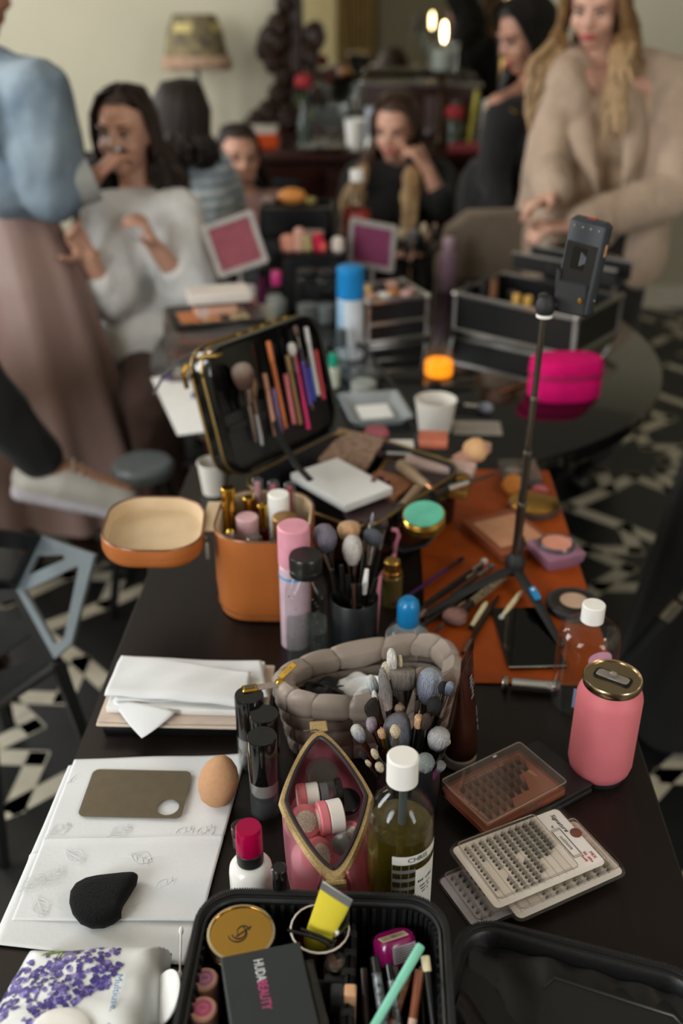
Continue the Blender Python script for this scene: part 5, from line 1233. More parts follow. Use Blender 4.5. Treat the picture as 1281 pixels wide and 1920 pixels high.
# ---- things lying on the orange mat
def lay(label, a, b_, z, wpx, hpx, shape, cols, group='brushes on the orange mat', **k):
    p0, p1 = at(*a, z), at(*b_, z); m = mpp(p1); return brush(label, p0, p1, wpx*m, hpx*m, shape, cols, group=group, **k)
patt = mat('patterned beige handle', '#8f7f62', .5, var=.5, scale=160, col2='#352c24')
lay('dusty pink powder brush with a patterned beige handle on the mat', (958, 1070), (842, 1165), MZ+.012, 44, 42, 'dome', PNK, han=patt, fer=blk_f, hr_=.0068, sq=.6)
lay('slim black eyeliner pen on the mat nearest the mirror', (935, 1118), (866, 1228), MZ+.005, 7, 10, 'slim', BLK, hr_=.0036)
lay('small brush with a silver ferrule on the mat', (905, 1100), (816, 1185), MZ+.007, 9, 30, 'slim', ('#4d3836', '#5a4340', '#6b5450'), hr_=.003)
lay('short cream handled brush on the mat', (912, 1130), (882, 1178), MZ+.006, 9, 5, 'flat', BLK, han=crm, fer=crm, hr_=.0042)
lay('cream stub brush by the tripod leg', (978, 1110), (938, 1160), MZ+.007, 10, 12, 'dome', WWH, han=crm, fer=crm, hr_=.004)
lay('long purple handled brush beside the black train case', (740, 1135), (870, 1045), MZ+.010, 9, 20, 'slim', BLK, han=mat('violet handle', '#3d2050', .3), fer=blk_f)
lay('black brush beside the purple one', (765, 1160), (905, 1062), MZ+.012, 12, 22, 'dome', BRW, hr_=.004)
lay('black pencil brush pointing to the tripod hub', (772, 1188), (935, 1075), MZ+.008, 8, 16, 'slim', BLK, hr_=.0042)
lay('dark brush with a pale round tip near the train case', (800, 1130), (912, 1050), MZ+.020, 13, 13, 'dome', WWH, hr_=.003)
lay('silver ferruled brush near the tripod hub', (848, 1115), (928, 1058), MZ+.014, 10, 22, 'slim', GRY, han=dsteel)
lay('wooden brush under the dusty pink brush', (968, 1052), (862, 1142), MZ+.005, 12, 24, 'flat', PEA, han=crm, fer=gold_f)
lay('stubby pink tipped brush at the left of the mat', (742, 1160), (798, 1148), MZ+.006, 16, 20, 'flat', ('#c09a8a', '#b48a7a', '#8a6656'), han=mat('maroon handle', '#4b211f', .4))
# stacked cosmetics at the far end of the mat
def gem_pot():
    p = at(1040, 1052, MZ); u = mpp(p); r = 43*u
    t = T('powder_pot', 'pink faceted square pot with a peach powder pan on the mat', 'pot', (p.x, p.y, MZ), 24)
    MB().loft([[(x, y, z) for x, y in rr(2*a, 2*a, .004, 2)] for a, z in ((r*.72, 0), (r*.9, .012), (r*.95, .026), (r*.8, .030))], cap=True).build('glass', mat('pink glass', '#b783a0', .1, trans=.45, var=.05), t)
    MB().lathe([(0, .030), (r*.78, .030), (r*.8, .034), (r*.72, .037), (r*.66, .035), (0, .034)], 32).build('rim', mat('grey rim', '#5b565c', .25, .4), t)
    MB().lathe(cyl(r*.64, .0341, .0362, .0005), 32).build('powder', mat('peach powder', '#d08d77', .8), t)
gem_pot()
p = at(1075, 1140, MZ); r = 52*mpp(p)
t = lat('pressed_powder', 'round grey powder compact with a beige pan at the right edge of the mat', 'compact', (p.x, p.y, MZ), [('case', cyl(r, 0, .012, .002), mat('smoke case', '#34363a', .2)), ('ring', cyl(r*.8, .0121, .0135, .0005), dsteel), ('pan', cyl(r*.5, .0136, .0142, .0002), mat('beige powder', '#b79a82', .8))])
M, w, h = quad(((905, 975), (990, 955), (1008, 1020), (905, 1025)), MZ+.02); M.translation.z = MZ
t = T('blush_palette', 'copper palette with a beige square pan on the mat beside the train case', 'palette', M=M)
plate(t, w*1.15, h*1.2, 0, .018, mat('copper box', '#8a4a30', .35), 'base', .003); plate(t, w*.9, h*.85, .0182, .0195, mat('beige pan', '#bb8868', .8), 'pan', .003)
p = at(1000, 955, MZ); r = 48*mpp(p)
lat('gold_compact', 'round gold compact with a domed lid on the mat', 'compact', (p.x, p.y, MZ), [('base', cyl(r, 0, .012, .002), smoky), ('lid', [(0, .0122), (r*.95, .0122), (r*.96, .016), (r*.8, .022), (r*.4, .025), (0, .0255)], goldd)])
p = at(962, 925, MZ); M = tr(p.x, p.y, MZ+.016) @ rot('X', 40)
o = MB().lathe([(0, -.006), (.02, -.006), (.023, 0), (.02, .006), (0, .007)], 28).build('amber_puff', mat('amber puff', '#b06a26', .8)); o.matrix_basis = M; tag(o, 'amber round puff leaning behind the tripod pole', 'powder puff')
p = at(965, 905, MZ); o = MB().lathe([(0, 0), (.019, 0), (.021, .003), (.016, .012), (0, .015)], 28).build('white_puff', mat('soft white', '#cfc5bd', .9)); o.matrix_basis = tr(p.x, p.y+.03, MZ+.0) ; tag(o, 'pale domed puff behind the amber one', 'powder puff')
p = at(1012, 925, MZ); o = MB().ell((0, 0, .008), (.016, .013, .008)).build('pink_sponge', mat('pink sponge', '#a5565c', .85)); o.matrix_basis = tr(p.x, p.y, MZ); tag(o, 'small pink sponge behind the gold compact', 'sponge')
M, w, h = quad(((940, 862), (1010, 862), (1012, 900), (938, 900)), MZ+.02); M.translation.z = MZ
t = T('smoky_box', 'smoky clear cosmetics box at the far end of the mat', 'box', M=M); plate(t, w, h, 0, .012, mat('smoky solid', '#4c484b', .25), 'base', .003); plate(t, w, h, .0122, .022, smoky, 'lid', .003)

# ================================================================ black patent train case
A2, B2 = at(440, 905, .85), at(650, 800, .85); ax = (B2-A2); hl = .30; ay = ax.normalized(); ap = V((ay.y, -ay.x, 0)); dl = .275
cen = A2 + ay*hl/2 + ap*dl/2; TM = frame3((cen.x, cen.y, TZ), ap, ay)
tc_ = T('train_case', 'black patent make-up train case with gold zips, lid propped open', 'case', M=TM)
pat = mat('black patent', '#0a0a0b', .12, var=.2, coat=.4, bump=.3, bscale=18); th_ = .1
def tcr(i, z, r=.05): return [(x, y, z) for x, y in rr(dl-2*i, hl-2*i, max(r-i, .01), 8)]
MB().loft([tcr(.01, .001), tcr(.002, .008), tcr(0, .03), tcr(0, th_-.004), tcr(.003, th_)], cap=False).build('body', pat, tc_)
MB().loft([tcr(.003, th_), tcr(.007, th_-.002), tcr(.009, .03)], cap='end').build('lining', mat('navy lining', '#15151c', .6), tc_)
MB().loft([tcr(.01, .001), tcr(.01, .002)], cap=True).build('base', pat, tc_)
MB().tube([V(p) for p in tcr(.002, th_)], .0022, 6, closed=True).build('zip', mat('gold zip', '#8f7642', .35, .8, var=.3, scale=300), tc_)
MB().tube([(dl/2, .03, .06), (dl/2+.03, .02, .075), (dl/2+.05, -.01, .07), (dl/2+.045, -.05, .05), (dl/2+.02, -.07, .04), (dl/2, -.075, .045)], .008, 10, sq=.4).build('carry_strap', black_mt, tc_)
# lid: hinged on the left long side, leaning back
lt = 15; LMt = tr(-dl/2, 0, th_+.002) @ rot('Y', -90-lt) 
# local: x runs down from hinge... build with x = up the lid
LMt = tr(-dl/2-.002, 0, th_) @ rot('Y', -lt) ; Lh = .225
lr = lambda i: [(y, z) for y, z in rr(hl-.012-2*i, Lh-2*i, max(.045-i, .008), 8)]
def lring2(i, x): return [(x, y, z+Lh/2) for y, z in lr(i)]
ldt = MB().loft([lring2(.008, -.058), lring2(.001, -.05), lring2(0, -.03), lring2(0, -.004), lring2(.002, 0), lring2(.008, -.002), lring2(.010, -.012)], cap=True).build('lid', pat, tc_, M=LMt)
for xx in (-.018, -.045): MB().tube([V(p) for p in lring2(-.0006, xx)], .0022, 6, closed=True).build('lid_zip', MATS['gold zip'], ldt)
MB().box((-.01, 0, Lh*.28), (.004, hl*.86, Lh*.42), b=.001).build('slot_panel', mat('black mesh panel', '#131314', .5, var=.2, scale=90), ldt)
MB().box((-.004, 0, Lh*.38), (.003, hl*.86, .012), b=.001).build('elastic_band', black_fab, ldt)
MB().box((-.006, -hl*.43, Lh-.012), (.05, .016, .004), b=.001).build('zip_puller_tab', goldd, ldt)
MB().tube([(-.05, -hl/2+.006, Lh*.9), (-.052, -hl/2-.004, Lh*.86), (-.05, -hl/2-.006, Lh*.74)], .004, 8).build('zip_pull', gold, ldt)
MB().tube([(-.06, -hl*.32, Lh*.97), (-.085, -hl*.40, Lh*.93), (-.11, -hl*.5, Lh*.84), (-.125, -hl*.56, Lh*.72)], .006, 8, sq=.4).build('strap', black_mt, ldt)
for k in range(5): MB().ell((-.03+.0*k, -hl*.1+k*.03, Lh+.001), (.004, .006, .002), nu=8, nv=5).build('gold_stud', goldd, ldt)
# support ribbon between lid and body
MB().tube([(-.004, -.02, Lh*.40), (.03, -.05, Lh*.2), (.09, -.085, .01), (.13, -.1, -.01)], .006, 8, sq=.25).build('support_ribbon', black_mt, ldt)
LID = TM @ LMt
def lidbrush(label, y, z0, z1, wd, hh, shape, cols, fer, han, hr_=.003):
    p0, p1 = LID @ V((.002+hr_, y, z0)), LID @ V((.003+max(hr_, wd*.4), y+.01*(random.random()-.5), z1)); return brush(label, p0, p1, wd, hh, shape, cols, group='brushes in the train case lid', fer=fer, han=han, hr_=hr_)
col = lambda n, c: mat(n, c, .35, var=.04)
lidbrush('big white and brown powder brush in the train case lid', -.085, .05, .19, .036, .045, 'dome', ('#b8a898', '#6a4a3e', '#3a2622'), silver_f, silver_f, .004)
lidbrush('tan contour brush beside the big powder brush in the lid', -.072, .04, .165, .022, .04, 'dome', ('#b08e6c', '#a07c5a', '#705238'), silver_f, mat('clear handle', '#b0b0b4', .2, .3), .004)
for k, (y, z0, z1, c_, lb) in enumerate(((-.035, .045, .155, '#c08a72', 'rose-beige pencil with a blue ring in the train case lid'), (-.008, .05, .205, '#c26a35', 'orange pencil in the train case lid'), (-.022, .045, .125, '#6f5a86', 'short lilac pencil in the train case lid'), (.015, .05, .14, '#c2686e', 'pink gloss wand in the train case lid'), (.03, .045, .17, '#8a6a40', 'ochre pencil in the train case lid'), (.048, .03, .165, '#c41f66', 'hot pink pencil in the train case lid'), (.066, .07, .175, '#5a3f96', 'purple pencil in the train case lid'), (.078, .075, .155, '#2840a0', 'royal blue pencil in the train case lid'), (.092, .08, .205, '#c8c6c4', 'white capped liner in the train case lid'), (.104, .07, .16, '#b03038', 'red lip pencil in the train case lid'))):
    m = col('lid pencil'+c_, c_)
    stick('cosmetic_pencil', lb, 'pencil', LID @ V((.006, y, z0)), LID @ V((.006, y+.006, z1)), [('barrel', m, [(0, .0042), (.75, .0042)]), ('cap', black_pl if k in (6, 7) else m, [(.76, .0045), (.99, .0045), (1, .003)])], 'pencils in the train case lid')
lidbrush('slim silver brush at the top right of the train case lid', .07, .06, .215, .010, .02, 'slim', ('#8a7068', '#6a5550', '#3a2c2a'), silver_f, silver_f)
lidbrush('white fluffy small brush in the train case lid', .045, .08, .19, .016, .025, 'round', WWH, silver_f, blk_h)
# contents of the train case
TCZ = TZ+.03
def put(name, label, cat, corners, z0, z1, m, tilt=None, r_=.003, b=.001):
    M, w, h = quad(corners, z1); M.translation.z = z0
    if tilt: M = M @ rot('X', tilt[0]) @ rot('Y', tilt[1])
    o = MB().prism(rr(w, h, r_, 3), 0, z1-z0, b=b).build(name, m); o.matrix_basis = M; tag(o, label, cat); return o, w, h, M
put('gift_box', 'flat white cosmetics box on top of the train case contents', 'box', ((562, 882), (636, 857), (722, 910), (640, 958)), TCZ+.052, TCZ+.066, white_pap, (0, 0), .002)
o, w, h, M = put('eyeshadow_palette', 'printed beige cardboard palette standing by the train case lid', 'palette', ((622, 812), (706, 832), (700, 872), (612, 846)), TCZ+.048, TCZ+.056, mat('printed card', '#a08a74', .6, var=.45, scale=120, col2='#6e4a3c'), (24, 0))
put('bronzer_palette', 'brown two-pan bronzer palette beside the white box', 'palette', ((700, 878), (780, 900), (740, 935), (680, 910)), TCZ+.040, TCZ+.052, mat('bronzer brown', '#8a5a3c', .6, var=.25, scale=40))
put('dark_palette', 'dark mauve palette under the white box at the front', 'palette', ((640, 925), (760, 915), (745, 965), (650, 985)), TCZ+.032, TCZ+.042, mat('mauve palette', '#4a3a3c', .4, var=.2))
t_, w, h, M = put('mirror_palette', 'open gold-framed palette with dark pans at the right of the train case', 'palette', ((705, 858), (890, 882), (880, 920), (712, 905)), TCZ+.034, TCZ+.048, mat('gold frame palette', '#a07a3c', .3, .7))
MB().prism(rr(w*.9, h*.8, .003, 3), .0142, .0152).build('pan', mat('dark pan', '#3a2f30', .6), t_)
put('blush_palette_cover', 'pale pink palette lid standing behind the gold-framed palette', 'palette', ((760, 850), (892, 868), (890, 884), (760, 866)), TCZ+.045, TCZ+.062, mat('pink lid', '#bda39c', .4))
o = MB().lathe([(0, -.016), (.02, -.014), (.025, 0), (.02, .013), (0, .018)], 28).build('dusty_sponge', mat('dusty rose sponge', '#96505a', .85, var=.08)); o.matrix_basis = tr(at(706, 812, TCZ+.065)) @ Matrix.Diagonal((1.0, .8, .8, 1)); tag(o, 'dusty rose blending sponge at the back of the train case', 'sponge')
put('eraser', 'small white block lying across the train case', 'block', ((730, 824), (776, 824), (776, 838), (730, 838)), TCZ+.052, TCZ+.062, white_pl)
put('coral_block', 'coral pink blush block at the back of the train case', 'blush', ((785, 806), (842, 808), (838, 828), (786, 826)), TCZ+.05, TCZ+.066, mat('coral blush', '#c67258', .6))
p0, p1 = at(842, 856, TCZ+.06), at(705, 850, TCZ+.06); stick('metal_brush', 'long silver brush lying across the train case', 'brush', p0, p1, [('handle', dsteel, [(0, .003), (.45, .0042)]), ('ferrule', chrome, [(.46, .005), (.85, .005)]), ('bristles', bristle(*BRW), [(.86, .005), (.95, .006), (1, .002)])])
p0, p1 = at(928, 888, TCZ+.068), at(815, 925, TCZ+.06); stick('metal_brush', 'silver ferruled brush sticking out over the right rim of the train case', 'brush', p0, p1, [('handle', dsteel, [(0, .0025), (.45, .0035)]), ('ferrule', chrome, [(.46, .0055), (.78, .0058)]), ('bristles', bristle(*BRW), [(.79, .0055), (.93, .006), (1, .002)])])
t_ = MB().lathe([(0, -.02), (.014, -.018), (.024, -.005), (.026, .006), (.02, .018), (.008, .026), (0, .028)], 28).build('beige_sponge', mat('beige sponge', '#d0a478', .85, var=.05)); t_.matrix_basis = tr(at(893, 846, TCZ+.062)) @ rot('Y', -60) @ Matrix.Scale(.95, 4); tag(t_, 'beige blending sponge in the right corner of the train case', 'sponge')
put('wedge_sponge', 'pinkish wedge sponge beside the beige blending sponge', 'sponge', ((848, 856), (905, 822), (918, 832), (868, 866)), TCZ+.045, TCZ+.062, mat('pink wedge', '#bf9183', .8), None, .006)
pc2 = at(795, 966, TCZ+.072); M = tr(pc2) @ rot('Z', 20) @ rot('X', 10) @ rot('Y', -8); r = 41*mpp(pc2)
t_ = T('teal_jar', 'round jar with a teal lid and gold rim at the front of the train case', 'jar', M=M)
MB().lathe(cyl(r*.97, -.022, -.003, .003), 40).build('jar', mat('gold glass', '#a8803a', .2, .8), t_); MB().lathe(cyl(r, -.0028, .002, .0012), 40).build('gold_ring', gold, t_); MB().lathe(cyl(r*.92, .0021, .0045, .001), 40).build('teal_lid', mat('teal lid', '#5eb39a', .4), t_)
tp_ = mat('taupe tube', '#8c7763', .45)
p0, p1 = at(742, 968, TCZ+.062), at(785, 915, TCZ+.062); stick('concealer_tube', 'taupe tube with a square black cap next to the teal jar', 'tube', p0, p1, [('cap', black_pl, [(0, .0085), (.3, .0085)]), ('tube', tp_, [(.31, .0088), (.9, .0088), (1, .006)])])
p0, p1 = at(812, 920, TCZ+.066), at(752, 872, TCZ+.066); stick('flat_tube', 'flat taupe squeeze tube bent across the middle of the train case', 'tube', p0, p1, [('cap', rosegold, [(0, .006), (.15, .007)]), ('tube', mat('taupe film', '#8f7a62', .35), [(.16, .0075), (.6, .010), (1, .011)])])
for k, (x, y) in enumerate(((700, 955), (712, 948), (724, 957))):
    p = at(x, y+10, TCZ); lat('lip_pencil', ['dark brown square lip pencil, leftmost of three at the train case front', 'dark brown square lip pencil, middle of three at the train case front', 'dark brown square lip pencil, rightmost of three at the train case front'][k], 'pencil', (p.x, p.y, TCZ+.001), [('barrel', cyl(.0055, 0, .066, .001), mat('dark lip pencil', '#2c1d1b', .4)), ('tip', cyl(.0035, .0661, .072, .001), mat('lip tip', '#7e4a44', .5))], group='lip pencils')
put('gold_clip', 'small gold clip on the gold-framed palette', 'clip', ((848, 892), (876, 886), (878, 892), (850, 898)), TCZ+.055, TCZ+.06, gold)
# ================================================================ things on the black oval table
def oat(x, y): return at(x, y, OZ)
def cup(label, bx, by, topy, wpx, zt=None, col_='#d2cdc4'):
    b_ = at(bx, by, OZ if zt is None else zt); H = hgt(b_, topy); r = wpx/2*mpp(b_+V((0, 0, H)))
    t = T('paper_cup', label, 'cup', b_); m = mat('paper cup'+col_, col_, .6, var=.03)
    MB().lathe([(0, .002), (r*.74, .002), (r*.75, 0), (r*.76, .002), (r*.97, H-.002), (r*.94, H-.003), (r*.73, .004), (0, .004)], 36).build('wall', m, t)
    MB().tube([(r*.97*math.cos(a*.2618), r*.97*math.sin(a*.2618), H-.001) for a in range(24)], .0016, 8, closed=True).build('rolled_rim', m, t)
cup('white paper cup in front of the candle jar on the black table', 815, 806, 748, 80)
cup('white paper cup on the desk behind the vanity case', 404, 922, 866, 62, TZ)
b_ = oat(657, 668); H = hgt(b_, 498); r = 26*mpp(b_+V((0, 0, .1)))
t = lat('hairspray_can', 'white hairspray can with a bright blue cap on the black table', 'spray can', b_, [('can', cyl(r*.96, 0, H*.66, .002), mat('pale can', '#c3cbd2', .35)), ('cap', [(0, H*.66), (r*.98, H*.66), (r, H*.68), (r*.96, H*.9), (r*1.0, H*.93), (r*.98, H-.004), (r*.8, H), (0, H)], mat('blue spray cap', '#1479b8', .35))])
band_ = lambda m, z0, z1: MB().grid(lambda u_, v_: ((r*.97)*math.sin(-2+1.5*u_), -(r*.97)*math.cos(-2+1.5*u_), z0+(z1-z0)*v_), 10, 1).build('side_print', m, t)
band_(mat('light blue print', '#8fb4cf', .4), H*.1, H*.64)
b_ = oat(625, 725); lat('small_bottle', 'small pale bottle with a teal cap behind the train case lid', 'bottle', b_, [('body', cyl(.017, 0, .05, .003), mat('pale mint bottle', '#b4b9a8', .3)), ('cap', cyl(.011, .0502, .083, .002), mat('teal cap', '#138a70', .35))])
b_ = oat(682, 738); lat('clear_jar', 'clear plastic jar beside the pale bottle with the teal cap', 'jar', b_, [('shell', cyl(.033, 0, .06, .004), glass2), ('cream', cyl(.03, .002, .03, .003), mat('white cream', '#b5b2aa', .6))])
b_ = oat(640, 690); lat('grey_pump', 'dark grey dropper top in front of the hairspray can', 'dropper', b_, [('base', cyl(.02, 0, .055, .003), glass2), ('cap', cyl(.014, .0552, .1, .003), mat('slate cap', '#3c4448', .5))])
M, w, h = quad(((640, 742), (745, 735), (772, 785), (655, 795)), OZ+.02); M.translation.z = OZ+.001
t = T('plastic_tray', 'shallow translucent plastic tray on the black table', 'tray', M=M)
mk = clear('milky plastic', '#e6eaec', .1, .2, .35, '#c9ced0')
MB().loft([[(x, y, z) for x, y in rr(w*s, h*s, .012, 5)] for s, z in ((.75, 0), (.8, .003), (.98, .022), (1.04, .0225), (1.04, .0235), (.96, .0235), (.77, .005), (.7, .004))], cap=True).build('tray', mk, t); MB().box((0, 0, .008), (w*.55, h*.45, .006), b=.002).build('wipe', white_pap, t)
p = [oat(640, 650), oat(690, 690), oat(735, 738), oat(780, 788)]
o = MB().tube([q+V((0, 0, .05-.012*i)) for i, q in enumerate(p)], [.007, .006, .004, .003], 10).build('styling_wand', black_rub); tag(o, 'long black styling wand lying across the black table', 'styling wand')
o, w, h, M = put('napkin', 'grey paper napkin beside the white cup on the black table', 'napkin', ((848, 788), (935, 790), (945, 812), (850, 815)), OZ+.001, OZ+.004, mat('grey napkin', '#8f8a80', .9, var=.1))
for (a, b_, lb, c_) in (((850, 768), (925, 775), 'black brush with a grey tip beside the cup on the black table', GRY), ((890, 725), (800, 735), 'black round brush lying by the candle jar', BLK)):
    p0, p1 = oat(*a)+V((0, 0, .012)), oat(*b_)+V((0, 0, .012)); brush(lb, p0, p1, .024, .035, 'round', c_, group='brushes on the black table', hr_=.006)
p0, p1 = oat(990, 722)+V((0, 0, .005)), oat(940, 738)+V((0, 0, .005)); o = MB().tube([p0, p1], .003, 8).build('wooden_stick', wood_h); tag(o, 'thin wooden stick beside the fuchsia bag', 'stick')
# candle jar
b_ = oat(822, 705); t = T('candle_jar', 'glass jar with a glowing orange candle on the black table', 'candle', b_)
MB().lathe([(0, 0), (.036, 0), (.038, .003), (.038, .06), (.036, .06), (.036, .004), (0, .004)], 32).build('glass', glassy, t)
MB().lathe(cyl(.034, .005, .04, .003), 32).build('wax', mat('glowing wax', '#e88a1c', .5, emit='#ff8a10', estr=1.6), t)
MB().tube([(0, 0, .04), (0, 0, .05)], .001, 6).build('wick', black_mt, t)
# fuchsia bag
b_ = oat(1056, 742); u = mpp(b_+V((0, 0, .06))); r = 68*u; H = hgt(b_, 670)
fu = mat('fuchsia fabric', '#cf0a66', .85, var=.1, scale=40, bump=.3, bscale=300, spec=.2)
t = T('fuchsia_bag', 'fuchsia fabric vanity bag with a soft lid on the black table', 'bag', b_, 8)
dr_ = lambda s, z, e=2.6: [(*(sup(r*s, r*.62*s, 2*math.pi*i/48, e)).xy, z) for i in range(48)]
MB().loft([dr_(.93, .0), dr_(1, .006), dr_(1.0, H*.4), dr_(.98, H*.62), dr_(.96, H*.63)], cap=True).build('body', fu, t)
MB().loft([dr_(.97, H*.635), dr_(1.0, H*.66), dr_(.99, H*.92), dr_(.95, H*.99), dr_(.7, H*1.03)], cap=True).build('lid', fu, t)
MB().tube([V(p) for p in dr_(1.0, H*.632)], .003, 6, closed=True).build('zip', mat('dark fuchsia zip', '#7d0838', .6), t)
# aluminium trimmed cases
def flight(name, label, base, dx, w_, d_, h_, contents=True, lid=False):
    M = frame3((base.x, base.y, OZ+.001), dx, V((-dx.y, dx.x, 0))) @ tr(w_/2, d_/2, 0); t = T(name, label, 'case', M=M, group='aluminium trimmed make-up cases')
    bk = mat('black case panel', '#121213', .4, var=.2, scale=40)
    b = MB()
    for sx, sy, ww, dd in ((0, -1, w_, .006), (0, 1, w_, .006), (-1, 0, .006, d_), (1, 0, .006, d_)): b.box((sx*(w_/2-.003), sy*(d_/2-.003), h_/2), (ww, dd, h_))
    b.box((0, 0, .004), (w_, d_, .008)); b.build('body', bk, t)
    for z in (.006, h_): 
        for sy in (-1, 1): MB().box((0, sy*d_/2, z), (w_+.012, .012, .012), b=.002).build('aluminium_edge', alum, t)
        for sx in (-1, 1): MB().box((sx*w_/2, 0, z), (.012, d_, .012), b=.002).build('aluminium_edge', alum, t)
    for sx in (-1, 1):
        for sy in (-1, 1): MB().box((sx*w_/2, sy*d_/2, h_/2), (.012, .012, h_), b=.002).build('corner_post', alum, t); MB().ell((sx*w_/2, sy*d_/2, h_), .010, nu=10, nv=6).build('corner_ball', alum, t)
    return t, M
bF, bR = oat(850, 622), oat(1068, 672); dx = (bR-bF).normalized()
fc, FM = flight('flight_case', 'large black aluminium-edged make-up case left of the fuchsia bag, full of bottles', bF, dx, .36, .26, .105)
tray = MB().box((0, 0, 0), (.30, .10, .004)).box((0, -.05, .02), (.30, .004, .04)).box((0, .05, .02), (.30, .004, .04)).build('cantilever_tray', mat('black case panel', '#121213', .4), fc, M=tr(.04, .10, .15))
MB().box((0, -.052, .042), (.31, .008, .008), b=.002).build('tray_edge', alum, tray); MB().box((0, .052, .042), (.31, .008, .008), b=.002).build('tray_edge', alum, tray)
bL, bR2 = oat(690, 648), oat(815, 632); dx2 = (bR2-bL).normalized()
f2, FM2 = flight('flight_case', 'smaller two-drawer aluminium-edged case right of the hairspray can', bL, dx2, .17, .16, .115)
MB().box((0, -.084, .055), (.172, .006, .010), b=.002).build('drawer_edge', alum, f2)
bB = oat(1075, 590); f3, FM3 = flight('flight_case', 'aluminium-edged case at the far right end of the black table', bB, V((.95, .3, 0)).normalized(), .12, .2, .15)
def inbox(M, x, y, z, label, parts, name='cosmetic_bottle', cat='bottle', tilt=0, g=None):
    return lat(name, label, cat, None, parts, M=M @ tr(x, y, z) @ rot('X', tilt), group=g)
gl = lambda c: mat('bottle'+c, c, .3, var=.05)
for k, (x, y, r_, h_, c1, c2, lb) in enumerate(((-.16, -.09, .016, .12, '#131314', '#1a1a1b', 'short black bottle at the left end of the large case'), (-.125, -.07, .016, .135, '#0f0f10', '#222224', 'tall black bottle at the left of the large case'), (-.085, -.09, .014, .14, '#a07a48', '#6a4a34', 'tan and gold bottle in the large case'), (-.012, -.095, .014, .118, '#b08a50', '#c9a050', 'small gold bottle in the large case, left of a pair'), (.022, -.095, .014, .118, '#b08a50', '#c9a050', 'small gold bottle in the large case, right of a pair'), (.06, -.085, .012, .125, '#b8b2a8', '#807a74', 'pale silver bottle at the right of the large case'), (-.05, -.05, .017, .11, '#1c1a1b', '#2a2728', 'black jar in the middle of the large case'))):
    inbox(FM, x, y, .009, lb, [('body', cyl(r_, 0, h_*.62, .002), gl(c1)), ('cap', cyl(r_*.8, h_*.62+.0002, h_, .002), gl(c2))], g='bottles in the large case')
for x, y, z, r_, c_, lb, nm, ct in ((.0, .07, .17, .028, '#b5606c', 'dusty pink powder puff in the tray of the large case', 'powder_puff', 'powder puff'), (.06, .09, .168, .02, '#a7b0b8', 'pale grey sponge in the tray of the large case', 'sponge', 'sponge'), (.10, .085, .168, .018, '#b89a86', 'beige sponge in the tray of the large case', 'sponge', 'sponge')):
    o = MB().ell((0, 0, 0), (r_, r_*.8, r_*.6)).build(nm, gl(c_)); o.matrix_basis = FM @ tr(x, y, z); tag(o, lb, ct)
for k, (x, y, c_, lb) in enumerate(((-.065, -.05, '#c99a84', 'peach compact on top of the two-drawer case'), (-.03, -.055, '#dfdcd8', 'white round pot on top of the two-drawer case'), (.0, -.04, '#c07a40', 'orange pot on top of the two-drawer case'), (.04, -.05, '#b48c88', 'rosy long palette on top of the two-drawer case'), (-.05, .02, '#c2a25c', 'yellow compact at the back of the two-drawer case'), (.03, .03, '#b88e7c', 'beige palette at the back of the two-drawer case'))):
    wd = .05 if 'palette' in lb else .026
    o = MB().box((0, 0, 0), (wd, .03, .012), b=.003).build('compact', gl(c_)); o.matrix_basis = FM2 @ tr(x, y, .122) @ rot('Z', 15*k); tag(o, lb, 'compact')
MB().box((0, 0, .113), (.16, .15, .003)).build('top_tray', MATS['black case panel'], f2)
for k, (x, y, c_, lb) in enumerate(((-.03, -.05, '#8a6a50', 'tan bottle in the far right case'), (.02, -.06, '#1a1a1b', 'black bottle in the far right case'), (.02, .04, '#c8c8c8', 'silver bottle in the far right case'))):
    inbox(FM3, x, y, .009, lb, [('body', cyl(.018, 0, .11, .002), gl(c_)), ('cap', cyl(.013, .1102, .165, .002), gl('#302c2a'))])
# square stand mirrors with pink panels
def stand_mirror(label, c, w_, rz, tx, ry, col_, by):
    M = tr(c) @ rot('Z', rz) @ rot('X', tx) @ rot('Y', ry); t = T('stand_mirror', label, 'mirror', M=M, group='square stand mirrors')
    fm = mat('pale mirror frame', '#a9a29e', .35, .3)
    MB().prism(rr(w_, w_, .008, 4), -.006, .006, rot('X', 90), holes=[rr(w_*.8, w_*.8, .003, 3)]).build('frame', fm, t)
    MB().box((0, 0, 0), (w_*.8, .004, w_*.8)).build('panel', mat('pink panel'+col_, col_, .35), t)
    f = WI(t) @ V((c[0], c[1]+.02, OZ+.004)); MB().tube([(0, .008, -w_*.3), tuple(f)], .006, 8).build('stem', fm, t); MB().lathe(cyl(.045, -.003, .003, .001), 24, WI(t) @ tr(c[0], c[1]+.02, OZ+.0045)).build('foot', fm, t)
c_ = atY(441, 458, 2.75); stand_mirror('square stand mirror with a rose panel, left of the other', c_, 100*mpp(c_), 8, -12, -17, '#8a4550', 560)
c_ = atY(698, 460, 2.95); stand_mirror('square stand mirror with a plum panel behind the blue-capped can', c_, 92*mpp(c_), -18, 10, 6, '#793a58', 560)
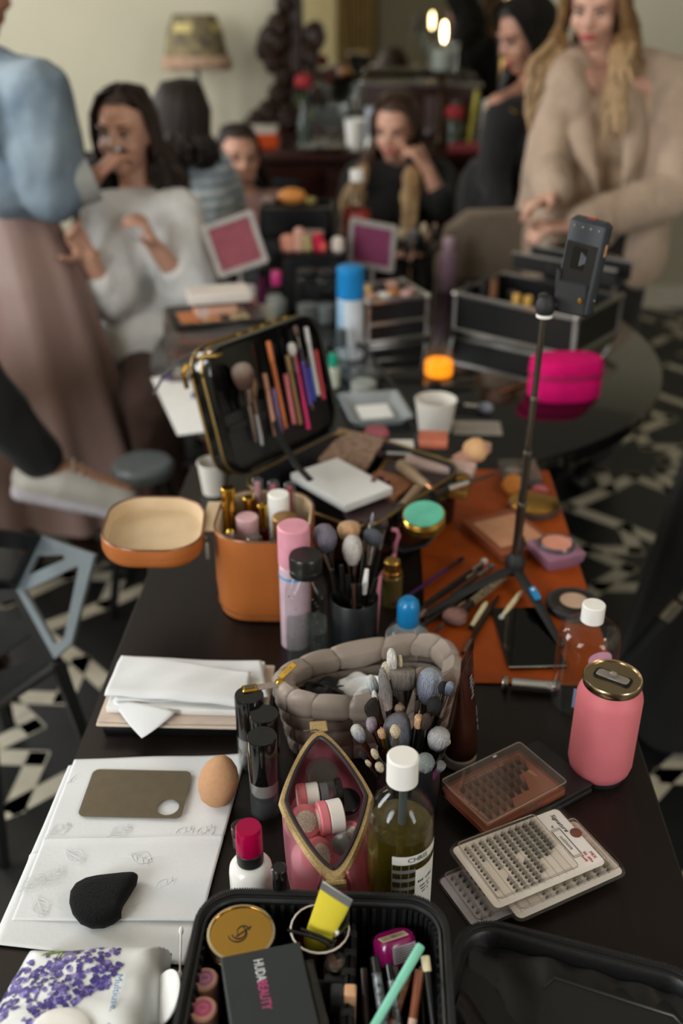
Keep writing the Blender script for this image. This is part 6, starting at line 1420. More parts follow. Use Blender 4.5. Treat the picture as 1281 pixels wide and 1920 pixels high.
# bottles standing behind
def bott(label, x, by, ty, wpx, parts, name='bottle', g=None, zt=None):
    b_ = at(x, by, OZ if zt is None else zt); H = hgt(b_, ty); r = wpx/2*mpp(b_+V((0, 0, H/2)))
    return lat(name, label, 'bottle', b_, [(pn, [(a*r, b*H) for a, b in pr], m) for pn, pr, m in parts], group=g)
CY = lambda z0, z1, r=1.0: [(0, z0), (r*.97, z0), (r, z0+.01), (r, z1-.01), (r*.95, z1), (0, z1)]
pkc = gl('#d23d86')
bott('clear bottle with a hot pink cap left of the clear jars', 521, 588, 508, 44, [('shell', [(0, 0), (.95, 0), (1, .03), (1, .5), (.6, .68), (.45, .7)], glassy), ('liquid', CY(.01, .4, .93), mat('milky liquid', '#b9bdb8', .4)), ('cap', CY(.69, 1, .5), pkc)], 'sanitizer_bottle')
for k, (x, lb) in enumerate(((577, 'clear lidded jar, left of two beside the blue-capped can'), (613, 'clear lidded jar, right of two beside the blue-capped can'))):
    bott(lb, x, 605, 505, 44, [('shell', [(0, 0), (.95, 0), (1, .03), (1, .8), (.85, .86), (.8, .88)], glassy), ('lid', CY(.87, 1, .86), gl('#26282a')), ('cotton', CY(.02, .35, .85), gl('#8a8f90'))], 'clear_jar', 'clear lidded jars')
bott('plastic water bottle with a red label at the back of the black table', 668, 520, 318, 50, [('shell', [(0, 0), (.95, 0), (1, .02), (1, .3), (.94, .33), (1, .36), (1, .7), (.75, .82), (.42, .9), (.42, .93)], glassy), ('label', CY(.32, .64, 1.02)[1:-1], mat('red label', '#8e2a22', .4, var=.4, scale=40)), ('cap', CY(.9, 1, .5), white_pl)], 'water_bottle')
bott('tall mauve bottle left of the large aluminium case', 838, 545, 445, 34, [('body', CY(0, .7), gl('#7d6472')), ('cap', CY(.71, 1, .7), gl('#8d7482'))], 'lotion_bottle')
bott('white and pink small bottle in front of the rose stand mirror', 472, 585, 535, 20, [('body', CY(0, .6), gl('#b58a88')), ('cap', CY(.61, 1, .8), white_pl)], 'nail_polish')
bott('purple bottle beside the foot of the rose stand mirror', 495, 560, 500, 24, [('body', CY(0, .7), gl('#5c1f42')), ('cap', CY(.71, 1, .8), gl('#2a2024'))], 'nail_polish')
# dark brush pots
for k, (x, by, ty, lb) in enumerate(((745, 545, 470, 'dark brush pot left of two behind the two-drawer case'), (790, 540, 468, 'dark brush pot right of two behind the two-drawer case'))):
    b_ = oat(x, by); H = .09; r = .034; HBk = V(b_)
    t = T('brush_pot', lb, 'brush holder', b_, group='brush pots at the back'); MB().lathe([(0, 0), (r, 0), (r, H), (r*.92, H), (r*.92, .005), (0, .005)], 24).build('pot', black_pl, t)
    for q in range(7):
        rnd = random.Random(q+k*17); c = b_+V(((rnd.random()-.5)*.09, (rnd.random()-.5)*.06, H+.06+.05*rnd.random()))
        brush(['first', 'second', 'third', 'fourth', 'fifth', 'sixth', 'seventh'][q]+' dark brush from the left in the '+('left' if k == 0 else 'right')+' back brush pot', b_+V(((c.x-b_.x)*.25, (c.y-b_.y)*.25, .01)), c, .018+.014*rnd.random(), .035, rnd.choice(('dome', 'round', 'slim')), rnd.choice((BRW, BLK, TAN, GRY, CRM)), group='brushes in the back pots')
# black organiser boxes
def organiser(label, x0, x1, yb, yt, D, dep, n=2):
    p, q = atY(x0, yb, D), atY(x1, yb, D); top_ = atY((x0+x1)/2, yt, D).z; wd = q.x-p.x
    t = T('organiser', label, 'organiser', ((p.x+q.x)/2, D+dep/2, OZ+.001)); h = top_-OZ
    b = MB().box((0, 0, .003), (wd, dep, .006))
    for sx in (-1, 1): b.box((sx*(wd/2-.003), 0, h/2), (.006, dep, h))
    for sy in (-1, 1): b.box((0, sy*(dep/2-.003), h/2), (wd, .006, h))
    b.build('box', black_pl, t)
    for k in range(n): MB().box((0, -dep/2-.003, h*(k+.5)/n), (wd*.94, .006, h/n*.86), b=.002).build('drawer', mat('dark drawer', '#15171a', .25), t)
    MB().box((0, 0, h*.94), (wd-.012, dep-.012, .003)).build('top_tray', black_pl, t)
    return t, h
tO, hO = organiser('tall black drawer organiser topped with an orange sponge', 492, 622, 560, 392, 3.05, .16, 3)
tP, hP = organiser('low black organiser filled with pastel sponges', 528, 640, 560, 478, 2.8, .14, 1)
MB().box((.05, -.088, hO*.72), (.07, .004, .02), b=.001).build('drawer_label', gl('#a88a80'), tO)
for (x, y, c_, r_, par, hh, lb) in ((548, 374, '#c07c38', .045, tO, hO, 'orange oval sponge on the tall organiser'), (582, 378, '#8a7a44', .02, tO, hO, 'olive round pot on the tall organiser'), (505, 372, '#7d6a62', .022, tO, hO, 'taupe pot at the left end of the tall organiser')):
    c = atY(x, y, par.location.y); o = MB().ell((0, 0, 0), (r_, r_*.7, r_*.55)).build('sponge', gl(c_)); o.location = (c.x, par.location.y, OZ+hh+r_*.5); tag(o, lb, 'sponge')
for (x, y, c_, w_, h_, lb) in ((540, 468, '#c88a76', .04, .05, 'peach wedge sponge at the left of the low organiser'), (560, 460, '#d3a594', .03, .07, 'tall blush sponge in the low organiser'), (575, 466, '#a59468', .03, .05, 'khaki sponge in the low organiser'), (597, 456, '#b5203e', .03, .055, 'red pot in the low organiser'), (605, 474, '#d2564e', .026, .035, 'coral pot in front of the red one'), (634, 468, '#c7bab2', .034, .045, 'white sponge at the right end of the low organiser')):
    c = atY(x, y, 2.85); o = MB().box((0, 0, 0), (w_, w_*.8, h_), b=.008).build('wedge_sponge', gl(c_)); o.location = (c.x, 2.86, OZ+hP*.94+h_/2+.003); o.rotation_euler = (0, .1*(x % 3-1), x); tag(o, lb, 'sponge')
# clear drawers with palettes on the left
ob = V((-.395, 2.36, OZ+.001)); t = T('acrylic_drawers', 'stacked clear acrylic drawers full of palettes at the left of the black table', 'organiser', ob, 12)
ac = clear('acrylic', '#dcd8d4', .04, .25, .10, '#b0a8a2')
for k in range(3):
    z = .002+k*.04; d = MB().loft([[(x, y, zz) for x, y in rr(.27, .2, .004, 2)] for zz in (z, z+.037)]).build('drawer', ac, t)
    MB().box((0, 0, z+.001), (.268, .198, .002)).build('drawer_floor', ac, d)
MB().box((0, 0, .123), (.275, .205, .004), b=.001).build('top', ac, t)
OM = t.matrix_basis
for (x, y, z, w_, d_, h_, c_, lb) in ((-.06, -.03, .012, .12, .11, .008, '#c9c6c4', 'white palette in the lowest clear drawer'), (-.06, -.03, .022, .11, .1, .008, '#cfd6d2', 'pale mint palette stacked on the white one'), (.06, -.02, .014, .1, .12, .012, '#8c5f44', 'brown palette in the lowest clear drawer'), (-.05, -.02, .056, .13, .12, .01, '#7a3c28', 'rust red palette in the middle clear drawer'), (.07, -.02, .055, .09, .12, .012, '#9a7f6c', 'beige palette in the middle clear drawer'), (.0, -.02, .094, .2, .13, .008, '#9d5a40', 'copper palette in the top clear drawer'), (.0, -.02, .104, .18, .11, .008, '#8a7f80', 'mauve palette in the top clear drawer')):
    o = MB().box((0, 0, 0), (w_, d_, h_), b=.001).build('makeup_palette', gl(c_)); o.matrix_basis = OM @ tr(x, y, z); tag(o, lb, 'palette', 'palettes in the clear drawers')
o = MB().box((0, 0, .006), (.22, .17, .012), b=.002).build('makeup_palette', black_pl); o.matrix_basis = OM @ tr(-.01, 0, .1255) @ rot('Z', 8); tag(o, 'open black palette lying on the clear drawers', 'palette'); pal = o
for k, (x, c_) in enumerate(((-.07, '#b06a3c'), (-.02, '#c08a5c'), (.05, '#c2b088'))): MB().box((x, -.02, .0125), (.045, .09, .001)).build('pan', gl(c_), pal)
o = MB().box((0, 0, .013), (.10, .05, .026), b=.004).build('blush_box', gl('#c89a84')); o.matrix_basis = OM @ tr(-.01, -.01, .1385) @ rot('Z', 10); tag(o, 'rose gold blush box on the open black palette', 'box')
MB().box((-.035, -.0255, .013), (.028, .001, .024)).build('box_window', gl('#c4b0a8'), o)
o = MB().box((0, 0, .003), (.13, .07, .006), b=.001).build('makeup_palette', black_pl); o.matrix_basis = OM @ tr(0, .0, .1645) @ rot('Z', 6); tag(o, 'thin black palette under the white closed box on the drawer stack', 'palette')
o = MB().box((0, 0, .012), (.15, .09, .024), b=.003).build('gift_box', gl('#cfc6bf')); o.matrix_basis = OM @ tr(.0, .0, .171) @ rot('Z', 4); tag(o, 'closed white box on top of the clear drawer stack', 'box')
for (x, y, c_, w_, lb) in ((455, 600, '#b8a07c', .05, 'gold compact beside the clear drawers'), (420, 570, '#b7a682', .05, 'beige compact behind the clear drawers'), (480, 615, '#c8aaa2', .05, 'pink flat compact between drawers and train case lid'), (470, 640, '#b5a98a', .05, 'cream tub behind the train case lid'), (480, 590, '#1a1614', .05, 'black round compact in front of the pink-capped bottle')):
    b_ = oat(x, y+12); lat('compact', lb, 'compact', b_, [('base', cyl(w_*.5, 0, .012, .002), gl(c_)), ('lid', cyl(w_*.48, .0122, .02, .003), gl(c_))], n=24)
# white paper with brushes at the left edge
M, w, h = quad(((265, 705), (400, 690), (432, 800), (352, 830)), OZ+.003); M.translation.z = OZ+.001
o = MB().prism(rr(w*.9, h*.9, .004, 2), 0, .002).build('paper_sheet', white_pap); o.matrix_basis = M; tag(o, 'white paper sheet at the left edge of the black table', 'paper')
for (a, b_, c_, lb) in (((305, 716), (370, 703), '#6b5590', 'flat violet file on the white sheet'), ((360, 750), (385, 738), '#3f4688', 'small blue clip on the white sheet')):
    p0, p1 = oat(*a)+V((0, 0, .008)), oat(*b_)+V((0, 0, .008)); o = MB().box((0, 0, (p1-p0).length/2), (.018, .003, (p1-p0).length), b=.001).build('nail_file', gl(c_)); o.matrix_basis = frame(p0, p1-p0, (0, 1, 0)); tag(o, lb, 'nail file')
# ================================================================ people
def skin(n, c): return mat('skin '+n, c, .45, var=.05, scale=30, sss=.08)
lip_m = mat('lips', '#9c4a48', .35); eye_w = mat('eye white', '#a89e96', .3); eye_d = mat('iris', '#2a1a12', .15)
def hairm(n, c, c2): return mat('hair '+n, c, .55, var=.3, scale=26, stretch=(6, 6, .35), bump=.6, bscale=60, col2=c2)
def hand(b, w, d, n, side=1, curl=20, s=1.0, spread=1.0, curls=None):
    """palm from the wrist along d, palm facing n; thumb on side"""
    d = V(d).normalized(); x = V(n).cross(d).normalized()*side; n = d.cross(x).normalized()*side
    if n.dot(V(n)) < 0: n = -n
    w = V(w)
    for o in (-.026, -.009, .009, .026): b.cap(w+x*o*.6*s, w+d*.078*s+x*o*s*spread, .0145*s, .012*s, n=8)
    for i, (o, L) in enumerate(((.029, .068), (.010, .078), (-.010, .073), (-.028, .056))):
        p = w+d*.080*s+x*o*s*spread; dd = V(d); c = rad(curls[i] if curls else curl)
        for k, f in enumerate((.45, .32, .23)):
            dd = (Matrix.Rotation(-c*(1 if side > 0 else 1), 3, x*side) @ dd) if True else dd
            q = p+(dd+x*.05*(o/.03)*spread).normalized()*L*f*s; b.cap(p, q, (.0092-.0008*k)*s, (.0085-.0009*k)*s, n=8); p = q
    p = w+d*.022*s+x*.026*s; dd = (d*.55+x*.8+n*.25).normalized()
    for k, L in enumerate((.036, .032, .026)):
        q = p+dd*L*s; b.cap(p, q, (.0128-.0015*k)*s, (.0115-.0015*k)*s, n=8); p = q; dd = (dd+d*.35).normalized()
def head_parts(b, HM, s=1.0):
    S_ = HM @ Matrix.Scale(s, 4)
    b.ell((0, -.012, .03), (.074, .093, .086), S_); b.ell((0, .018, -.032), (.060, .072, .078), S_); b.ell((0, .052, -.082), (.030, .028, .028), S_)
    for sx in (-1, 1):
        b.ell((sx*.034, .052, -.030), (.028, .030, .030), S_, 10, 8); b.ell((sx*.074, -.008, -.012), (.010, .018, .030), S_, 10, 8); b.ell((sx*.03, .070, .026), (.026, .016, .010), S_, 10, 8)
    b.cap((0, .082, .016), (0, .098, -.018), .0085, .0115, S_, 8); b.ell((0, .094, -.024), (.0155, .012, .010), S_, 10, 8); b.ell((0, .080, -.054), (.024, .014, .012), S_, 10, 8)
def face(t, HM, s=1.0, hair='#2a1c14', smile=0):
    S_ = HM @ Matrix.Scale(s, 4); bm_ = mat('brow'+hair, hair, .7)
    for sx in (-1, 1):
        e = MB().ell((sx*.031, .0765, .004), (.012, .0078, .0055), S_, 14, 8).build('eye', eye_w, t); MB().ell((sx*.031, .0828, .004), (.0058, .0036, .0054), S_, 12, 8).build('iris', eye_d, e)
        MB().tube([S_ @ V((sx*(.016+.031*q), .084-.012*q*q, .0105+.003*math.sin(q*3.1))) for q in (0, .25, .5, .75, 1)], .0016*s, 6).build('eyelash_line', mat('lash line', '#15100e', .6), t)
        MB().tube([S_ @ V((sx*(.013+.038*q), .0885-.014*q*q, .026+.006*math.sin(q*2.4))) for q in (0, .25, .5, .75, 1)], [.002*s, .0028*s, .003*s, .0024*s, .001*s], 6).build('eyebrow', bm_, t)
    lp = [S_ @ V((.024*q, .0925-.014*q*q, -.053+smile*.008*q*q+.0015*math.cos(q*6))) for q in (-1, -.6, -.25, 0, .25, .6, 1)]
    MB().tube(lp, [.001*s, .0042*s, .005*s, .0045*s, .005*s, .0042*s, .001*s], 8).build('upper_lip', lip_m, t)
    MB().tube([p-V((0, 0, .008*s)) for p in lp], [.001*s, .0045*s, .006*s, .0062*s, .006*s, .0045*s, .001*s], 8).build('lower_lip', lip_m, t)
    if smile: MB().tube([S_ @ V((.018*q, .0935-.011*q*q, -.0572+.004*q*q)) for q in (-1, -.5, 0, .5, 1)], [.001*s, .003*s, .0038*s, .003*s, .001*s], 8).build('teeth', mat('teeth', '#d8d2c8', .3), t)
def hair(t, HM, m, length, s=1.0, seed=1, n=150, part=0.0, spread=.03, back_only=False, front=.25, tipm=None, cutoff=None, fall=V((0, 0, -1)), rad_=.0085, locks=0, lock_len=None, push=.10, wide=.03):
    """hair cap plus locks that run over the skull and hang down"""
    rnd = random.Random(seed); S_ = HM @ Matrix.Scale(s, 4); b = MB(); b2 = MB()
    cap_ = []
    for j in range(13):
        ring_ = []
        for i in range(32):
            th = 2*math.pi*i/32; ph = math.pi*j/12*.62
            f = math.sin(th); lim = .50 if f > .55 else (.52+.48*(1-max(f, 0)/.55))  # front hairline is higher
            ph2 = ph*(lim if f > -.2 else 1.25)
            x, y, z = .080*math.sin(ph2)*math.cos(th), .099*math.sin(ph2)*math.sin(th)-.014, .094*math.cos(ph2)+.032
            ring_.append(S_ @ V((x, y, z)))
        cap_.append(ring_)
    b.loft(cap_[1:], cap=True)
    c0 = S_ @ V((0, -.012, .03))
    for k in range(n):
        a = rnd.random()*2*math.pi; sx = math.cos(a); sy = math.sin(a)
        if sy > front: sy = front*rnd.random(); sx = math.copysign(math.sqrt(1-sy*sy), sx)
        if back_only and sy > -.1: sy = -abs(sy); 
        p = []; top = V((part*.02+.012*math.copysign(1, sx), -.01+.05*(sy > 0)*rnd.random(), .128))
        p.append(S_ @ top); p.append(S_ @ V((.055*sx, -.014+.07*sy, .108))); p.append(S_ @ V((.083*sx, -.014+.100*sy, .045))); e = S_ @ V((.088*sx, -.016+.104*sy, -.03)); p.append(e)
        L = length*(.75+.3*rnd.random()); out = (HM.to_3x3() @ V((sx, sy, 0))); wv = rnd.random()*6
        for q in range(1, 6):
            f = q/5; p.append(e + fall*L*f + out*(spread*math.sin(f*2.2)+.008*math.sin(f*7+wv)) + V((.006*math.sin(f*9+wv), 0, 0)))
        r0 = rad_*(.7+.6*rnd.random())*s
        rs = [r0*.5, r0, r0, r0*1.1, r0*1.1, r0*1.1, r0, r0*.9, r0*.3]
        if tipm and L > .1:
            b.tube(p[:6], rs[:6], 6, sq=.6); b2.tube(p[5:], rs[5:], 6, sq=.6)
        else: b.tube(p, rs, 6, sq=.6)
    fwd = HM.to_3x3() @ V((0, 1, 0)); fwd = V((fwd.x, fwd.y, 0)).normalized()
    for k in range(locks):      # locks that frame the face and fall in front of the shoulders
        sg = -1 if k % 2 else 1; q0 = rnd.random(); wv = rnd.random()*6; L = (lock_len or length)*(.5+.6*rnd.random())
        p = [S_ @ V((part*.02+sg*.006, .045-.05*q0, .122)), S_ @ V((sg*.045, .055-.05*q0, .105)), S_ @ V((sg*.074, .048-.05*q0, .055)), S_ @ V((sg*(.084+.006*q0), .038-.045*q0, -.005)), S_ @ V((sg*(.086+.012*q0), .034-.04*q0, -.06))]
        e = p[-1]; out = HM.to_3x3() @ V((sg, 0, 0))
        for q in range(1, 7):
            f = q/6; p.append(e + V((0, 0, -1))*L*f + fwd*push*math.sin(f*1.57)*(.7+.5*q0) + out*(wide*q0*f+.014*math.sin(f*7+wv)))
        r0 = rad_*(.8+.6*rnd.random())*s; rs = [r0*.5, r0, r0, r0, r0*1.1, r0*1.1, r0*1.1, r0, r0, r0*.8, r0*.3]
        if tipm: b.tube(p[:7], rs[:7], 6, sq=.6); b2.tube(p[6:], rs[6:], 6, sq=.6)
        else: b.tube(p, rs, 6, sq=.6)
    h = b.build('hair', m, t, M=WI(t), ang=80)
    if b2.v: b2.build('hair_lengths', tipm, t, M=WI(t), ang=80)
    return h
def HMx(c, yaw, pitch=0, roll=0): return tr(c) @ rot('Z', yaw) @ rot('X', pitch) @ rot('Y', roll)   # local +Y = face direction
def person(label, base): return T('person', label, 'person', base)
def torso(b, pel, neck, shL, shR, w=1.0, extra=0.0):
    pel, neck = V(pel), V(neck); x = (V(shL)-V(shR)).normalized(); u = (neck-pel).normalized(); y = u.cross(x).normalized()
    R_ = Matrix((x, y, u)).transposed().to_4x4(); H = (neck-pel).length
    f = lambda z: tr(pel+u*H*z) @ R_
    b.ell((0, 0, 0), (.165*w+extra, .115*w+extra, .12), f(.02)); b.ell((0, 0, 0), (.125*w+extra, .095*w+extra, .14), f(.35)); b.ell((0, .0, 0), (.15*w+extra, .105*w+extra, .15), f(.66))
    for sg in (-1, 1): b.ell((sg*.07*w, .075*w, 0), (.065*w+extra, .06*w+extra, .065+extra), f(.66), 12, 8)
    b.cap(V(shL)-x*.02, neck-u*.03, .05+extra, .05+extra); b.cap(V(shR)+x*.02, neck-u*.03, .05+extra, .05+extra); b.cap(V(shL)-x*.01, V(shR)+x*.01, .055+extra, .055+extra)
def arm(b, sh, el, wr, k=1.0, e=0.0): b.cap(sh, el, .047*k+e, .037*k+e); b.cap(el, wr, .037*k+e, .025*k+e)
def fin(mb, name, m, t, vx=.009, sm=5): 
    o = blobpart(mb, name, m, t, vx, sm); o.matrix_basis = WI(t)
    if name not in ('body', 'trainer', 'sole'):      # folds in the cloth
        from mathutils import noise
        nr = [v.normal.copy() for v in o.data.vertices]
        for v, n_ in zip(o.data.vertices, nr):
            c = v.co; q = V((c.x*7, c.y*7, c.z*4)); q = q+noise.noise_vector(q*.6)*.9
            v.co = c + n_*(.016*(.45-abs(noise.noise(q)))+.007*(.4-abs(noise.noise(q*2.3))))
    return o
def fabric(n, c, rough=.8, **k): return mat('fabric '+n, c, rough, var=k.pop('var', .1), scale=k.pop('scale', 18), bump=k.pop('bump', .5), bscale=k.pop('bscale', 22), sheen=k.pop('sheen', .1), **k)
Z = V((0, 0, 1))

# ---- woman in white
Y = 3.0; hc = atY(236, 246, Y); t = person('seated person in a white blouse, hands raised, having make-up applied', (hc.x, Y, .0))
HM = HMx(hc, 168, -4, 0); sk = skin('warm', '#cf9f88')
neck = hc+V((.01, .03, -.15)); shL = atY(336, 402, Y-.02); shR = atY(196, 408, Y-.06); pel = V((hc.x+.05, Y+.06, .56))
elL = atY(352, 540, Y-.12); wrL = atY(290, 462, Y-.22); elR = atY(205, 560, Y-.16); wrR = atY(165, 478, Y-.26)
b = MB(); head_parts(b, HM); b.cap(neck, hc+V((0, .02, -.05)), .05, .05); torso(b, pel, neck, shR, shL); arm(b, shL, elL, wrL); arm(b, shR, elR, wrR)
hand(b, wrL, atY(274, 425, Y-.24)-wrL, V((-1, -.3, 0)), -1, 42, .95); hand(b, wrR, atY(138, 438, Y-.3)-wrR, V((.6, -.6, .3)), 1, 25, .95)
for sx, kx in ((-.09, .04), (.09, .28)): b.cap(pel+V((sx, 0, 0)), (pel.x+kx, Y-.36, .52), .085, .06); b.cap((pel.x+kx, Y-.36, .52), (pel.x+kx, Y-.34, .08), .056, .038); b.cap((pel.x+kx, Y-.34, .06), (pel.x+kx, Y-.48, .035), .038, .03)
fin(b, 'body', sk, t, .007, 3); 
wb = fabric('white blouse', '#d9d8d6', .85, bump=.7, bscale=14)
b = MB(); torso(b, pel+V((0, 0, .05)), neck-V((0, 0, .06)), shR, shL, 1.0, .02); b.cap(shL+V((0, 0, -.01)), shL.lerp(elL, .95), .066, .085); b.cap(shR+V((0, 0, -.01)), shR.lerp(elR, .9), .066, .085)
b.cap(shL.lerp(elL, .9), elL.lerp(wrL, .35), .085, .05); b.cap(shR.lerp(elR, .9), elR.lerp(wrR, .35), .08, .05); b.cap(pel+V((-.1, -.12, .04)), pel+V((.12, -.12, .04)), .13, .13)
fin(b, 'blouse', wb, t)
bt_ = fabric('brown trousers', '#4a3229'); b = MB()
for sx, kx in ((-.09, .04), (.09, .28)): b.cap(pel+V((sx, 0, -.02)), (pel.x+kx, Y-.36, .52), .11, .078); b.cap((pel.x+kx, Y-.36, .52), (pel.x+kx, Y-.34, .12), .075, .06)
fin(b, 'trousers', bt_, t)
face(t, HM, 1, '#2b1d15', 1); [setattr(o, 'matrix_basis', WI(t)) for o in t.children if o.name.split('.')[0] in ('eye', 'eyelash_line', 'eyebrow', 'upper_lip', 'lower_lip', 'teeth')]
hair(t, HM, hairm('dark brown', '#1d130e', '#32211a'), .26, 1, 2, 150, fall=V((.2, .05, -1)).normalized(), front=.1, locks=16, lock_len=.2, push=.02)
MB().tube([wrR+V((.032*math.cos(a), .01*math.sin(a)-.0, .030*math.sin(a)*.4)) for a in [q*.524 for q in range(12)]], .003, 6, closed=True).build('bracelet', gold, t, M=WI(t))
# her chair
def chair(label, x, y, rz, seat, back, h=.46, bh=.9, w=.42):
    c = T('chair', label, 'chair', (x, y, 0), rz)
    MB().box((0, 0, h-.03), (w, w, .06), b=.02).build('seat', seat, c)
    MB().box((0, w/2-.01, (h+bh)/2+.06), (w, .045, bh-h-.12), b=.02).build('backrest', back, c)
    for sx in (-1, 1):
        MB().box((sx*(w/2-.03), -w/2+.03, (h-.06)/2), (.035, .035, h-.06), b=.004).build('leg', black_mt, c); MB().box((sx*(w/2-.03), w/2-.03, bh/2-.08), (.035, .035, bh-.18), b=.004).build('leg', black_mt, c)
    return c
chair('black chair behind the person in white', pel.x-.17, Y+.26, 0, black_fab, black_fab, .39, 1.09, .42)

# ---- make-up artist in denim and a satin skirt
Y = 2.72; ft = atY(80, 985, Y); nk = atY(-38, 112, Y); t = person('standing person in a pale denim jacket and long pink satin skirt', (ft.x, Y, 0))
sk2 = skin('tan', '#a87760'); hc = nk+V((-.01, .02, .16)); HM = HMx(hc, -60, -10)
shR = atY(70, 180, Y-.08); shL = nk+V((-.16, .1, -.05)); pel = V((nk.x-.02, Y+.02, .93)); elR = atY(98, 362, Y-.1); wrR = atY(176, 332, Y-.06); elL = shL+V((.02, .06, -.28)); wrL = elL+V((.2, .12, .02))
b = MB(); head_parts(b, HM); b.cap(nk, hc+V((0, 0, -.05)), .052, .05); torso(b, pel, nk, shL, shR); arm(b, shR, elR, wrR); arm(b, shL, elL, wrL)
hand(b, wrR, atY(214, 296, Y-.02)-wrR, V((.3, .2, -1)), -1, 35, 1.0); hand(b, wrL, (1, .3, .1), (0, 0, -1), 1, 30)
for sg in (-1, 1): b.cap(pel+V((sg*.08, 0, 0)), (ft.x+sg*.09, Y+.02, .48), .085, .056); b.cap((ft.x+sg*.09, Y+.02, .48), (ft.x+sg*.09, Y+.04, .08), .054, .036); b.cap((ft.x+sg*.09, Y+.04, .04), (ft.x+sg*.09+.08, Y-.1, .035), .036, .028)
fin(b, 'body', sk2, t, .008, 3)
dn = mat('faded denim', '#4f6072', .85, var=.3, scale=7, bump=.8, bscale=26, col2='#8796a0')
b = MB(); torso(b, pel+V((0, 0, .20)), nk-V((0, 0, .02)), shL, shR, 1.0, .03); b.cap(shR, shR.lerp(elR, .55), .085, .096); b.cap(shR.lerp(elR, .55), elR+V((0, 0, .01)), .096, .075); b.cap(elR, elR.lerp(wrR, .6), .072, .05); b.cap(shL, elL, .085, .08); b.cap(elL, elL.lerp(wrL, .7), .075, .05)
b.cap(pel+V((-.08, 0, .20)), pel+V((.08, -.02, .20)), .12, .12)
fin(b, 'denim_jacket', dn, t, .01, 6)
MB().lathe([(.052, -.02), (.058, -.02), (.06, .03), (.054, .03)], 24, frame(elR.lerp(wrR, .72), wrR-elR)).build('grey_cuff', fabric('grey cuff', '#8d8d88'), t, M=WI(t))
rings = []
for k in range(26):
    f = k/25; z = 1.07-.89*f; c = (pel+V((0, 0, .1))).lerp(V((ft.x+.09, Y-.02, .18)), f); r_ = .135+.03*min(1, f*5)+.125*f**1.1; rg_ = []
    for i in range(96):
        th = 2*math.pi*i/96; fold = 1+(.02+.07*f)*math.sin(th*9+1.5*math.sin(th*2)+f)+.03*f*math.sin(th*17+2)
        rg_.append((c.x+r_*fold*math.cos(th), c.y+r_*.85*fold*math.sin(th), z+.015*math.sin(th*3)*f))
    rings.append(rg_)
MB().loft(rings).build('satin_skirt', mat('pink satin', '#8e736b', .42, var=.06, scale=6, sheen=.2), t, M=WI(t), ang=80)
hair(t, HM, hairm('chestnut', '#2a1710', '#442a1e'), .06, 1, 5, 60)
for sg in (-1, 1): MB().cap((ft.x+sg*.09, Y+.05, .04), (ft.x+sg*.09+.09, Y-.12, .035), .043, .034).build('shoe', mat('brown shoe', '#3d241a', .5), t, M=WI(t))
pb = [wrR+(atY(214, 296, Y-.02)-wrR).normalized()*.09+V((0, 0, .012)), atY(230, 286, Y+.08)]
stick('makeup_sponge_brush', 'small black lip brush held at the mouth of the person in white', 'brush', pb[0], pb[1]+V((.01, 0, 0)), [('handle', black_pl, [(0, .006), (.7, .008)]), ('tip', black_fab, [(.71, .009), (1, .006)])])

# ---- stylist seen from behind, striped shirt
Y = 3.55; hc = atY(347, 228, Y); t = person('person seen from behind in a pale blue striped shirt', (hc.x, Y, 0)); HM = HMx(hc, -40, -8); sk3 = skin('light', '#b98c76')
nk = hc+V((.0, -.02, -.14)); shL = nk+V((-.15, .05, -.06)); shR = atY(394, 318, Y+.02); pel = V((hc.x-.02, Y-.02, .52)); elR = atY(425, 380, Y+.15); wrR = atY(418, 330, Y+.32); elL = shL+V((-.02, .05, -.25)); wrL = elL+V((.2, .15, .02))
b = MB(); head_parts(b, HM); b.cap(nk, hc+V((0, 0, -.05)), .05, .05); torso(b, pel, nk, shR, shL); arm(b, shR, elR, wrR); arm(b, shL, elL, wrL); hand(b, wrR, (.4, .9, .1), (0, 0, -1), 1, 30); hand(b, wrL, (.9, .3, 0), (0, 0, -1), -1, 30)
for sg in (-1, 1): b.cap(pel+V((sg*.08, 0, 0)), pel+V((sg*.12-.22, .30, 0)), .08, .06); b.cap(pel+V((sg*.12-.22, .30, 0)), (pel.x+sg*.12-.22, pel.y+.30, .05), .055, .038)
fin(b, 'body', sk3, t, .008, 3)
st_ = mat('striped shirt', '#a9b6bf', .85, var=.05); 
nt = st_.node_tree; wv = nt.nodes.new('ShaderNodeTexWave'); wv.inputs['Scale'].default_value = 9; wv.bands_direction = 'Z'; rp = nt.nodes.new('ShaderNodeValToRGB'); rp.color_ramp.elements[0].color = (*lin('#7f94a4'), 1); rp.color_ramp.elements[1].color = (*lin('#c0c6c8'), 1)
nt.links.new(nt.nodes['Texture Coordinate'].outputs['Object'], wv.inputs[0]); nt.links.new(wv.outputs[1], rp.inputs[0]); nt.links.new(rp.outputs[0], nt.nodes['Principled BSDF'].inputs['Base Color'])
b = MB(); torso(b, pel, nk-V((0, 0, .02)), shR, shL, 1.0, .02); b.cap(shR, elR, .08, .07); b.cap(shL, elL, .07, .065); b.cap(nk-V((0, 0, .04)), shR, .07, .08); b.cap(elR, elR.lerp(wrR, .6), .06, .045); fin(b, 'shirt', st_, t)
b = MB()
for sg in (-1, 1): b.cap(pel+V((sg*.08, 0, -.01)), pel+V((sg*.12-.22, .30, 0)), .10, .075); b.cap(pel+V((sg*.12-.22, .30, 0)), (pel.x+sg*.12-.22, pel.y+.30, .1), .07, .055)
fin(b, 'trousers', fabric('mauve trousers', '#6d4a48'), t)
hair(t, HM, hairm('near black', '#120c0a', '#241813'), .11, 1.04, 8, 150, front=.5)
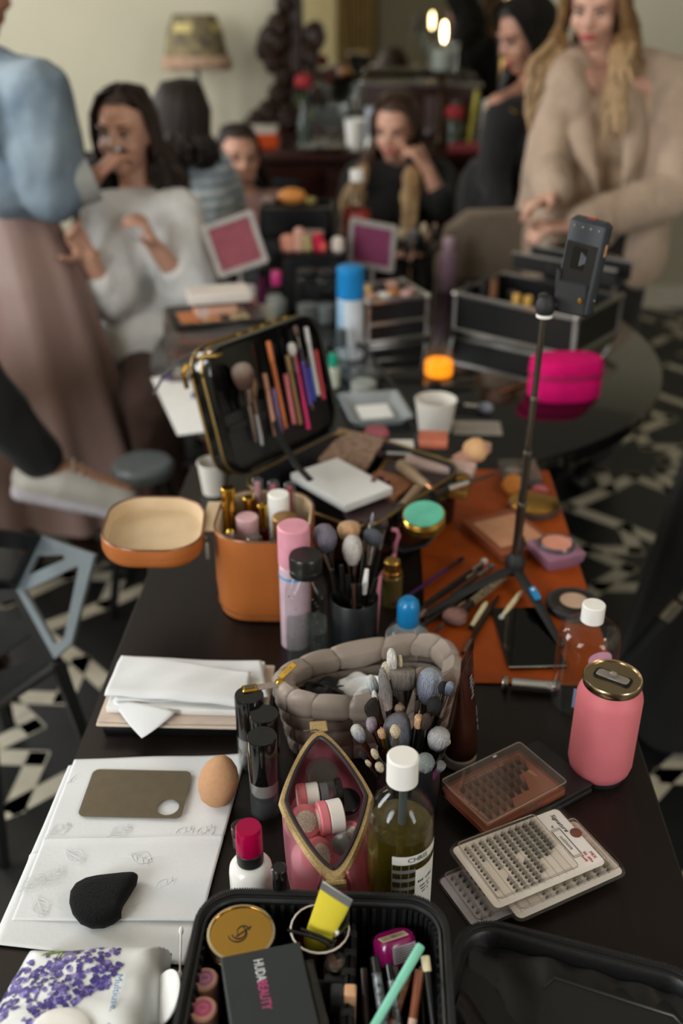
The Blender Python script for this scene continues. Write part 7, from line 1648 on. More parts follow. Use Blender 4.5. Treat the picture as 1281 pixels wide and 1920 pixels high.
sc_ = T('stool', 'round dark stool under the person in the striped shirt', 'stool', (pel.x, Y-.02, 0)); MB().lathe(cyl(.18, .37, .42, .015)).build('seat', black_fab, sc_); MB().lathe([(0, 0), (.2, 0), (.2, .02), (.03, .05), (.03, .37), (0, .37)]).build('pedestal', black_mt, sc_)

# ---- young woman being made up, far left
Y = 4.05; hc = atY(448, 296, Y); t = person('seated person in a dusty pink top beside the striped shirt', (hc.x, Y, 0)); HM = HMx(hc, 200, -2); sk4 = skin('rosy', '#c4947e')
nk = hc+V((0, .02, -.14)); shL = nk+V((-.15, 0, -.06)); shR = nk+V((.15, 0, -.06)); pel = V((hc.x, Y+.05, .52)); elL = shL+V((-.03, -.06, -.24)); elR = shR+V((.03, -.06, -.24)); wrL = elL+V((.12, -.2, 0)); wrR = elR+V((-.12, -.2, 0))
b = MB(); head_parts(b, HM); b.cap(nk, hc+V((0, .01, -.05)), .048, .048); torso(b, pel, nk, shL, shR, .95); arm(b, shL, elL, wrL); arm(b, shR, elR, wrR); hand(b, wrL, (.5, -.8, 0), (0, 0, -1), -1, 25); hand(b, wrR, (-.5, -.8, 0), (0, 0, -1), 1, 25)
for sg in (-1, 1): b.cap(pel+V((sg*.08, 0, 0)), pel+V((sg*.11, -.4, 0)), .08, .06); b.cap(pel+V((sg*.11, -.4, 0)), (pel.x+sg*.11, pel.y-.4, .06), .055, .038)
fin(b, 'body', sk4, t, .008, 3); b = MB(); torso(b, pel, nk-V((0, 0, .03)), shL, shR, .95, .02); b.cap(shL, shL.lerp(elL, .6), .065, .065); b.cap(shR, shR.lerp(elR, .6), .065, .065); fin(b, 'top', fabric('dusty pink', '#94716c'), t)
b = MB()
for sg in (-1, 1): b.cap(pel+V((sg*.08, 0, -.01)), pel+V((sg*.11, -.4, 0)), .10, .075); b.cap(pel+V((sg*.11, -.4, 0)), (pel.x+sg*.11, pel.y-.4, .1), .07, .055)
fin(b, 'trousers', fabric('dark jeans', '#20242c'), t)
def fixface(t):
    for o in t.children:
        if o.name.split('.')[0] in ('eye', 'eyelash_line', 'eyebrow', 'upper_lip', 'lower_lip', 'teeth'): o.matrix_basis = WI(t)
face(t, HM, 1, '#20150f', 1); fixface(t); hair(t, HM, hairm('brunette', '#1a110d', '#2f2019'), .16, 1, 12, 130, front=.1)
chair('dark chair of the person in dusty pink', pel.x, Y+.16, 0, black_fab, black_fab, .38, .85, .42)

# ---- blonde woman laughing at the back
Y = 4.0; hc = atY(742, 240, Y); t = person('seated person in a black jumper resting chin on one hand', (hc.x, Y, 0)); HM = HMx(hc, 160, -14); 
nk = hc+V((.01, .03, -.14)); shL = nk+V((-.15, .0, -.06)); shR = nk+V((.16, 0, -.06)); pel = V((hc.x+.02, Y+.08, .5)); elR = atY(825, 375, Y-.12); wrR = atY(803, 318, Y-.13); elL = shL+V((-.04, -.1, -.22)); wrL = elL+V((.18, -.12, 0))
b = MB(); head_parts(b, HM); b.cap(nk, hc+V((0, .01, -.05)), .048, .048); torso(b, pel, nk, shL, shR, .95); arm(b, shL, elL, wrL); arm(b, shR, elR, wrR); hand(b, wrR, atY(778, 282, Y-.12)-wrR, V((-.6, .4, -.5)), 1, 50); hand(b, wrL, (.8, -.5, 0), (0, 0, -1), -1, 25)
for sg in (-1, 1): b.cap(pel+V((sg*.08, 0, 0)), pel+V((sg*.11, -.4, 0)), .08, .06); b.cap(pel+V((sg*.11, -.4, 0)), (pel.x+sg*.11, pel.y-.4, .06), .055, .038)
fin(b, 'body', sk4, t, .008, 3); bks = fabric('black knit', '#0f0f10', .9)
b = MB(); torso(b, pel, nk-V((0, 0, .02)), shL, shR, .95, .025); b.cap(shL, elL, .07, .06); b.cap(elL, wrL, .055, .04); b.cap(shR, elR, .07, .062); fin(b, 'jumper', bks, t)
b = MB()
for sg in (-1, 1): b.cap(pel+V((sg*.08, 0, -.01)), pel+V((sg*.11, -.4, 0)), .10, .075); b.cap(pel+V((sg*.11, -.4, 0)), (pel.x+sg*.11, pel.y-.4, .1), .07, .055)
fin(b, 'trousers', bks, t); face(t, HM, 1, '#3a281c', 1); fixface(t)
hair(t, HM, hairm('brown roots', '#2b1c14', '#4a3323'), .36, 1, 21, 170, front=.1, tipm=hairm('blonde lengths', '#7d6040', '#ab8c5e'), locks=70, lock_len=.36, push=.17, wide=.05)
chair('dark chair of the person in the black jumper', pel.x, Y+.2, 0, black_fab, black_fab, .36, .8, .42)

# ---- dark-haired woman in black, standing
Y = 3.75; hc = atY(985, 66, Y); t = person('standing person in black with a gold necklace, looking down', (hc.x+.05, Y, 0)); HM = HMx(hc, 112, -22); sk5 = skin('medium', '#ad7f69')
nk = hc+V((.05, .02, -.145)); shL = atY(935, 205, Y-.10); shR = nk+V((.12, .08, -.06)); pel = V((nk.x-.04, Y+.03, .90)); elL = atY(925, 330, Y-.14); wrL = atY(945, 410, Y-.26); elR = shR+V((.06, .0, -.28)); wrR = elR+V((-.1, -.18, -.08))
b = MB(); head_parts(b, HM); b.cap(nk, hc+V((.02, .0, -.05)), .05, .05); torso(b, pel, nk, shL, shR, .98); arm(b, shL, elL, wrL); arm(b, shR, elR, wrR); hand(b, wrL, (.2, -.7, -.5), (1, 0, 0), -1, 25); hand(b, wrR, (-.5, -.7, -.2), (0, 0, -1), 1, 25)
for sg in (-1, 1): b.cap(pel+V((sg*.08, 0, 0)), (pel.x+sg*.09, Y+.03, .48), .085, .058); b.cap((pel.x+sg*.09, Y+.03, .48), (pel.x+sg*.09, Y+.05, .08), .054, .037); b.cap((pel.x+sg*.09, Y+.05, .04), (pel.x+sg*.09-.04, Y-.1, .035), .037, .03)
fin(b, 'body', sk5, t, .008, 3); bo = fabric('black linen', '#131314', .85)
b = MB(); torso(b, pel, nk-V((0, 0, .06)), shL+V((.03, 0, -.03)), shR-V((.03, 0, .03)), .98, .022); b.cap(shL+V((.02, 0, -.02)), elL, .065, .06); b.cap(elL, elL.lerp(wrL, .75), .055, .045); b.cap(shR, elR, .065, .06); fin(b, 'black_top', bo, t)
b = MB()
for sg in (-1, 1): b.cap(pel+V((sg*.08, 0, .02)), (pel.x+sg*.1, Y+.03, .48), .125, .11); b.cap((pel.x+sg*.1, Y+.03, .48), (pel.x+sg*.1, Y+.05, .12), .11, .11)
fin(b, 'black_trousers', bo, t); face(t, HM, 1, '#15100d', 0); fixface(t)
hair(t, HM, hairm('black', '#0c0908', '#1a1310'), .30, 1.04, 31, 170, front=-.05, fall=V((-.05, .0, -1)).normalized(), locks=46, lock_len=.24, push=.03)
MB().tube([atY(958, 205, Y-.16), atY(966, 212, Y-.17), atY(978, 205, Y-.15), atY(992, 180, Y-.1)], .003, 6).build('necklace', gold, t, M=WI(t))

# ---- blonde woman in a beige blazer
Y = 3.3; hc = atY(1118, 4, Y); t = person('standing person in an oversized beige blazer, looking down at both hands', (hc.x+.05, Y, 0)); HM = HMx(hc, 158, -24); sk6 = skin('fair', '#c79a86')
nk = hc+V((.035, .04, -.145)); shL = atY(1052, 160, Y-.03); shR = atY(1262, 165, Y+.02); pel = V((nk.x+.03, Y+.05, .90)); elL = atY(1022, 318, Y-.12); wrL = atY(1040, 362, Y-.32); elR = atY(1262, 365, Y-.1); wrR = atY(1075, 425, Y-.34)
b = MB(); head_parts(b, HM); b.cap(nk, hc+V((.01, .02, -.05)), .052, .05); torso(b, pel, nk, shL, shR, 1.0); arm(b, shL, elL, wrL); arm(b, shR, elR, wrR)
hand(b, wrL, atY(985, 392, Y-.36)-wrL, V((.2, -.2, -1)), -1, 0, 1.0, 1.2, curls=(8, 38, 45, 45)); hand(b, wrR, atY(1015, 425, Y-.36)-wrR, V((0, .2, -1)), 1, 28, 1.0)
for sg in (-1, 1): b.cap(pel+V((sg*.08, 0, 0)), (pel.x+sg*.09, Y+.03, .48), .085, .058); b.cap((pel.x+sg*.09, Y+.03, .48), (pel.x+sg*.09, Y+.05, .08), .054, .037); b.cap((pel.x+sg*.09, Y+.05, .04), (pel.x+sg*.09-.04, Y-.1, .035), .037, .03)
fin(b, 'body', sk6, t, .007, 3)
bz = fabric('beige blazer', '#b29c89', .85, bscale=12, bump=.5); cm = fabric('champagne camisole', '#bda288', .6)
b = MB(); torso(b, pel+V((0, -.01, .0)), nk-V((-.01, .0, .10)), shL+V((.05, 0, -.07)), shR-V((.05, 0, .07)), .96, .018); fin(b, 'camisole', cm, t)
# jacket: two open fronts and a back, one cloth
b = MB(); x = (shR-shL).normalized()
for s0, sg in ((shL, 1), (shR, -1)):
    f0 = s0+x*sg*.03; b.cap(s0+V((0, 0, .015)), nk+V((0, .03, -.03))-x*sg*.06, .076, .062)
    b.cap(f0+V((0, -.05, -.03)), V((pel.x, pel.y, pel.z-.12))+x*(-sg)*.15+V((0, -.09, 0)), .052, .075)
    b.cap(s0+V((0, -.03, .0)), nk+V((0, -.015, -.05))-x*sg*.10, .066, .052)
    b.cap(f0+V((0, .02, -.03)), V((pel.x, pel.y, pel.z-.12))+x*(-sg)*.17, .085, .10); b.cap(f0+V((0, .06, -.02)), V((pel.x, pel.y+.07, pel.z-.12))+x*(-sg)*.08, .075, .09)
b.cap(shL, elL, .074, .066); b.cap(elL, elL.lerp(wrL, .85), .066, .056); b.cap(shR, elR, .082, .074); b.cap(elR, elR.lerp(wrR, .88), .074, .056)
fin(b, 'blazer', bz, t, .01, 5)
for sg, s0 in ((1, shL), (-1, shR)):
    a0 = nk+V((0, -.03, -.02))-x*sg*.06; a1 = V((pel.x, Y-.155, pel.z+.12))-x*sg*.035
    MB().loft([[tuple(a0.lerp(a1, f)+V((0, -.045-.02*math.sin(f*3), 0))-x*sg*(w_*.075*math.sin(math.pi*min(1, .12+f*.9))+.0)+V((0, .02*w_, 0))) for f in [q/12 for q in range(13)]] for w_ in (0, .5, 1)], closed=False).build('lapel', bz, t, M=WI(t)).modifiers.new('s', 'SOLIDIFY').thickness = .006
b = MB()
for sg in (-1, 1): b.cap(pel+V((sg*.08, 0, .02)), (pel.x+sg*.1, Y+.03, .48), .12, .10); b.cap((pel.x+sg*.1, Y+.03, .48), (pel.x+sg*.1, Y+.05, .12), .10, .10)
fin(b, 'trousers', fabric('dark trousers', '#171514'), t)
for sg in (-1, 1): MB().cap((pel.x+sg*.09, Y+.06, .045), (pel.x+sg*.09-.05, Y-.13, .038), .046, .036).build('shoe', black_pl, t, M=WI(t))
face(t, HM, 1, '#5a4330', 0); fixface(t)
hair(t, HM, hairm('honey', '#6b4f33', '#93714a'), .30, 1.05, 41, 190, front=.12, spread=.045, tipm=hairm('honey ends', '#86694a', '#ad8f68'), locks=110, lock_len=.27, push=.16, wide=.045, rad_=.0105)

# ---- seated person at the left edge: crossed leg with a white trainer
t = person('seated person at the left edge in black trousers, one leg crossed, white trainer', (-1.55, 2.05, 0)); an = atY(103, 880, 2.12); kn = atY(-85, 700, 2.02); pel = V((-1.55, 2.08, .55))
b = MB(); b.cap(pel+V((0, .08, 0)), kn, .09, .062); b.cap(kn, an, .055, .036); tp = atY(236, 928, 2.16); b.cap(an, tp, .034, .028); b.cap(pel+V((0, -.09, 0)), pel+V((.42, -.05, -.03)), .09, .06); b.cap(pel+V((.42, -.05, -.03)), pel+V((.40, -.05, -.47)), .055, .038); b.cap((-1.15, 2.03, .05), (-1.0, 2.05, .035), .036, .028)
nk = V((-1.62, 2.08, 1.13)); shL = nk+V((0, -.17, -.05)); shR = nk+V((0, .17, -.05)); hc = nk+V((.03, 0, .15)); HM = HMx(hc, -80, -5); head_parts(b, HM); b.cap(nk, hc, .05, .05); torso(b, pel, nk, shR, shL)
for s0, sg in ((shL, -1), (shR, 1)): arm(b, s0, s0+V((.05, sg*.05, -.27)), s0+V((.25, 0, -.36))); hand(b, s0+V((.25, 0, -.36)), (1, -sg*.4, 0), (0, 0, -1), sg, 25)
fin(b, 'body', skin('olive', '#a57a64'), t, .008, 3)
b = MB(); b.cap(pel+V((0, .08, 0)), kn, .115, .085); b.cap(kn, kn.lerp(an, .82), .085, .055); b.cap(pel+V((0, -.09, 0)), pel+V((.42, -.05, -.03)), .115, .085); b.cap(pel+V((.42, -.05, -.03)), pel+V((.40, -.05, -.38)), .08, .06); b.ell(pel, (.18, .2, .13)); fin(b, 'black_trousers', fabric('black trouser', '#0d0d0e', .9), t)
b = MB(); torso(b, pel, nk, shR, shL, 1.0, .025); [b.cap(s0, s0+V((.05, sg*.05, -.27)), .07, .06) for s0, sg in ((shL, -1), (shR, 1))]; fin(b, 'jumper', fabric('charcoal', '#1e1f22'), t)
face(t, HM, 1, '#20150f', 0); fixface(t); hair(t, HM, hairm('dark', '#17100c', '#2a1d16'), .1, 1, 51, 70, front=.1)
d = (tp-an).normalized(); sm_ = mat('white trainer', '#b9b4ab', .6, var=.12, scale=14, bump=.4, bscale=60); up = V((0, 0, 1)); dn_ = (up.cross(d)).cross(d).normalized(); dn_ = dn_ if dn_.z < 0 else -dn_
b = MB(); hl_ = an-d*.045+dn_*.045; b.cap(hl_, an+d*.02+dn_*.02, .042, .046); b.cap(an+d*.02+dn_*.02, tp+dn_*.01, .048, .036); b.cap(hl_, tp+dn_*.022, .042, .036); fin(b, 'trainer', sm_, t, .006, 3)
b = MB(); sdv = d.cross(dn_).normalized()
for o_ in (-.018, 0, .018): b.cap(hl_+dn_*.035+sdv*o_-d*.01, tp+dn_*.046+sdv*o_, .022, .018)
fin(b, 'sole', mat('lilac white sole', '#b9b4bb', .6), t, .006, 3)
for k in range(5): MB().tube([an+d*(.035+.022*k)-dn_*(.028-.004*k)+sdv*q*.03 for q in (-1, -.3, .3, 1)], .004, 6).build('lace', mat('lace', '#a39d92', .8), t, M=WI(t))
chair('dark chair of the seated person at the left edge', -1.6, 2.08, 90, black_fab, black_fab, .38, .85, .45)
MB().cap((-1.16, 2.03, .05), (-.98, 2.05, .04), .045, .036).build('brown_shoe', mat('brown shoe', '#3d241a', .5), t, M=WI(t))

# ---- person in black at the right edge
ftp = at(1292, 1330, 0); t = person('person in a long flared black outfit cut off by the right edge', (ftp.x, ftp.y, 0)); Y = ftp.y; pel = V((ftp.x+.09, Y+.04, .93)); nk = pel+V((.0, 0, .47)); hc = nk+V((-.02, 0, .16)); shL = nk+V((-.02, -.17, -.05)); shR = nk+V((-.02, .17, -.05)); HM = HMx(hc, 70, -10)
b = MB(); head_parts(b, HM); b.cap(nk, hc, .05, .05); torso(b, pel, nk, shL, shR)
for s0, sg in ((shL, -1), (shR, 1)): arm(b, s0, s0+V((.03, sg*.04, -.28)), s0+V((.0, sg*.02, -.52))); hand(b, s0+V((0, sg*.02, -.52)), (-.1, 0, -1), (0, -sg, 0), sg, 20)
for sg in (-1, 1): b.cap(pel+V((0, sg*.08, 0)), (ftp.x+.05, Y+sg*.1, .48), .085, .056); b.cap((ftp.x+.05, Y+sg*.1, .48), (ftp.x+.02, Y+sg*.1, .08), .054, .036); b.cap((ftp.x+.02, Y+sg*.1, .04), (ftp.x-.1, Y+sg*.1, .035), .036, .028)
fin(b, 'body', sk5, t, .009, 3); bj = fabric('black crepe', '#0c0c0d', .9); b = MB(); torso(b, pel, nk, shL, shR, 1.0, .03)
for s0, sg in ((shL, -1), (shR, 1)): b.cap(s0, s0+V((.03, sg*.04, -.28)), .07, .06); b.cap(s0+V((.03, sg*.04, -.28)), s0+V((0, sg*.02, -.5)), .06, .045)
fin(b, 'jacket', bj, t); rings = []
for k in range(20):
    f = k/19; z = .98-.95*f; c = pel.lerp(V((ftp.x, Y, .03)), f); r_ = .165+.05*f**2.5
    rings.append([(c.x+r_*(1+.05*f*math.sin(th*8))*math.cos(th), c.y+r_*1.0*(1+.05*f*math.sin(th*8))*math.sin(th), z) for th in [2*math.pi*i/64 for i in range(64)]])
MB().loft(rings).build('flared_skirt', bj, t, M=WI(t), ang=80); face(t, HM, 1, '#20150f', 0); fixface(t); hair(t, HM, hairm('auburn', '#3a2013', '#5a3520'), .35, 1, 61, 110, front=.1)
p = at(1207, 1352, .02); MB().ell(p+V((0, 0, .012)), .012).build('gold_buckle', gold, t, M=WI(t))

# ================================================================ furniture and things round the room
# faceted metal chair at the left
ch = T('metal_chair', 'faceted black metal chair with cut-out panels, light painted on one, beside the desk', 'chair', (-.75, 1.6, 0)); I = WI(ch)
slate = mat('slate and lit black metal', '#7c858a', .4, .2, var=.05); dkm = mat('black painted metal', '#131415', .35, .3, var=.08)  # on the chair, slate paints in light reflected by a black panel
def facet(pts3, cuts, m, name, th=.008):
    p = [V(q) for q in pts3]; c = sum(p, V())/len(p); nrm = V()
    for i in range(len(p)): nrm += (p[i]-c).cross(p[(i+1) % len(p)]-c)
    M = frame3(c, p[1]-p[0], nrm.normalized().cross(p[1]-p[0])); Mi = M.inverted(); ol = [(Mi @ q).xy for q in p]
    hs = [[tuple((Mi @ V(q)).xy) for q in h] for h in cuts]
    return MB().prism([tuple(q) for q in ol], -th/2, th/2, M, holes=hs).build(name, m, ch, smooth=False, M=I)
Zp = {}
def pl3(p0, p1, p2):
    n_ = (p1-p0).cross(p2-p0)
    def f(x, y): d = ray(x, y); return CAM+d*((p0-CAM).dot(n_)/d.dot(n_))
    return f
a0, a1, a2, a3, a4 = at(105, 1235, .46), at(137, 1206, .49), at(180, 1040, .69), at(78, 1005, .71), at(32, 1102, .55)
pf_ = pl3(a0, a2, a4)
facet([pf_(*q) for q in ((105, 1235), (137, 1206), (180, 1040), (78, 1005), (32, 1102))], [[pf_(*q) for q in ((72, 1042), (122, 1040), (124, 1048), (56, 1078))], [pf_(*q) for q in ((49, 1108), (148, 1060), (150, 1066), (122, 1200), (104, 1206))]], slate, 'side_panel')
s0, s1 = pf_(32, 1102), pf_(105, 1235); sf = pl3(s0, s1, at(-80, 1180, .44))
facet([sf(*q) for q in ((32, 1102), (105, 1235), (-30, 1330), (-140, 1240), (-60, 1105))], [[sf(*q) for q in ((28, 1122), (48, 1160), (-30, 1182), (-20, 1140))], [sf(*q) for q in ((60, 1190), (82, 1228), (-10, 1262), (-20, 1245))]], dkm, 'seat_panel')
k0, k1 = pf_(32, 1102), pf_(78, 1005); kf = pl3(k0, k1, at(-90, 1005, .78))
facet([kf(*q) for q in ((32, 1102), (78, 1005), (-60, 985), (-150, 1020), (-90, 1105))], [[kf(*q) for q in ((24, 1090), (50, 1030), (-40, 1020), (-50, 1085))]], dkm, 'back_panel')
e0 = sf(105, 1235); e1 = sf(-30, 1330); 
for (q0, q1, fl_) in ((e0, e1, at(165, 1400, .20)), ):
    dd = (fl_-q0); foot = q0+dd*(q0.z/(q0.z-fl_.z)); MB().tube([q0+V((0, 0, -.004)), q0.lerp(foot, .25), foot], [.022, .020, .014], 4, sq=.6).build('leg', dkm, ch, M=I)
for q0, off in ((e1, (.02, -.1)), (sf(-140, 1240), (-.14, .0)), (k1+V((-.2, .12, -.25)), (-.05, .12))):
    MB().tube([q0, V((q0.x+off[0], q0.y+off[1], 0))], [.02, .014], 4, sq=.6).build('leg', dkm, ch, M=I)
MB().tube([e0+V((0, 0, -.012)), e1+V((0, 0, -.012))], .012, 4).build('under_rail', dkm, ch, M=I)
# light stand leg at the right edge
lp0, lp1 = at(1092, 1330, .0), atY(1240, 1172, 1.62); 
t = T('light_stand', 'black lighting stand leg with a silver collar at the right edge', 'light stand', at(1130, 1420, 0)); I = WI(t)
q0 = atY(1135, 1285, 1.62); q1 = atY(1252, 1150, 1.62); dd = q1-q0; f0 = q0-dd*((q0.z)/dd.z) if dd.z > .01 else q0
MB().tube([f0, q0, q1], [.012, .012, .012], 12).build('leg', black_rub, t, M=I); MB().tube([q1-dd.normalized()*.01, q1+dd.normalized()*.035], .017, 14).build('collar', steel, t, M=I); MB().tube([q1+dd*.2, q1+dd*2.2], .011, 12).build('tube', steel, t, M=I); hubq = q1+dd*2.2
MB().tube([hubq+V((0, 0, -.05)), hubq+V((0, 0, .7))], .014, 12).build('column', black_rub, t, M=I)
for o_ in ((.35, .3), (.35, -.35)): MB().tube([hubq, V((hubq.x+o_[0], hubq.y+o_[1], .01))], .012, 10).build('leg', black_rub, t, M=I)
# fringed lamp on a side table
lx = atY(365, 78, 5.1); t = T('side_table', 'small dark side table under the fringed lamp', 'table', (lx.x-.02, 5.12, 0)); MB().lathe(cyl(.15, .80, .83, .005)).build('top', mahog, t); MB().lathe([(0, 0), (.14, 0), (.15, .02), (.04, .06), (.025, .3), (.035, .6), (.05, .80), (0, .80)]).build('pedestal', mahog, t)
t = T('table_lamp', 'table lamp with a patterned fringed shade against the back wall', 'lamp', (lx.x, 5.12, .831)); b0 = lx.z-.831
sh = mat('tapestry shade', '#8a7c58', .8, var=.7, scale=22, col2='#4c463c', bump=.2)
px1 = mpp(lx)
MB().lathe([(0, 0), (.07, 0), (.075, .015), (.03, .04), (.045, .12), (.02, .2), (.03, .24), (.012, .28), (.012, b0), (0, b0)], 24).build('base', mat('blue glaze', '#3d5058', .25), t)
zt, zb_ = atY(365, 27, 5.12).z-.831, atY(365, 108, 5.12).z-.831
MB().lathe([(60*px1, zb_), (52*px1, zb_+(zt-zb_)*.6), (40*px1, zt), (39*px1, zt), (51*px1, zb_+(zt-zb_)*.6), (59*px1, zb_)], 40).build('shade', sh, t)
for k in range(4): MB().grid(lambda u_, v_: ((40*px1+12*px1*(1-v_)+.002)*math.cos(k*1.57-2.3+.8*u_), (40*px1+12*px1*(1-v_)+.002)*math.sin(k*1.57-2.3+.8*u_), zb_+(zt-zb_)*(.62+.32*v_)), 6, 3).build('shade_panel', mat('pale brocade', '#b8a86c', .8), t)
fr_ = MB(); zf = atY(365, 130, 5.12).z-.831
for k in range(90): a = 2*math.pi*k/90; fr_.tube([(60*px1*math.cos(a), 60*px1*math.sin(a), zb_+.012), (65*px1*math.cos(a), 65*px1*math.sin(a), (zb_+zf)/2), (64*px1*math.cos(a), 64*px1*math.sin(a), zf)], .006, 5)
fr_.build('fringe', mat('rose beige fringe', '#b0927a', .85), t)
# things on the sideboard
def sb(x, Yd): p = atY(x, 250, Yd); return V((p.x, Yd, SZ+.001))
o = MB().box((0, 0, .028), (.26, .16, .056), b=.003).build('book', gl('#c2491c')); o.location = sb(470, 4.75); tag(o, 'thick orange book on the left end of the sideboard', 'book')
o = MB().box((0, 0, .012), (.24, .15, .024), b=.002).build('book', gl('#b9aea4')); o.location = sb(472, 4.75)+V((0, 0, .057)); tag(o, 'pale book lying on the orange one', 'book')
o = MB().lathe([(0, 0), (.03, 0), (.05, .03), (.05, .07), (.03, .09), (0, .092)]).build('round_box', gl('#a98f78')); o.location = sb(430, 4.62); tag(o, 'beige round box at the left end of the sideboard', 'box')
def rose(label, x, yt, Yd, vlabel):
    b_ = sb(x, Yd); H = atY(x, yt, Yd).z-b_.z; v = lat('bud_vase', vlabel, 'vase', b_, [('glass', [(0, 0), (.03, 0), (.033, .01), (.033, .1), (.02, .15), (.018, .2), (.016, .2), (.017, .15), (.03, .1), (.03, .012), (0, .008)], glass2), ('water', cyl(.028, .01, .08, .002), mat('green water', '#5a6a55', .2))])
    t = T('rose', label, 'flower', b_+V((0, 0, .012))); MB().tube([(0, 0, 0), (.005, 0, H*.5), (0, 0, H-.02)], .0035, 6).build('stem', gl('#3d4f26'), t)
    pm2 = mat('red petals', '#8c0e1c', .6, var=.15)
    for k in range(12):
        a = k*2.4; rr_ = .008+.0021*k; MB().ell((rr_*math.cos(a), rr_*math.sin(a), H-.005+.001*(12-k)), (.018, .018, .026), nu=10, nv=8).build('petal', pm2, t)
    for k in range(3): MB().ell((.03*math.cos(k*2), .03*math.sin(k*2), H*(.5+.12*k)), (.03, .012, .006), rot('Z', 0), 10, 6).build('leaf', gl('#3f5a2a'), t)
rose('red rose in the left bud vase on the sideboard', 572, 158, 4.75, 'clear bud vase holding the left red rose'); rose('red rose beside the yellow-green candle on the sideboard', 853, 216, 4.7, 'clear bud vase holding the right red rose')
lat('glass_bowl', 'footed clear glass bowl beside the left rose', 'bowl', sb(622, 4.85), [('foot', [(0, 0), (.05, 0), (.05, .006), (.012, .02), (.012, .05), (0, .05)], glass2), ('bowl', [(0, .05), (.05, .06), (.09, .11), (.095, .16), (.09, .16), (.085, .115), (.045, .066), (0, .056)], glass2)])
for x, lb in ((665, 'white paper cup on the sideboard left of the person in the black jumper'),): 
    b_ = sb(x, 4.65); lat('paper_cup', lb, 'cup', b_, [('wall', [(0, 0), (.032, 0), (.044, .12), (.042, .12), (.03, .004), (0, .004)], white_pl), ('rim', [(.044, .12), (.046, .122), (.044, .125), (.042, .122), (.044, .12)], white_pl)])
o = MB().box((0, 0, .08), (.09, .012, .16), b=.003).build('photo_frame', gl('#8a8f96')); o.matrix_basis = tr(sb(702, 4.8)) @ rot('X', -8); tag(o, 'small pale photo frame behind the person in the black jumper', 'picture frame'); MB().box((0, -.0065, .08), (.07, .002, .13)).build('picture', gl('#b9c2cc'), o)
lat('jar_of_cream', 'white pot on the sideboard in front of the photo frame', 'pot', sb(700, 4.62), [('pot', cyl(.035, 0, .045, .004), white_pl), ('lid', cyl(.036, .0452, .06, .003), gl('#b8b8b4'))])
lat('taper_candle', 'yellow-green taper candle leaning right of the red rose', 'candle', None, [('candle', cyl(.011, .01, .24, .002), gl('#a39a3a')), ('holder', cyl(.022, 0, .03, .003), gl('#7a3430'))], M=tr(sb(880, 4.7)) @ rot('Y', 6))
lat('pillar_candle', 'white pillar candle at the right of the sideboard', 'candle', sb(915, 4.72), [('wax', cyl(.035, .012, .20, .006), gl('#b8b4aa')), ('dish', cyl(.05, 0, .011, .003), chrome)])
o = MB().box((0, 0, .016), (.22, .12, .032), b=.003).build('book', gl('#7d3238')); o.location = sb(890, 4.62); tag(o, 'dusky red book at the right front of the sideboard', 'book')
for k, (x, c_, lb) in enumerate(((585, '#a9a9a6', 'silver dish on the sideboard below the glass bowl'), (622, '#9b8f80', 'beige dish right of the silver one on the sideboard'))):
    lat('dish', lb, 'dish', sb(x, 4.62), [('dish', [(0, .004), (.04, .004), (.07, .02), (.072, .02), (.045, 0), (0, 0)], mat('dish'+c_, c_, .25, .5)), ('foot', cyl(.03, -.001, .001, .0004), mat('dish'+c_, c_))])
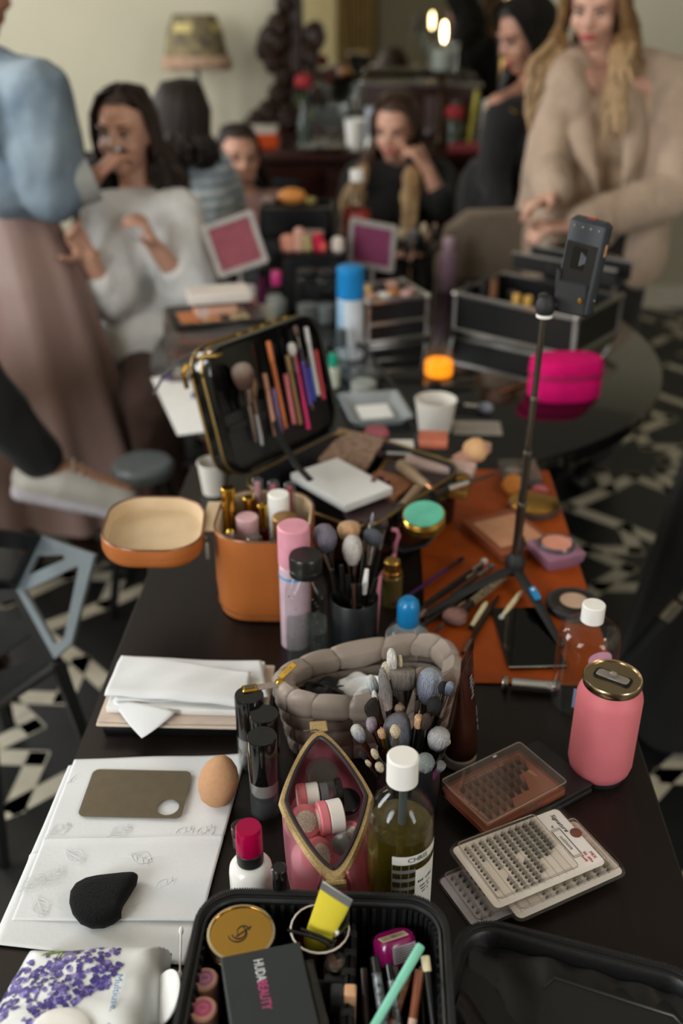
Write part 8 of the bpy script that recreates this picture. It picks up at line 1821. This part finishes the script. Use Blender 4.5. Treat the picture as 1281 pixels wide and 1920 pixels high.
# candle in a glass on a tall stand
cz = atY(825, 60, 4.72); bz_ = sb(825, 4.72); t = T('candlestick', 'lit candle in a glass cup on a tall twisted stand', 'candle', bz_); H = cz.z-bz_.z
MB().lathe([(0, 0), (.06, 0), (.062, .01), (.02, .03), (.012, .06), (.018, .1), (.010, .14), (.016, .2), (.010, .26), (.03, H-.16), (0, H-.16)], 24).build('stand', mat('dark bronze', '#3a2c1c', .3, .7), t)
MB().lathe([(0, H-.158), (.045, H-.158), (.06, H-.14), (.066, H-.04), (.063, H-.04), (.056, H-.135), (.04, H-.15), (0, H-.15)], 28).build('glass_cup', glass2, t); MB().lathe(cyl(.045, H-.149, H-.07, .004)).build('wax', gl('#d0cabc'), t)
MB().ell((0, 0, H), (.011, .011, .042)).build('flame', mat('candle flame', '#fff0d0', .5, emit='#ffdca0', estr=16), t)
# upholstered chair in front of the woman in black
p = atY(930, 500, 3.25); t = T('upholstered_chair', 'beige upholstered chair behind the large aluminium case', 'chair', (p.x, 3.27, 0), 8); up_ = fabric('beige upholstery', '#6f6253', .9, bscale=200, bump=.3)
MB().prism([(-.18, 0), (-.2, .28), (-.17, .40), (-.10, .45), (.10, .45), (.17, .40), (.2, .28), (.18, 0)], -.035, .035, tr(0, .0, .50) @ rot('X', 90), b=.015).build('backrest', up_, t); MB().box((0, .16, .44), (.44, .28, .1), b=.03).build('seat', up_, t)
for sx in (-1, 1):
    for yy in (.04, .27): MB().box((sx*.19, yy, .195), (.04, .04, .39), b=.004).build('leg', mahog, t)
# slate stool and red bag under the table, left
p = at(268, 872, .43); t = T('stool', 'slate grey stool seat beside the black oval table', 'stool', (p.x, p.y, 0)); MB().lathe([(0, .40), (.075, .40), (.085, .41), (.085, .43), (.075, .44), (0, .445)], 36).build('seat', slate, t)
for k in range(4): MB().tube([(.06*math.cos(k*1.57+.8), .06*math.sin(k*1.57+.8), .40), (.15*math.cos(k*1.57+.8), .15*math.sin(k*1.57+.8), 0)], .012, 8).build('leg', dkm, t)
p = at(352, 905, .22); t = T('handbag', 'dark red handbag on the floor under the black table', 'bag', (p.x, p.y, 0), 20); MB().box((0, 0, .14), (.22, .1, .28), b=.03).build('body', gl('#5a0f14'), t); MB().tube([(-.07, -.052, .25), (-.06, -.06, .38), (0, -.06, .43), (.06, -.06, .38), (.07, -.052, .25)], .008, 8).build('strap', gl('#a05a60'), t)
